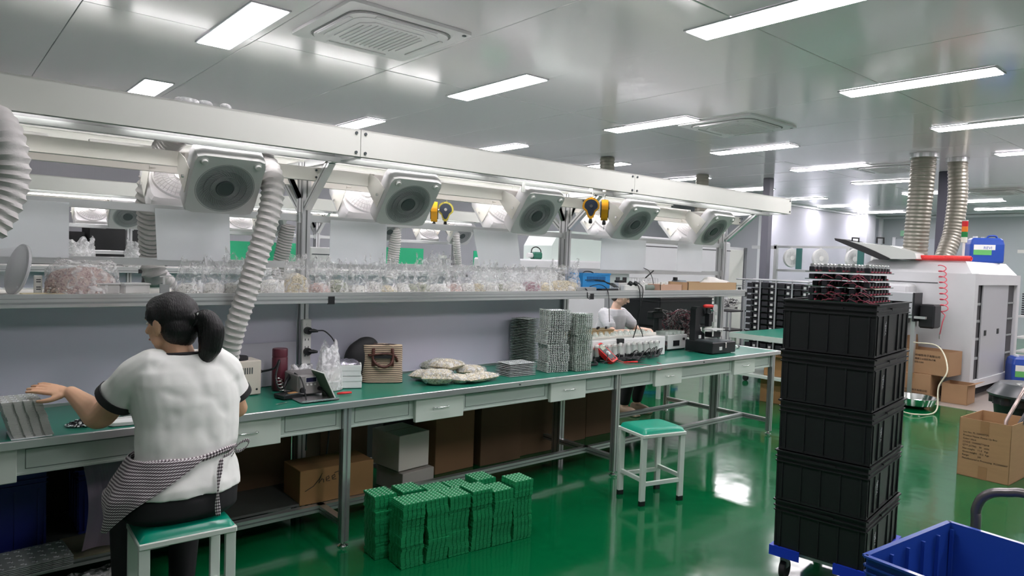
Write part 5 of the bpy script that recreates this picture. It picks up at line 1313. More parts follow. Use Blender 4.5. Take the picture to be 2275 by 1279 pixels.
# ------------------------------------------------------------------ cartons and boxes under the bench
CDK = mat('carton_brown', (.34, .19, .075), .8, var=.15)
p0 = at(660, 1143, z=.15); p1 = at(800, 1115, z=.15)
tag(MB().b2((-2.6, 4.36, .01), (1.70, 4.39, .60)).build('dark_backdrop', BLACKM), 'added dark backdrop closing the space under the bench behind the left cartons', 'board')  # added backdrop that darkens the space under the bench
t = carton('carton', 'brown carton with a handwritten scrawl under the near bench leg', (1.86, 3.83, .152), -.03, .46, .25, .20, CDK, tape=False)
m = MB(); 
for st in ([(-.20, -.035), (-.15, -.012), (-.11, .03), (-.098, .055), (-.112, .03), (-.118, .0), (-.10, .022), (-.09, .018), (-.088, .0)], [(-.072, .012), (-.055, .02), (-.058, .034), (-.074, .026), (-.072, .006), (-.05, .004)], [(-.036, .014), (-.018, .022), (-.022, .036), (-.038, .028), (-.034, .008), (-.012, .008)], [(.006, .072), (.004, .03), (.010, .014), (.02, .018)], [(-.022, .046), (.03, .058)]):
    m.tube([(x, -.1262, .115+z) for x, z in st], .0022, 5)
m.build('handwriting', INK, t)['kind'] = 'stuff'
t = carton('white_case', 'small off-white carton under the bench right of the near leg', (2.52, 4.10, .155), .12, .26, .30, .24, mat('off_white_card', (.72, .70, .62), .6), tape=False)
t = carton('white_case', 'pale box on the floor under the off-white carton', (2.55, 4.08, 0), .1, .27, .30, .14, mat('pale_card', (.50, .48, .44), .6), tape=False)
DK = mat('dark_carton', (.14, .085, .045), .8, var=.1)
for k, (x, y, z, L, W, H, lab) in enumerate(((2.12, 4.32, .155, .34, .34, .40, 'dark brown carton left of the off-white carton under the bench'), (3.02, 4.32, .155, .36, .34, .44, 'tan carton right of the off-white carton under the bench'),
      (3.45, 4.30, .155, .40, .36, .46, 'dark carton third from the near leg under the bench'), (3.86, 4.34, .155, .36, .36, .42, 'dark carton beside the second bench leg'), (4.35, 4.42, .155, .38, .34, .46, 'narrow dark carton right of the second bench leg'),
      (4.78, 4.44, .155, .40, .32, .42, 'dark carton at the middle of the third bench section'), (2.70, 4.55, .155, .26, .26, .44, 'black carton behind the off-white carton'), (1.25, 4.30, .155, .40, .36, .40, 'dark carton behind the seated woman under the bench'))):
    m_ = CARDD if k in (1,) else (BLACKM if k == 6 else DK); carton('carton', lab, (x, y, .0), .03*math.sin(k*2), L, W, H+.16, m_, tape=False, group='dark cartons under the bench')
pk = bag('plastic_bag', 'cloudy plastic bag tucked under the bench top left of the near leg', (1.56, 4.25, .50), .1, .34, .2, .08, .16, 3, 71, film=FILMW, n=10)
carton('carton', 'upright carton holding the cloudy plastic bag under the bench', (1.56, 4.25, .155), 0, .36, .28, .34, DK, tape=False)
# left end: shelf boards under the bench with crates, tray of boards, plastic sheet
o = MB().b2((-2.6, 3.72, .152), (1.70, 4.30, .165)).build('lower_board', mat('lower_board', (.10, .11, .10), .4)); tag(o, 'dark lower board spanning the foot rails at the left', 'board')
t = crate('blue_crate', 'dark blue crate under the bench at the left picture edge', (.23, 4.02, .166), .0, .42, .30, .36, mat('blue_dark', (.01, .02, .16), .4), 'blue crates under the bench')
t = crate('blue_crate', 'dark blue crate under the bench left of the seated woman', (.78, 4.08, .166), .0, .40, .30, .32, MATS['blue_dark'], 'blue crates under the bench')
o = MB().grid(lambda u, v: (.55+.03*math.sin(v*3)+.16*u, 3.66+.02*math.sin(u*4), .62-.44*v-.0*u), 14, 18).build('plastic_sheet', mat('lilac_film', (.40, .32, .42), .25, alpha=.85)); tag(o, 'lilac plastic sheet hanging down under the bench beside the boards tray', 'sheet')
o = stack((.36, 3.66, .168), .06, .14, .11, 6, .008, .004, 7, 4, PCBW, 'pale circuit board in the pile on the lower board at the left', 'boards on the lower board', top=PADW)
t = T('orange_bag', 'orange-brown sack under the bench beside the woman\'s hip', 'bag', (0, 0, 0)); m = MB(); ball(m, (.98, 4.0, .46), (.12, .10, .16)); ball(m, (1.0, 4.0, .34), (.15, .12, .16))
fuse('sack', m, mat('orange_sack', (.30, .10, .03), .7, bump=.3, bscale=30), t, voxel=.015)
bag('plastic_bag', 'glittery clear bag on the floor under the bench beside the woman\'s legs', (.62, 3.62, 0), .2, .30, .22, .05, .11, 1, 81, n=60)
o = MB().b2((.50, 3.62, .166), (.98, 3.90, .172)).build('wooden_board', mat('olive_wood', (.28, .26, .17), .6, var=.3, vscale=12, aniso=(1, 8, 1))); tag(o, 'worn olive board lying on the lower board left of the woman', 'board')

# trolley with black crate seen under the bench end, crates behind the second woman
t = T('trolley', 'low trolley with blue corners standing beyond the far side of the bench', 'trolley', (7.75, 6.05, 0), .05)
MB().b2((-.29, -.21, .142), (.29, .21, .162)).build('deck', LGREY, t)
for sx in (-1, 1):
    for sy in (-1, 1):
        MB().prism([(.012, .012), (-.14, .012), (-.13, -.02), (-.03, -.03), (-.02, -.13), (.012, -.14)], .125, .175, Matrix.Translation((sx*.31, sy*.22, 0)) @ Matrix.Scale(sx, 4, (1, 0, 0)) @ Matrix.Scale(sy, 4, (0, 1, 0))).build('corner', BLUET, t)
        MB().lathe([(.0, -.014), (.05, -.014), (.05, .014), (.0, .014)], (sx*.26, sy*.17, .05), 18, Matrix.Rotation(PI/2, 3, 'X')).build('wheel', BLACKM, t)
for k, lab in enumerate(('lower black crate on the trolley beyond the bench', 'upper black crate on the trolley beyond the bench')): crate('storage_crate', lab, (7.75, 6.05, .165+.2565*k), .05, .60, .43, .252, CRB, 'crates on the far trolley')
# ------------------------------------------------------------------ people
def hand(mb, wrist, d, palm_n, side, sc=1.0, curl=.25, spread=1.0):
    """wrist point, d = pointing direction, palm_n = palm normal (towards palm), side = direction of the thumb"""
    d = Vector(d).normalized(); s = Vector(side); s = (s-d*s.dot(d)).normalized(); n = Vector(palm_n); n = (n-d*n.dot(d)-s*n.dot(s)).normalized(); W = Vector(wrist)
    M = Matrix((s, d, -n)).transposed()
    ball(mb, W+d*.045*sc, (.037*sc, .050*sc, .014*sc), M, 16); ball(mb, W+d*.070*sc, (.040*sc, .026*sc, .012*sc), M, 14); ball(mb, W+d*.015*sc, (.028*sc, .030*sc, .017*sc), M, 12)
    for k, (o, L) in enumerate(((.029, .070), (.010, .078), (-.010, .073), (-.029, .058))):
        b = W+d*.078*sc+s*o*sc; dd = (d+s*(o*2.2*spread)).normalized(); c = curl*(1+.15*k)
        p1 = b+dd*L*.42*sc; d2 = (dd*math.cos(c)+n*math.sin(c)); p2 = p1+d2*L*.32*sc; d3 = (dd*math.cos(2*c)+n*math.sin(2*c)); p3 = p2+d3*L*.26*sc
        limb(mb, [b-dd*.02*sc, p1, p2, p3], [.0098*sc, .0090*sc, .0082*sc, .0070*sc], 10)
    b = W+d*.018*sc+s*.026*sc+n*.004*sc; p1 = b+(d*.65+s*.72+n*.2).normalized()*.036*sc; p2 = p1+(d*.9+s*.38+n*.2).normalized()*.028*sc; p3 = p2+(d+s*.1+n*.2).normalized()*.022*sc
    limb(mb, [b, p1, p2, p3], [.0145*sc, .0115*sc, .0098*sc, .0080*sc], 10)
def head(mb, c, f, sc=1.0, tilt=0):
    """c centre of the skull, f = facing direction (unit, may dip)"""
    f = Vector(f).normalized(); up = Vector((0, 0, 1)); l = up.cross(f).normalized(); u = f.cross(l).normalized(); M = Matrix((l, f, u)).transposed(); c = Vector(c)
    P = lambda a, b, d_: c+l*a*sc+f*b*sc+u*d_*sc
    ball(mb, P(0, -.010, .022), (.074*sc, .092*sc, .088*sc), M, 20); ball(mb, P(0, .020, -.030), (.062*sc, .066*sc, .082*sc), M, 18); ball(mb, P(0, .045, -.082), (.032*sc, .030*sc, .026*sc), M, 12)
    for s_ in (-1, 1):
        ball(mb, P(s_*.040, .048, -.022), (.026*sc, .022*sc, .024*sc), M, 10); ball(mb, P(s_*.048, .02, -.065), (.018*sc, .030*sc, .022*sc), M, 10)
        ball(mb, P(s_*.077, -.004, -.012), (.009*sc, .019*sc, .032*sc), M @ Matrix.Rotation(-.15, 3, 'X'), 12); ball(mb, P(s_*.074, .002, -.040), (.007*sc, .010*sc, .012*sc), M, 8)
        ball(mb, P(s_*.032, .070, .020), (.020*sc, .010*sc, .008*sc), M, 8)
    limb(mb, [P(0, .082, .012), P(0, .092, -.012), P(0, .102, -.030)], [.008*sc, .010*sc, .014*sc], 8)
    for s_ in (-1, 1): ball(mb, P(s_*.012, .090, -.034), (.009*sc, .010*sc, .007*sc), M, 8)
    ball(mb, P(0, .082, -.058), (.022*sc, .010*sc, .005*sc), M, 8); ball(mb, P(0, .081, -.066), (.019*sc, .010*sc, .006*sc), M, 8)
    return P, M
def face_bits(t, P, M, sc):
    for s_ in (-1, 1):
        e = MB(); ball(e, P(s_*.031, .072, .002), (.013*sc, .008*sc, .0065*sc), M, 10); e.build('eye', mat('eye_white', (.75, .72, .70), .2), t, smooth=True)
        e = MB(); ball(e, P(s_*.031, .0785, .002), (.0055*sc, .003*sc, .0055*sc), M, 8); e.build('iris', mat('eye_dark', (.02, .012, .01), .15), t, smooth=True)
        e = MB().tube([P(s_*.016, .084, .022), P(s_*.034, .082, .028), P(s_*.050, .070, .022)], .003*sc, 6, True, [.002, .0032, .0016]); e.build('eyebrow', HAIR, t, smooth=True)
    e = MB(); ball(e, P(0, .0895, -.062), (.019*sc, .004*sc, .006*sc), M, 10); e.build('lips', mat('lips', (.50, .20, .17), .4), t, smooth=True)
def wrinkle(o, amp, fs=((3, 9),), dirn=(1, 1, .35), seed=0):
    me = o.data; n = [v.normal.copy() for v in me.vertices]
    for v, nn in zip(me.vertices, n):
        p = Vector((v.co.x*dirn[0], v.co.y*dirn[1], v.co.z*dirn[2])); a = noise.noise(p*9+Vector((seed, 0, 0)))+.5*noise.noise(p*19+Vector((0, seed, 0))); a2 = noise.noise(Vector((v.co.x+v.co.z*.8, v.co.y, v.co.z-v.co.x*.6))*14)
        v.co += nn*(amp*(a+.6*a2-.25*abs(a2)))
    me.update()
GING = mat('gingham', (.8, .8, .8), .85)
def _gi(nt, b, tc):
    L = nt.links.new; sp = nt.nodes.new('ShaderNodeSeparateXYZ'); L(tc.outputs['UV'], sp.inputs[0]); outs = []
    for k in (0, 1):
        a = nt.nodes.new('ShaderNodeMath'); a.operation = 'MULTIPLY'; a.inputs[1].default_value = 82; L(sp.outputs[k], a.inputs[0])
        f = nt.nodes.new('ShaderNodeMath'); f.operation = 'FRACT'; L(a.outputs[0], f.inputs[0])
        g = nt.nodes.new('ShaderNodeMath'); g.operation = 'GREATER_THAN'; g.inputs[1].default_value = .5; L(f.outputs[0], g.inputs[0]); outs.append(g)
    ad = nt.nodes.new('ShaderNodeMath'); ad.operation = 'ADD'; L(outs[0].outputs[0], ad.inputs[0]); L(outs[1].outputs[0], ad.inputs[1])
    dv = nt.nodes.new('ShaderNodeMath'); dv.operation = 'MULTIPLY'; dv.inputs[1].default_value = .5; L(ad.outputs[0], dv.inputs[0])
    rp = nt.nodes.new('ShaderNodeValToRGB'); rp.color_ramp.interpolation = 'CONSTANT'; e = rp.color_ramp.elements; e[0].color = (.72, .70, .70, 1); e[1].color = (.012, .012, .014, 1); e[1].position = .75
    n_ = rp.color_ramp.elements.new(.25); n_.color = (.20, .16, .18, 1); L(dv.outputs[0], rp.inputs[0]); L(rp.outputs[0], b.inputs['Base Color'])
pattern(GING, _gi)
def uvgrid(fn, uv, nu, nv, name, m, parent, thick=.0):
    mb = MB(); mb.grid(fn, nu, nv); me = bpy.data.meshes.new(name); me.from_pydata(mb.v, [], mb.f); me.materials.append(m); ul = me.uv_layers.new(name='UVMap')
    for lp in me.loops:
        i = lp.vertex_index; u, v = (i % nu)/(nu-1), (i//nu)/(nv-1); ul.data[lp.index].uv = uv(u, v)
    me.polygons.foreach_set('use_smooth', [True]*len(me.polygons)); o = bpy.data.objects.new(name, me); COL.objects.link(o); o.parent = parent
    if thick: s = o.modifiers.new('s', 'SOLIDIFY'); s.thickness = thick; s.offset = 0
    return o

# woman in the foreground -------------------------------------------------
BX, BY = .80, 2.99
t = T('person', 'seated woman seen from behind in white T-shirt, ponytail and gingham apron, hand raised', 'person', (BX, BY, 0))
w_ = lambda x, y, z: Vector((x-BX, y-BY, z))
SL, SR = w_(.665, 3.055, 1.105), w_(.965, 3.05, 1.105)
EL = A(222, 925, y=3.20)-Vector((BX, BY, 0)); WL = A(158, 872, y=3.37)-Vector((BX, BY, 0)); TL = A(62, 857, y=3.46)-Vector((BX, BY, 0))
ER = w_(1.06, 3.10, .90); WR = w_(1.12, 3.31, .905)
HC = A(378, 716, y=3.11)-Vector((BX, BY, 0)); FD = Vector((-.58, .80, -.10)).normalized()
b = MB()
tors = [(w_(.805, 3.03, .52), .150, .10, 0), (w_(.80, 3.02, .56), .175, .125, 0), (w_(.805, 3.02, .64), .165, .115, 0), (w_(.825, 3.035, .76), .150, .108, 0), (w_(.83, 3.05, .88), .158, .112, 0), (w_(.825, 3.055, 1.0), .170, .112, 0), (w_(.82, 3.055, 1.08), .165, .095, 0), (w_(.815, 3.06, 1.13), .110, .070, 0), (w_(.812, 3.065, 1.16), .055, .050, 0)]
rings(b, tors)
limb(b, [w_(.812, 3.06, 1.10), w_(.81, 3.07, 1.17), HC+Vector((.0, .0, -.05))], [.062, .054, .052])
P, M = head(b, HC, FD, 1.06)
limb(b, [SL, SL.lerp(EL, .5), EL, EL.lerp(WL, .35), EL.lerp(WL, .8), WL], [.046, .052, .051, .049, .034, .028])
limb(b, [SR, SR.lerp(ER, .5), ER, ER.lerp(WR, .35), ER.lerp(WR, .8), WR], [.052, .046, .042, .041, .030, .026])
hand(b, WL+(TL-WL).normalized()*.012, TL-WL, (0, -.2, -1), (-.15, -1, -.45), .98, .10, 1.2)
hand(b, WR, (.35, .75, -.30), (-.5, 0, -1), (-1, .3, 0), .95, .45)
for s, hip, kn, an in ((-1, w_(.715, 3.03, .575), w_(.675, 3.30, .545), w_(.655, 3.22, .11)), (1, w_(.89, 3.03, .575), w_(.93, 3.36, .56), w_(.885, 3.27, .11))):
    limb(b, [hip, hip.lerp(kn, .5), kn, kn.lerp(an, .3), kn.lerp(an, .75), an], [.080, .072, .056, .052, .038, .034])
    limb(b, [an+Vector((0, 0, -.04)), an+Vector((0, .06, -.065)), an+Vector((0, .14, -.08))], [.036, .034, .024])
body = fuse('body', b, SKIN, t, .0042, 5)
face_bits(t, P, M, 1.06)
# hair
h = MB(); c = HC; f = FD; l = Vector((0, 0, 1)).cross(f).normalized(); u = f.cross(l).normalized(); MH = Matrix((l, f, u)).transposed()
ball(h, P(0, -.020, .033), (.090, .104, .094), MH, 22); ball(h, P(0, -.045, -.018), (.084, .072, .084), MH, 18); ball(h, P(0, .028, .060), (.070, .062, .054), MH, 14); ball(h, P(0, -.055, -.055), (.055, .050, .050), MH, 14)
for s_ in (-1, 1): ball(h, P(s_*.060, .030, .035), (.022, .030, .040), MH, 10)
tie = P(0, -.118, .010)
limb(h, [P(0, -.07, .02), tie], [.05, .026])
hr = fuse('hair', h, HAIR, t, .006, 5); 
for v in hr.data.vertices:
    q = v.co-HC; a = math.atan2(q.dot(l), q.dot(u)); v.co += v.normal*(.0006*math.sin(a*46+q.dot(f)*30)+.0005*math.sin(a*97))
h = MB(); tp = [tie, tie+Vector((.035, -.02, .004)), tie+Vector((.058, -.030, -.045)), tie+Vector((.050, -.020, -.125)), tie+Vector((.020, -.005, -.195))]
limb(h, tp, [.024, .036, .046, .046, .016]); limb(h, [tie+Vector((.03, -.01, -.02)), tie+Vector((.045, -.01, -.11)), tie+Vector((.055, -.012, -.185))], [.03, .034, .010])
pt = fuse('ponytail', h, HAIR, t, .006, 4)
for v in pt.data.vertices:
    a = math.atan2(v.co.y-tie.y, v.co.x-tie.x-.04); v.co += v.normal*(.0008*math.sin(a*30)+.001*noise.noise(v.co*40))
h = MB(); h.tube([tie+Vector((.026*math.cos(a)*.4, .026*math.sin(a), .026*math.cos(a))) for a in [2*PI*k/16 for k in range(17)]], .005, 6); h.build('hair_tie', BLACKM, t, smooth=True)
h = MB(); ball(h, tie+Vector((.004, -.022, .018)), .008, n=10); h.build('hair_bead', WHITE, t, smooth=True)
# T-shirt
SHIRT = mat('white_cotton', (.80, .81, .78), .9, bump=.04, bscale=400)
h = MB()
rings(h, [(w_(.812, 3.01, .615), .226, .172, 0), (w_(.812, 3.012, .65), .226, .170, 0), (w_(.822, 3.02, .70), .205, .152, 0), (w_(.828, 3.028, .755), .188, .136, 0), (w_(.835, 3.035, .80), .196, .142, 0), (w_(.84, 3.045, .88), .197, .140, 0), (w_(.832, 3.05, .97), .206, .138, 0), (w_(.822, 3.055, 1.05), .212, .128, 0), (w_(.815, 3.058, 1.10), .200, .112, 0), (w_(.812, 3.060, 1.138), .150, .092, 0), (w_(.812, 3.062, 1.165), .085, .072, 0)])
for S_, E_, k in ((SL, EL, .62), (SR, ER, .70)):
    e1 = S_.lerp(E_, k); limb(h, [S_+(Vector((.04, 0, .01)) if S_ is SL else Vector((-.04, 0, .01))), S_.lerp(E_, .15), S_.lerp(E_, .4)], [.078, .079, .077]); h.tube([S_.lerp(E_, .3), e1], 0, 18, True, [.074, .080])
sh = fuse('t_shirt', h, SHIRT, t, .0065, 6); wrinkle(sh, .0075)
for S_, E_, k in ((SL, EL, .62), (SR, ER, .70)):
    e0, e1 = S_.lerp(E_, k-.09), S_.lerp(E_, k+.02); dd = (e1-e0).normalized()
    h = MB(); fr = dd.cross(Vector((0, 0, 1))).normalized(); g = dd.cross(fr)
    n = 28; vs = []
    for q, r in ((e0, .077), (e0, .0815), (e1, .083), (e1, .077)):
        for a in range(n): vs.append(q+fr*(r*math.cos(2*PI*a/n))+g*(r*math.sin(2*PI*a/n)))
    h.add(vs, [(i*n+a, i*n+(a+1) % n, (i+1)*n+(a+1) % n, (i+1)*n+a) for i in range(3) for a in range(n)]); h.build('sleeve_band', BLACKM, t, smooth='auto')
h = MB(); h.tube([w_(.812+.068*math.cos(a), 3.062+.060*math.sin(a), 1.157-.008*math.sin(a)) for a in [2*PI*k/28 for k in range(29)]], .0085, 8, False); h.build('neckband', BLACKM, t, smooth=True)
# trousers and shoes
TR = mat('black_trousers', (.012, .012, .014), .8); h = MB()
rings(h, [(w_(.805, 3.03, .508), .200, .150, 0), (w_(.802, 3.015, .54), .226, .172, 0), (w_(.805, 3.01, .60), .222, .166, 0), (w_(.815, 3.02, .66), .200, .150, 0)])
for hip, kn, an in ((w_(.715, 3.03, .58), w_(.675, 3.30, .550), w_(.655, 3.22, .12)), (w_(.89, 3.03, .58), w_(.93, 3.36, .565), w_(.885, 3.27, .12))):
    limb(h, [hip, hip.lerp(kn, .5), kn, kn.lerp(an, .3), kn.lerp(an, .75), an], [.104, .096, .080, .074, .062, .056])
tr = fuse('trousers', h, TR, t, .009, 4); wrinkle(tr, .003)
for an in (w_(.655, 3.22, .0), w_(.885, 3.27, .0)):
    h = MB(); limb(h, [an+Vector((0, -.03, .045)), an+Vector((0, .06, .042)), an+Vector((0, .16, .034))], [.044, .046, .033]); h.b2(tuple(an+Vector((-.045, -.07, 0))), tuple(an+Vector((.045, .19, .02))), .008)
    fuse('shoe', h, BLACK, t, .007, 3)
# apron
def ap(u, v):
    a0 = math.radians(62); a1 = math.radians(284-92*v**.9); a = a0+(a1-a0)*u; z = .765-.275*v
    k = min(1, v*1.6); rx = .200+.062*math.sin(min(1, v*1.3)*PI/2); ry = .154+.052*k; cx = .815-.022*k
    fo = .012*math.sin(a*9+v*4)*v+.006*noise.noise(Vector((a*3, v*5, 1)))
    fwd = .10*max(0, math.sin(a))*k
    zz = z-.03*max(0, -math.cos(a-PI))*0+.012*math.sin(a*2)*v
    return w_(cx+(rx+fo)*math.cos(a), 3.022+(ry+fo)*math.sin(a)+fwd, zz if math.sin(a) < .4 else max(zz, .60))
uvgrid(ap, lambda u, v: (u*.80, v*.30), 90, 26, 'apron', GING, t, .003)
def sash(u, v):
    a = 2*PI*u; z = .770-.026*v+.012*math.cos(a+.3)+.004*math.sin(a*5); r = .006*math.sin(v*PI)
    return w_(.823+(.199+r)*math.cos(a), 3.026+(.150+r)*math.sin(a), z)
uvgrid(sash, lambda u, v: (u*1.1, v*.03), 80, 5, 'apron_sash', GING, t, .002)
kx = w_(.995, 2.935, .765)
for k, (dx, dz) in enumerate(((.055, .018), (-.035, -.028))):
    def lp(u, v, dx=dx, dz=dz):
        a = 2*PI*u; return kx+Vector((dx*(.5-.5*math.cos(a))*1.0+.006*(v-.5), -.012+.020*math.sin(a)*0-.010*math.sin(a), dz*(.5-.5*math.cos(a))+.022*math.sin(a)+.012*(v-.5)))
    uvgrid(lp, lambda u, v: (u*.2, v*.03), 24, 5, 'apron_bow', GING, t, .003)
def st(u, v):
    z = .755-.225*v; x = .915-.020*math.sin(v*2.2)+.012*(u-.5)*(1.2+.6*math.sin(v*9)); return w_(x, 2.850-.022*min(1, v*2), z-.0)
uvgrid(st, lambda u, v: (u*.03, v*.22), 5, 24, 'apron_string', GING, t, .002)
def st2(u, v):
    return w_(.925+.07*v, 2.862+.07*v*v, .758+.012*v+.012*(u-.5))
uvgrid(st2, lambda u, v: (u*.03, v*.1), 4, 10, 'apron_string', GING, t, .002)

# woman on the far side ----------------------------------------------------
def sitter(label, pos, rz, shirt, sc=1.0, lean=.12, look=(.25, .9, -.55), glasses=False, vox=.008):
    t = T('person', label, 'person', pos, rz); v_ = lambda x, y, z: Vector((x*sc, y*sc, z*sc))
    b = MB(); rings(b, [(v_(0, 0, .46), .16, .12, 0), (v_(0, -.02, .55), .17, .13, 0), (v_(0, .02, .72), .13, .10, 0), (v_(0, .06, .90), .15, .11, 0), (v_(0, .09, 1.02), .16, .10, 0), (v_(0, .11, 1.09), .10, .07, 0)])
    hc = v_(0, .19, 1.25); limb(b, [v_(0, .10, 1.04), v_(0, .13, 1.12), hc-v_(0, .02, .04)], [.058*sc, .052*sc, .050*sc]); P, M = head(b, hc, look, sc)
    sho = []
    for s in (-1, 1):
        S_ = v_(s*.16, .09, 1.03); E_ = v_(s*.24, .26, .86); W_ = v_(s*.13, .48, .88); sho.append((S_, E_)); limb(b, [S_, S_.lerp(E_, .5), E_, E_.lerp(W_, .4), W_], [.050*sc, .044*sc, .040*sc, .036*sc, .026*sc]); hand(b, W_, (-s*.3, .8, -.15), (0, 0, -1), (-s, 0, 0), .95*sc, .4)
        hip = v_(s*.09, .0, .55); kn = v_(s*.13, .40, .56); an = v_(s*.12, .36, .10); limb(b, [hip, kn, an], [.085*sc, .06*sc, .04*sc]); limb(b, [an-v_(0, 0, .04), an+v_(0, .13, -.07)], [.036*sc, .026*sc])
    fuse('body', b, SKINP, t, vox, 3); face_bits(t, P, M, sc)
    h = MB(); f = Vector(look).normalized(); l = Vector((0, 0, 1)).cross(f).normalized(); u = f.cross(l); MH = Matrix((l, f, u)).transposed()
    ball(h, P(0, -.018, .040), (.083*sc, .094*sc, .084*sc), MH, 18); ball(h, P(0, -.045, -.02), (.074*sc, .064*sc, .085*sc), MH, 14); ball(h, P(0, .035, .066), (.062*sc, .050*sc, .040*sc), MH, 12); fuse('hair', h, HAIR, t, vox, 3)
    h = MB(); rings(h, [(v_(0, -.01, .56), .20*sc, .16*sc, 0), (v_(0, .02, .72), .17*sc, .135*sc, 0), (v_(0, .06, .90), .18*sc, .135*sc, 0), (v_(0, .09, 1.02), .19*sc, .12*sc, 0), (v_(0, .11, 1.09), .125*sc, .085*sc, 0)])
    for S_, E_ in sho: limb(h, [S_*.9+Vector((0, 0, .10*S_.z)), S_+Vector((0, 0, .008)), S_.lerp(E_, .3), S_.lerp(E_, .62)], [.062*sc, .072*sc, .070*sc, .068*sc])
    q = fuse('t_shirt', h, shirt, t, vox*1.1, 4); wrinkle(q, .006)
    for s in (-1, 1):
        q = v_(s*.12, .36, 0); h = MB(); limb(h, [q+v_(0, -.03, .05), q+v_(0, .06, .045), q+v_(0, .14, .035)], [.048*sc, .046*sc, .036*sc]); h.b2(tuple(q+v_(-.045, -.07, 0)), tuple(q+v_(.045, .18, .02)), .006); fuse('shoe', h, mat('tan_shoe', (.35, .26, .18), .6), t, vox, 3)
    h = MB(); rings(h, [(v_(0, 0, .46), .18*sc, .14*sc, 0), (v_(0, 0, .58), .19*sc, .15*sc, 0)])
    for s in (-1, 1): limb(h, [v_(s*.09, 0, .55), v_(s*.13, .40, .56), v_(s*.12, .36, .14)], [.098*sc, .075*sc, .058*sc])
    fuse('trousers', h, TR, t, vox*1.2, 3)
    if glasses:
        h = MB()
        for s in (-1, 1): h.tube([P(s*.031+.021*math.cos(a), .092, .004+.016*math.sin(a)) for a in [2*PI*k/14 for k in range(15)]], .0022, 5, False); h.tube([P(s*.052, .092, .006), P(s*.074, .01, .0)], .002, 5)
        h.tube([P(-.01, .093, .006), P(.01, .093, .006)], .002, 5); h.build('glasses', BLACK, t)['kind'] = 'stuff'
    return t
STRP = mat('striped_cotton', (.6, .6, .62), .85)
def _sp(nt, b, tc):
    L = nt.links.new; w1 = nt.nodes.new('ShaderNodeTexWave'); w1.bands_direction = 'Z'; w1.inputs['Scale'].default_value = 22; rp = nt.nodes.new('ShaderNodeValToRGB'); e = rp.color_ramp.elements; e[0].color = (.38, .38, .42, 1); e[1].color = (.78, .78, .80, 1); e[0].position = .3; e[1].position = .5
    L(tc.outputs['Object'], w1.inputs[0]); L(w1.outputs['Fac'], rp.inputs[0]); L(rp.outputs[0], b.inputs['Base Color'])
pattern(STRP, _sp)
hp = A(1378, 648, y=4.93)
sitter('woman in a grey-striped T-shirt and glasses bent over the far side of the bench', (hp.x-.02, 5.10, 0), PI+.12, STRP, 1.0, look=(-.30, .85, -.45), glasses=True, vox=.007)
stool((hp.x-.02, 5.12, 0), .1, 'stool under the woman in the striped T-shirt')
hp = A(345, 628, y=7.72)
sitter('distant dark-haired worker seen between the shelf items above the foreground woman', (hp.x, 7.55, 0), .2, mat('pale_cotton', (.72, .70, .70), .85), 1.0, look=(.6, .7, -.3), vox=.010)
stool((hp.x, 7.5, 0), .1, 'stool under the distant dark-haired worker')
# ------------------------------------------------------------------ soldering machine on the right
MW = mat('machine_white', (.60, .61, .62), .35, var=.04); MG = mat('machine_grey', (.42, .43, .45), .4); INT = mat('machine_inside', (.06, .06, .065), .6)
t = T('solder_machine', 'large white wave soldering machine with sliding doors, on the right behind the crates', 'machine', (10.05, 2.90, 0))
LX, LY = 1.95, 1.45
MB().b2((.06, .06, 0), (LX-.05, LY-.05, .14)).build('plinth', BLACKM, t)
m = MB(); m.add([(0, 0, .14), (LX, 0, .14), (LX, LY, .14), (0, LY, .14), (0, 0, 1.60), (LX, 0, 1.60), (LX, LY, 1.60), (0, LY, 1.60), (.14, .12, 1.76), (LX-.1, .12, 1.76), (LX-.1, LY-.2, 1.76), (.14, LY-.2, 1.76)],
    [(0, 3, 2, 1), (0, 4, 7, 3), (3, 7, 6, 2), (1, 2, 6, 5), (4, 5, 9, 8), (5, 6, 10, 9), (6, 7, 11, 10), (7, 4, 8, 11), (8, 9, 10, 11)]); m.build('body', MW, t)
# front (viewer side) opening with sliding doors
MB().b2((.12, -.002, .20), (LX-.12, .0, 1.50)).build('inner_wall', INT, t)
MB().b2((-.006, -.045, .14), (.12, .05, 1.605)).build('front_frame', MW, t); MB().b2((LX-.12, -.045, .14), (LX, .05, 1.60)).build('front_frame', MW, t); MB().b2((.12, -.045, .14), (LX-.12, .05, .24)).build('front_frame', MW, t); MB().b2((.12, -.045, 1.46), (LX-.12, .05, 1.60)).build('front_frame', MW, t)
for x0, x1, y in ((.38, .98, -.030), (.95, 1.50, -.022)):
    d = MB().b2((x0, y, .235), (x1, y+.02, 1.465), .004).build('door', MG if y < 0 else mat('door_grey', (.56, .57, .60), .4), t)
    MB().b2((x0+.12 if y < 0 else x1-.18, y-.006, .80), (x0+.20 if y < 0 else x1-.10, y, .87)).build('handle', BLACK, d)
MB().lathe([(0, 0), (.02, 0), (.02, .01)], (.70, -.006, .62), 12, Matrix.Rotation(PI/2, 3, 'X')).build('lock', CHROME, t)
m = MB()
for k, z in enumerate((.5, .75, .98, 1.2)): m.b2((1.52, -.02, z), (1.80, -.002, z+.02)); m.b2((.14, -.02, z), (.34, -.002, z+.03))
m.build('inner_parts', MGREY, t)['kind'] = 'stuff'
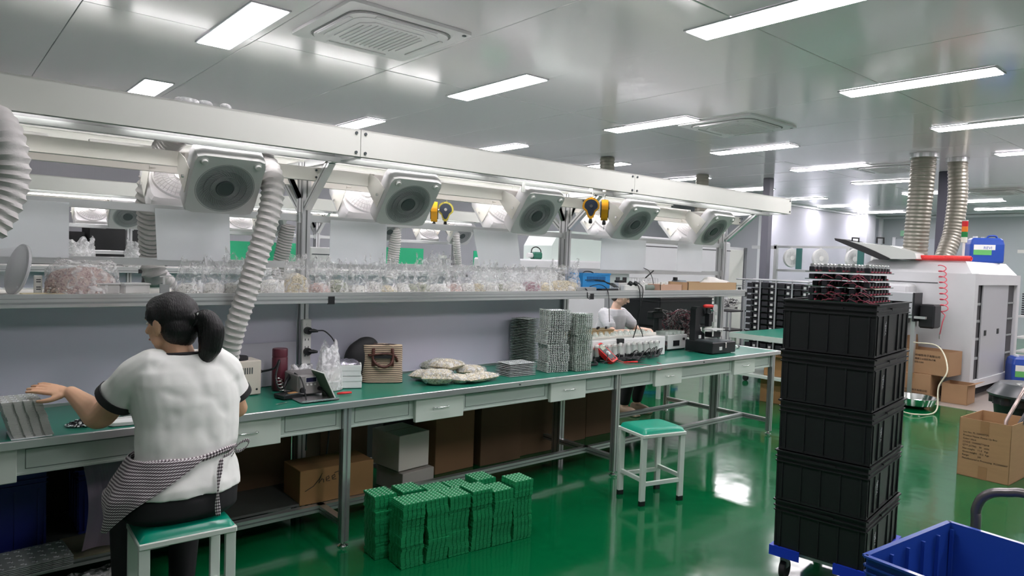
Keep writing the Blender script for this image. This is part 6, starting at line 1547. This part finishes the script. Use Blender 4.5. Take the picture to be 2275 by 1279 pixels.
# end face details (towards the aisle)
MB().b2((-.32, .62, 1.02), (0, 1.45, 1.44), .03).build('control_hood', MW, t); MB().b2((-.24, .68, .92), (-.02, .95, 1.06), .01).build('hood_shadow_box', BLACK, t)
MB().b2((-.008, .38, 1.465), (.002, 1.3, 1.475)).build('seam', INT, t)
MB().b2((-.06, .30, .60), (.0, 1.2, .66)).build('guide_rail', MG, t)
MB().b2((-.325, .95, 1.30), (-.318, 1.12, 1.36)).build('name_plate', mat('plate_beige', (.55, .50, .40), .4), t)
t2 = T('infeed_conveyor', 'grey infeed unit on an aluminium stand in front of the soldering machine', 'conveyor', (9.45, 3.20, 0))
MB().b2((0, .15, 1.06), (.25, .62, 1.34), .01).build('housing', MG, t2); MB().b2((-.005, .13, .98), (.25, .15, 1.34)).build('end_cover', BLACK, t2)
MB().b2((.0, .0, 1.02), (.05, .62, 1.05)).build('rail', ALUX, t2); MB().b2((.2, .0, 1.02), (.25, .62, 1.05)).build('rail', ALUX, t2)
for y in (.14, .56): MB().b2((.08, y, 0), (.14, y+.05, 1.03)).build('leg', ALUX, t2)
MB().b2((.12, -.06, .90), (.36, .12, 1.20), .02).build('black_motor_box', BLACK, t2)
# canopy lid
t = T('machine_hood', 'raised curved hood with two black handles left of the exhaust duct', 'hood', (10.1, 0, 0))
hp_ = lambda px, py: (lambda q: (q.y, q.z))(at(px, py, x=9.95))
FX4 = frame4((0, 1, 0), (0, 0, 1), (1, 0, 0), (0, 0, 0))
MB().prism([hp_(*q) for q in ((1872, 534), (1930, 541), (1975, 545), (2005, 553), (2032, 562), (2036, 575), (1976, 575), (1950, 563), (1915, 549))], -.14, .30, FX4).build('canopy', mat('hood_grey', (.58, .60, .57), .25), t, smooth='auto')
MB().prism([hp_(*q) for q in ((1855, 529), (1880, 533), (1915, 545), (1945, 558), (1978, 574), (1955, 576), (1925, 563), (1890, 548), (1857, 534))], -.17, .32, FX4).build('dark_rim', BLACKM, t)
for px in (1884, 1939):
    q = at(px, 539, x=9.95); q.x = -.02; MB().tube([q, q+Vector((0, 0, .075)), q+Vector((0, -.09, .070)), q+Vector((0, -.09, -.01))], .013, 8).build('handle', BLACK, t)
# exhaust ducts
DM = mat('duct_foil', (.27, .26, .22), .42, .6)
def duct(pts, r, label):
    sp = resample(spline(pts, 12), .0125); N = len(sp); mb = MB(); mb.tube(sp, r, 28, False, [r*(1 if (i//2) % 2 else .945) for i in range(N)]); return tag(mb.build('exhaust_duct', DM, smooth='auto'), label, 'duct', 'ribbed exhaust ducts')
duct([(10.30, 3.62, 3.19), (10.30, 3.63, 2.8), (10.32, 3.66, 2.2), (10.34, 3.68, 1.765)], .155, 'wide ribbed exhaust duct beside the dark column, rising to the ceiling')
duct([(10.95, 3.42, 3.19), (10.98, 3.40, 2.7), (10.95, 3.42, 2.2), (10.85, 3.44, 1.95), (10.75, 3.46, 1.765)], .125, 'narrower ribbed exhaust duct behind the signal tower')
for x, y, lab in ((8.0, 7.25, 'ribbed duct end hanging from the ceiling above the middle of the cover panel'), (10.5, 7.25, 'ribbed duct end hanging from the ceiling left of the grey column')):
    duct([(x, y, 3.19), (x, y, 3.0), (x, y, 2.1)], .115, lab)
for x, y, r, lab in ((10.30, 3.62, .16, 'round ceiling collar of the wide duct'), (10.95, 3.42, .13, 'round ceiling collar of the narrower duct')):
    tag(MB().lathe([(r+.01, -.06), (r+.012, 0), (r-.005, 0)], (x, y, ZC), 28).build('duct_collar', ALUX), lab, 'collar')
# signal tower, coil, cans
p = at(2138, 577, y=3.15); t = T('signal_tower', 'signal tower with red, orange and green lamps on a white pole on the machine', 'signal tower', (10.35, 3.10, 1.765)); kz = 1.0
MB().cyl((0, 0, 0), (0, 0, .24), .014, 10).build('pole', WHITE, t)
for k, (c, z) in enumerate((((.75, .76, .66), .24), ((.02, .22, .06), .31), ((.85, .22, .03), .38), ((.62, .02, .03), .45))):
    MB().lathe([(.033, 0), (.036, .004), (.036, .066), (.033, .07)], (0, 0, z), 18).build(('base_segment', 'green_lamp', 'orange_lamp', 'red_lamp')[k], mat('lamp_%d' % k, c, .2), t, smooth='auto')
MB().cyl((0, 0, .52), (0, 0, .532), .034, 18).build('cap', LGREY, t)
RH = mat('red_hose', (.85, .05, .05), .35)
o = MB().tube([(10.12+.0*k, 2.96+.012*k*1.0, 1.765+.03+.022*math.sin(k*1.6)) for k in range(0, 60)], .012, 6)
m = MB()
pts = []
for k in range(620):
    a = k*.62; pts.append(Vector((10.16+.028*math.cos(a), 3.60-.00105*k, 1.795+.028*math.sin(a))))
o = m.tube(pts, .008, 6).build('air_hose', RH, smooth=True); tag(o, 'coiled red air hose lying on top of the soldering machine', 'hose')
q0 = at(2093, 590, x=10.02); q1 = at(2098, 690, x=9.70); pts = []
for k in range(90):
    s_ = k/89; a = k*.56; c = q0.lerp(q1, s_); pts.append(Vector((c.x, c.y+.045*math.cos(a), c.z+.02*math.sin(a))))
q2 = at(2088, 742, x=9.68)
o = MB().tube(pts+[at(2100, 700, x=9.69), at(2094, 715, x=9.68), q2], .0065, 6).build('air_hose', mat('pink_hose', (.70, .10, .14), .35), smooth=True); tag(o, 'stretched coiled red air hose hanging down the machine end', 'hose')
o = MB().tube([q2, q2-Vector((0, 0, .06))], .012, 8).build('air_gun_tip', CHROME); tag(o, 'steel nozzle at the lower end of the hanging red hose', 'nozzle')
def can(label, pos, rz, L, W, H, m, cap=WHITE):
    t = T('jerrycan', label, 'jerrycan', pos, rz)
    mb = MB(); 
    for z0, z1, s0, s1 in ((0, .02, .96, 1), (.02, H*.72, 1, 1), (H*.72, H*.9, 1, .93), (H*.9, H*.97, .93, .78)):
        a = rrect(L/2*s0, W/2*s0, .035); b_ = rrect(L/2*s1, W/2*s1, .035*s1); n = len(a); mb.add([(x, y, z0) for x, y in a]+[(x, y, z1) for x, y in b_], [(i, (i+1) % n, n+(i+1) % n, n+i) for i in range(n)]+[tuple(range(n-1, -1, -1)), tuple(range(n, 2*n))])
    mb.build('body', m, t, smooth='auto')
    MB().tube(spline([(.02, 0, H*.96), (.05, 0, H*1.06), (.13, 0, H*1.06), (.15, 0, H*.94)], 5), .014, 8).build('handle', m, t, smooth=True)
    MB().cyl((-.12, 0, H*.95), (-.12, 0, H*1.04), .03, 16).build('cap', cap, t)
    MB().b2((-L*.40, -W/2-.003, H*.30), (L*.12, -W/2+.001, H*.66)).build('label_panel', mat('label_green', (.12, .42, .12), .5), t); MB().b2((-L*.40, -W/2-.004, H*.50), (L*.22, -W/2-.002, H*.70)).build('label_strip', WHITE, t)
    text('REVI', H*.15, 'label_text', BLUE, t, frame4((1, 0, 0), (0, 0, 1), (0, -1, 0), (-L*.12, -W/2-.005, H*.53)), .0005)
    return t
can('blue jerrycan with a green and white label on top of the soldering machine', (11.55, 3.20, 1.765), -1.05, .42, .30, .36, BLUE)
can('blue jerrycan standing on the floor at the right picture edge', (11.55, 2.62, .10), -1.05, .42, .30, .40, BLUE)
carton('carton', 'low brown carton under the blue jerrycan at the right edge', (11.55, 2.62, .004), 0, .44, .44, .094, CDK, tape=False)
# cartons in front of the machine end
CB2 = mat('carton_tan', (.36, .215, .115), .8, var=.12)
def print_lines(t, L, W, H, n, sz, z0, face=-1, s_='厦门市福联电子有限公司'):
    for k in range(n): text(('品名 自动化控制机械配件', '地址 福建工业园区电子路', 'TEL 0595-2280')[k % 3] if k else s_, sz*(1.2 if k == 0 else 1), 'printed_line', INK, t, frame4((0, -1, 0), (0, 0, 1), (-1, 0, 0), (-L/2-.002, W*.36, z0-k*sz*1.6)), .0004)
t = carton('carton', 'lower tan carton with printed characters in front of the machine', (9.75, 3.35, .0045), .03, .40, .42, .32, CB2); print_lines(t, .40, .42, .32, 2, .025, .10)
t = carton('carton', 'upper open tan carton with printed characters in front of the machine', (9.78, 3.20, .3255), -.06, .40, .52, .30, CB2, closed=False, flaps=.16, fl=(0, 1, 0, 0), fa=.25); print_lines(t, .40, .52, .32, 3, .027, .22)
t = carton('carton', 'small open tan carton on the grey floor right of the lower carton', (9.80, 2.90, .0045), .05, .34, .28, .24, CB2, closed=False, flaps=.10, fl=(1, 0, 0, 0), fa=1.2)
# wash basin and water hose
t = T('wash_basin', 'shallow steel wash basin on the floor in front of the cartons', 'basin', (8.95, 3.10, .0), 0)
MB().lathe([(.10, .0), (.20, .05), (.235, .13), (.25, .135), (.255, .13), (.24, .125), (.205, .045), (.10, -.0+.006), (0, .006)], (0, 0, 0), 32).build('bowl', CHROME, t, smooth='auto')
o = MB().tube(spline([at(2030, 760, x=9.5), at(2085, 770, x=9.3), at(2105, 820, x=9.0), at(2085, 860, x=8.9), Vector((8.75, 2.80, .03)), Vector((8.4, 2.9, .02)), Vector((8.5, 3.15, .015)), Vector((8.1, 3.1, .012))], 8), .008, 8).build('water_hose', mat('cream_hose', (.62, .60, .45), .4), smooth=True); tag(o, 'cream water hose looping from the cartons over the basin to the floor', 'hose')
# rack with boards behind the crates
STL = mat('galvanised', (.45, .46, .48), .35, .5)
t = T('board_rack', 'wheeled wire rack holding columns of green boards left of the black crates', 'rack', (9.0, 4.82, 0))
for sx in (-.22, .22):
    for y in (-.46, -.23, 0, .23, .46): MB().cyl((sx, y, .08), (sx, y, 1.43), .011, 8).build('upright', STL, t)
for sx in (-.22, .22): MB().cyl((sx, -.46, 1.42), (sx, .60, 1.42), .011, 8).build('top_bar', STL, t); MB().cyl((sx, -.46, .12), (sx, .46, .12), .011, 8).build('bottom_bar', STL, t)
for y in (-.345, -.115, .115, .345):
    for k in range(13):
        z = .32+.083*k; b_ = MB().b2((-.20, y-.105, z), (.20, y+.105, z+.004)).build('board', MATS['board_deep_green'], t)
        MB().b2((-.21, y-.095, z+.004), (-.15, y-.02, z+.068)).b2((-.21, y+.0, z+.004), (-.17, y+.09, z+.06)).b2((-.1, y-.09, z+.004), (.15, y+.09, z+.07)).build('components', CHIP, b_)['kind'] = 'stuff'; MB().b2((-.218, y-.075, z+.008), (-.214, y-.04, z+.04)).build('transformer', LGREY, b_)
for y in (-.4, .4):
    for sx in (-.2, .2): MB().lathe([(0, -.015), (.04, -.015), (.04, .015), (0, .015)], (sx, y, .04), 14, Matrix.Rotation(PI/2, 3, 'Y')).build('wheel', BLACKM, t)
wires('wire_pile', 'pile of dark parts and pale wires on the small rack by the grey cabinet', (9.1, 5.72, .95), .15, .12, .18, 14, [LGREY, BLACK], 8, 'wires')
t = T('small_rack', 'low dark rack under the pile of wires beside the grey cabinet', 'rack', (9.1, 5.72, 0))
for sx in (-.18, .18):
    for sy in (-.14, .14): MB().b2((sx-.012, sy-.012, 0), (sx+.012, sy+.012, .93)).build('leg', STL, t)
for z in (.35, .65, .93): MB().b2((-.2, -.16, z), (.2, .16, z+.018)).build('tier', BLACKM, t)
# second green-topped table with a shelf and cartons
t = T('side_table', 'green-topped side table between the bench end and the black crates', 'table', (8.0, 4.18, 0))
MB().b2((-.58, -.55, .775), (.9, .45, .80)).build('table_top', GTOP, t); MB().b2((-.59, -.56, .74), (-.56, .46, .80)).build('apron', GREYG, t); MB().b2((-.59, -.56, .74), (.9, -.53, .80)).build('apron', GREYG, t)
for x in (-.55, .85):
    for y in (-.5, .42): MB().b2((x-.022, y-.022, 0), (x+.022, y+.022, .775)).build('leg', GREYG, t)
MB().b2((-.55, -.5, .30), (.85, .42, .33)).build('lower_shelf', GREYG, t)
carton('carton', 'small brown carton on the lower shelf of the side table', (7.70, 4.05, .332), .1, .3, .4, .26, CDK, closed=False, flaps=.08)
carton('carton', 'brown carton on the floor under the side table', (7.80, 4.10, .0), .05, .34, .46, .28, CDK, tape=False)
for k, lab in enumerate(('lower small cardboard piece on the side table', 'upper small cardboard piece on the side table')):
    o = MB().box((0, 0, .01), (.10, .14, .018), b=.003).build('card_piece', CARDL, loc=(7.9+.02*k, 3.98, .801+.02*k), rz=.3*k); tag(o, lab, 'cardboard')
# frame with small round fans near the far wall
t = T('drying_frame', 'aluminium frame carrying small round fans in front of the far bright wall', 'frame', (12.0, 0, 0))
for y, z1 in ((6.62, 2.02), (5.30, 1.98), (5.15, 1.96), (4.35, 1.95)): MB().b2((-.03, y-.03, 0), (.03, y+.03, z1)).build('post', ALUX, t)
for z in (1.98, 1.55, .9): MB().b2((-.02, 4.35, z-.02), (.02, 6.62, z+.02)).build('rail', ALUX, t)
MB().b2((-.03, 6.6, 1.94), (.03, 7.1, 2.0)).build('rail', ALUX, t)
MB().b2((-.3, 4.35, .86), (.3, 6.62, .90)).build('table_top', GTOP, t)
def round_fan(label, y):
    f = T('round_fan', label, 'fan', (11.92, y, 1.78), 1.0, 'small round fans on the far frame'); f.scale = (.85, .85, .85); M = Matrix.Rotation(-PI/2, 3, 'Y')
    MB().lathe([(.165, -.04), (.175, 0), (.165, .04)], (0, 0, 0), 28, M, 1.15, 1).build('cage_ring', LGREY, f); MB().lathe([(.0, .05), (.05, .05), (.05, .02), (0, .02)], (0, 0, 0), 18, M).build('hub', WHITE, f)
    m = MB()
    for k in range(24):
        a = 2*PI*k/24; m.tube([M @ Vector((.05*math.cos(a), .05*math.sin(a), .045)), M @ Vector((.12*1.1*math.cos(a), .12*math.sin(a), .045)), M @ Vector((.17*1.15*math.cos(a), .17*math.sin(a), 0))], .004, 4, False)
    m.build('cage', LGREY, f)['kind'] = 'stuff'
    m = MB()
    for k in range(3):
        a0 = 2*PI*k/3; m.grid(lambda u, v, a0=a0: tuple(M @ Vector(((.04+.11*v)*math.cos(a0+u*1.3), (.04+.11*v)*math.sin(a0+u*1.3), -.02+.03*u))), 6, 4)
    m.build('blades', mat('blade_grey', (.45, .46, .45), .4), f)['kind'] = 'stuff'; MB().cyl((0, 0, .17), (0, 0, .22), .02, 8).build('mount', LGREY, f)
for y, lab in ((6.38, 'first small round fan from the left on the far frame'), (5.85, 'second small round fan from the left, beside a dark green strip'), (5.28, 'third small round fan from the left on the far frame'), (4.86, 'rightmost small round fan, partly behind the curved hood')): round_fan(lab, y-.10)
for y, lab in ((6.08, 'dark green strip left of the second round fan'), (5.02, 'dark green strip left of the rightmost round fan')):
    o = MB().b2((11.80, y-.05, 1.58), (11.83, y+.05, 1.95)).build('green_strip', mat('teal_strip', (.03, .12, .11), .5)); tag(o, lab, 'strip')
# cabinets and white machines beyond the bench
t = T('tall_cabinet', 'tall white two-door cabinet behind the end post of the bench', 'cabinet', (11.25, 7.2, 0), 0)
MB().b2((-.10, 0, .08), (.62, .5, 1.95)).build('body', MW, t); d = MB().b2((-.08, -.02, 1.24), (.58, 0, 1.90), .004).build('door', CREAM, t); d = MB().b2((-.08, -.02, .12), (.58, 0, 1.22), .004).build('door', CREAM, t); MB().b2((.44, -.035, 1.12), (.52, -.02, 1.20)).build('handle', BLACK, d)
MB().b2((.622, -.02, .08), (.70, .5, 1.95)).build('side_strip', mat('strip_grey', (.20, .20, .22), .4), t)
m = MB()
for k in range(7): m.b2((.63, -.024, 1.30-.04*k), (.68, -.019, 1.315-.04*k))
m.build('vent_slots', WHITE, t)['kind'] = 'stuff'; MB().b2((-.08, .03, 0), (.6, .45, .08)).build('plinth', BLACKM, t)
t = T('white_machine', 'long white enclosed machine seen between the hanging sheets at the bench end', 'machine', (8.0, 7.0, 0), 0)
MB().b2((.3, 0, .1), (3.1, .9, 2.02), .02).build('body', MW, t); MB().b2((.3, -.004, 1.86), (3.1, 0, 1.875)).build('seam', INT, t); MB().b2((2.75, -.006, .12), (2.83, 0, 1.82)).build('gap', INT, t); MB().b2((.3, -.012, .15), (1.5, -.0, 1.30)).build('door', CREAM, t); MB().b2((1.55, -.012, .15), (2.7, -.0, 1.30)).build('door', CREAM, t)
m = MB()
for x in (.5, 1.4, 1.7, 2.2, 2.6): m.b2((x, -.025, 1.15), (x+.03, -.012, 1.24))
m.build('latch', DGREY, t)['kind'] = 'stuff'; MB().b2((.35, .05, 0), (3.05, .85, .1)).build('plinth', BLACKM, t)
t = T('green_white_machine', 'low white machine with a rounded pale hood behind the bag shelf', 'machine', (6.2, 7.0, 0), 0)
MB().b2((-.3, 0, 0), (1.6, .8, 1.60), .02).build('body', MW, t); MB().prism([(.55, 1.60), (1.6, 1.60), (1.6, 2.02), (.85, 2.02), (.65, 1.95), (.55, 1.8)], -.7, -.1, Matrix.Rotation(PI/2, 4, 'X')).build('hood', mat('pale_hood', (.56, .64, .60), .4), t)
t = T('green_pump', 'small dark green device with a black handle on the white machine', 'device', (6.50, 7.15, 1.602), 0)
MB().box((0, 0, .05), (.16, .12, .10), b=.02).build('body', mat('pump_green', (.02, .14, .09), .4), t); MB().tube(spline([(-.09, 0, .05), (-.08, 0, .14), (.0, 0, .17), (.08, 0, .13), (.09, 0, .05)], 5), .008, 8).build('handle', BLACK, t, smooth=True); MB().cyl((-.16, 0, .05), (-.08, 0, .05), .035, 14).build('nozzle', LGREY, t)
# things beyond row two
t = T('black_cabinet', 'tall black cabinet standing beyond the second bench at the left', 'cabinet', (2.0, 9.9, 0), 0)
MB().b2((-.45, 0, 0), (.45, .5, 1.98), .01).build('body', BLACKM, t); MB().b2((-.44, -.012, .1), (-.01, 0, 1.9), .003).build('door', BLACK, t); MB().b2((.01, -.012, .1), (.44, 0, 1.9), .003).build('door', BLACK, t)
t = T('black_cabinet', 'lower black cabinet left of the tall black one beyond the second bench', 'cabinet', (1.15, 9.9, 0), 0)
MB().b2((-.38, 0, 0), (.36, .5, 1.75), .01).build('body', BLACKM, t); MB().b2((-.36, -.012, .1), (.34, 0, 1.7), .003).build('door', BLACK, t)
for k, (px, lab) in enumerate(((178, 'white crumpled bag on the second bench shelf at the left'), (440, 'cloudy bag on the second bench shelf left of the hose'), (312, 'tied clear bag on the second bench shelf above the clear containers'))):
    p = at(px, 600, y=8.45); bag('plastic_bag', lab, (p.x, 8.50, 1.3625), 0, .30, .22, .08, .30 if k != 1 else .16, 1, 91+k, film=FILMW, n=20)
t = T('instrument', 'light grey instrument on the second bench shelf right of the near post', 'instrument', (at(722, 540, y=8.5).x, 8.55, 1.3625), 0)
MB().b2((-.22, -.1, 0), (.22, .1, .30), .01).build('case', LGREY, t); MB().b2((-.2, -.105, .20), (.2, -.1, .215)).build('seam', DGREY, t)
for sx in (-.14, .14):
    for z in (.1, .16): MB().cyl((sx, -.11, z), (sx, -.1, z), .012, 10).build('knob', DGREY, t)
t = T('chrome_clamp', 'small chrome clamp device on the second bench shelf behind the bags', 'clamp', (at(984, 575, y=8.5).x, 8.5, 1.3625), 0)
MB().cyl((0, 0, 0), (0, 0, .18), .05, 14).build('body', CHROME, t); MB().box((0, 0, .20), (.16, .05, .03), b=.005).build('head', CHROME, t); MB().cyl((0, 0, .21), (0, 0, .25), .06, 14).build('cap', WHITE, t)
# sign and exit plate on the far wall, cable channel at the right edge
t = T('wall_sign', 'small dark square sign with a white symbol on the far wall left of the window', 'sign', (21.79, 8.42-.02, 2.58), 0)
q = at(1945, 520, x=21.78); t.location = (21.79, q.y, q.z)
MB().b2((-.02, -.13, -.13), (0, .13, .13)).build('plate', mat('sign_dark', (.05, .06, .07), .5), t); MB().b2((-.024, -.10, -.04), (-.02, .10, .04)).b2((-.024, -.02, -.09), (-.02, .02, .09)).build('symbol', WHITE, t)
q = at(2018, 518, x=21.66); t = T('exit_plate', 'small pale green exit plate in front of the far window', 'sign', (21.64, q.y, q.z), 0)
MB().b2((-.02, -.20, -.08), (0, .20, .08)).build('plate', mat('exit_green', (.25, .52, .32), .4), t)
t = T('frame_arm', 'cream cable channel reaching in at the right picture edge', 'channel', (13.0, 2.0, 1.95), 0)
MB().b2((-.03, -.4, 0), (.03, 1.15, .05)).build('channel', CREAM, t); MB().b2((-.03, .9, -.06), (.03, 1.0, 0)).build('bracket', DGREY, t); MB().b2((-.03, -.4, -1.95), (.03, -.34, 0)).build('post', ALUX, t)
t = T('right_rack', 'dark wire rack with stacked boards at the right picture edge', 'rack', (13.2, 2.95, 0), 0)
for sx in (-.2, .5):
    for sy in (-.5, .18): MB().b2((sx-.015, sy-.015, 0), (sx+.015, sy+.015, 1.45)).build('upright', STL, t)
for z in (.4, .62, .95): MB().b2((-.2, -.5, z), (.5, .18, z+.025)).build('tier', LGREY, t)
for k in range(10): MB().b2((-.15, -.35, .99+.035*k), (.45, .12, 1.01+.035*k)).build('board', CHIP, t)

p0 = at(470, 236, y=3.36); t = T('plastic_film', 'scraps of white plastic film lying on top of the cover panel', 'film', (0, 0, 0))
for k, (px, w_) in enumerate(((415, .10), (455, .06), (500, .05))):
    q = at(px, 232, y=3.34); m = MB(); ball(m, (q.x, 3.335, 2.252), (w_*.6, .025, .018)); fuse('scrap', m, FILMW, t, .008, 2)
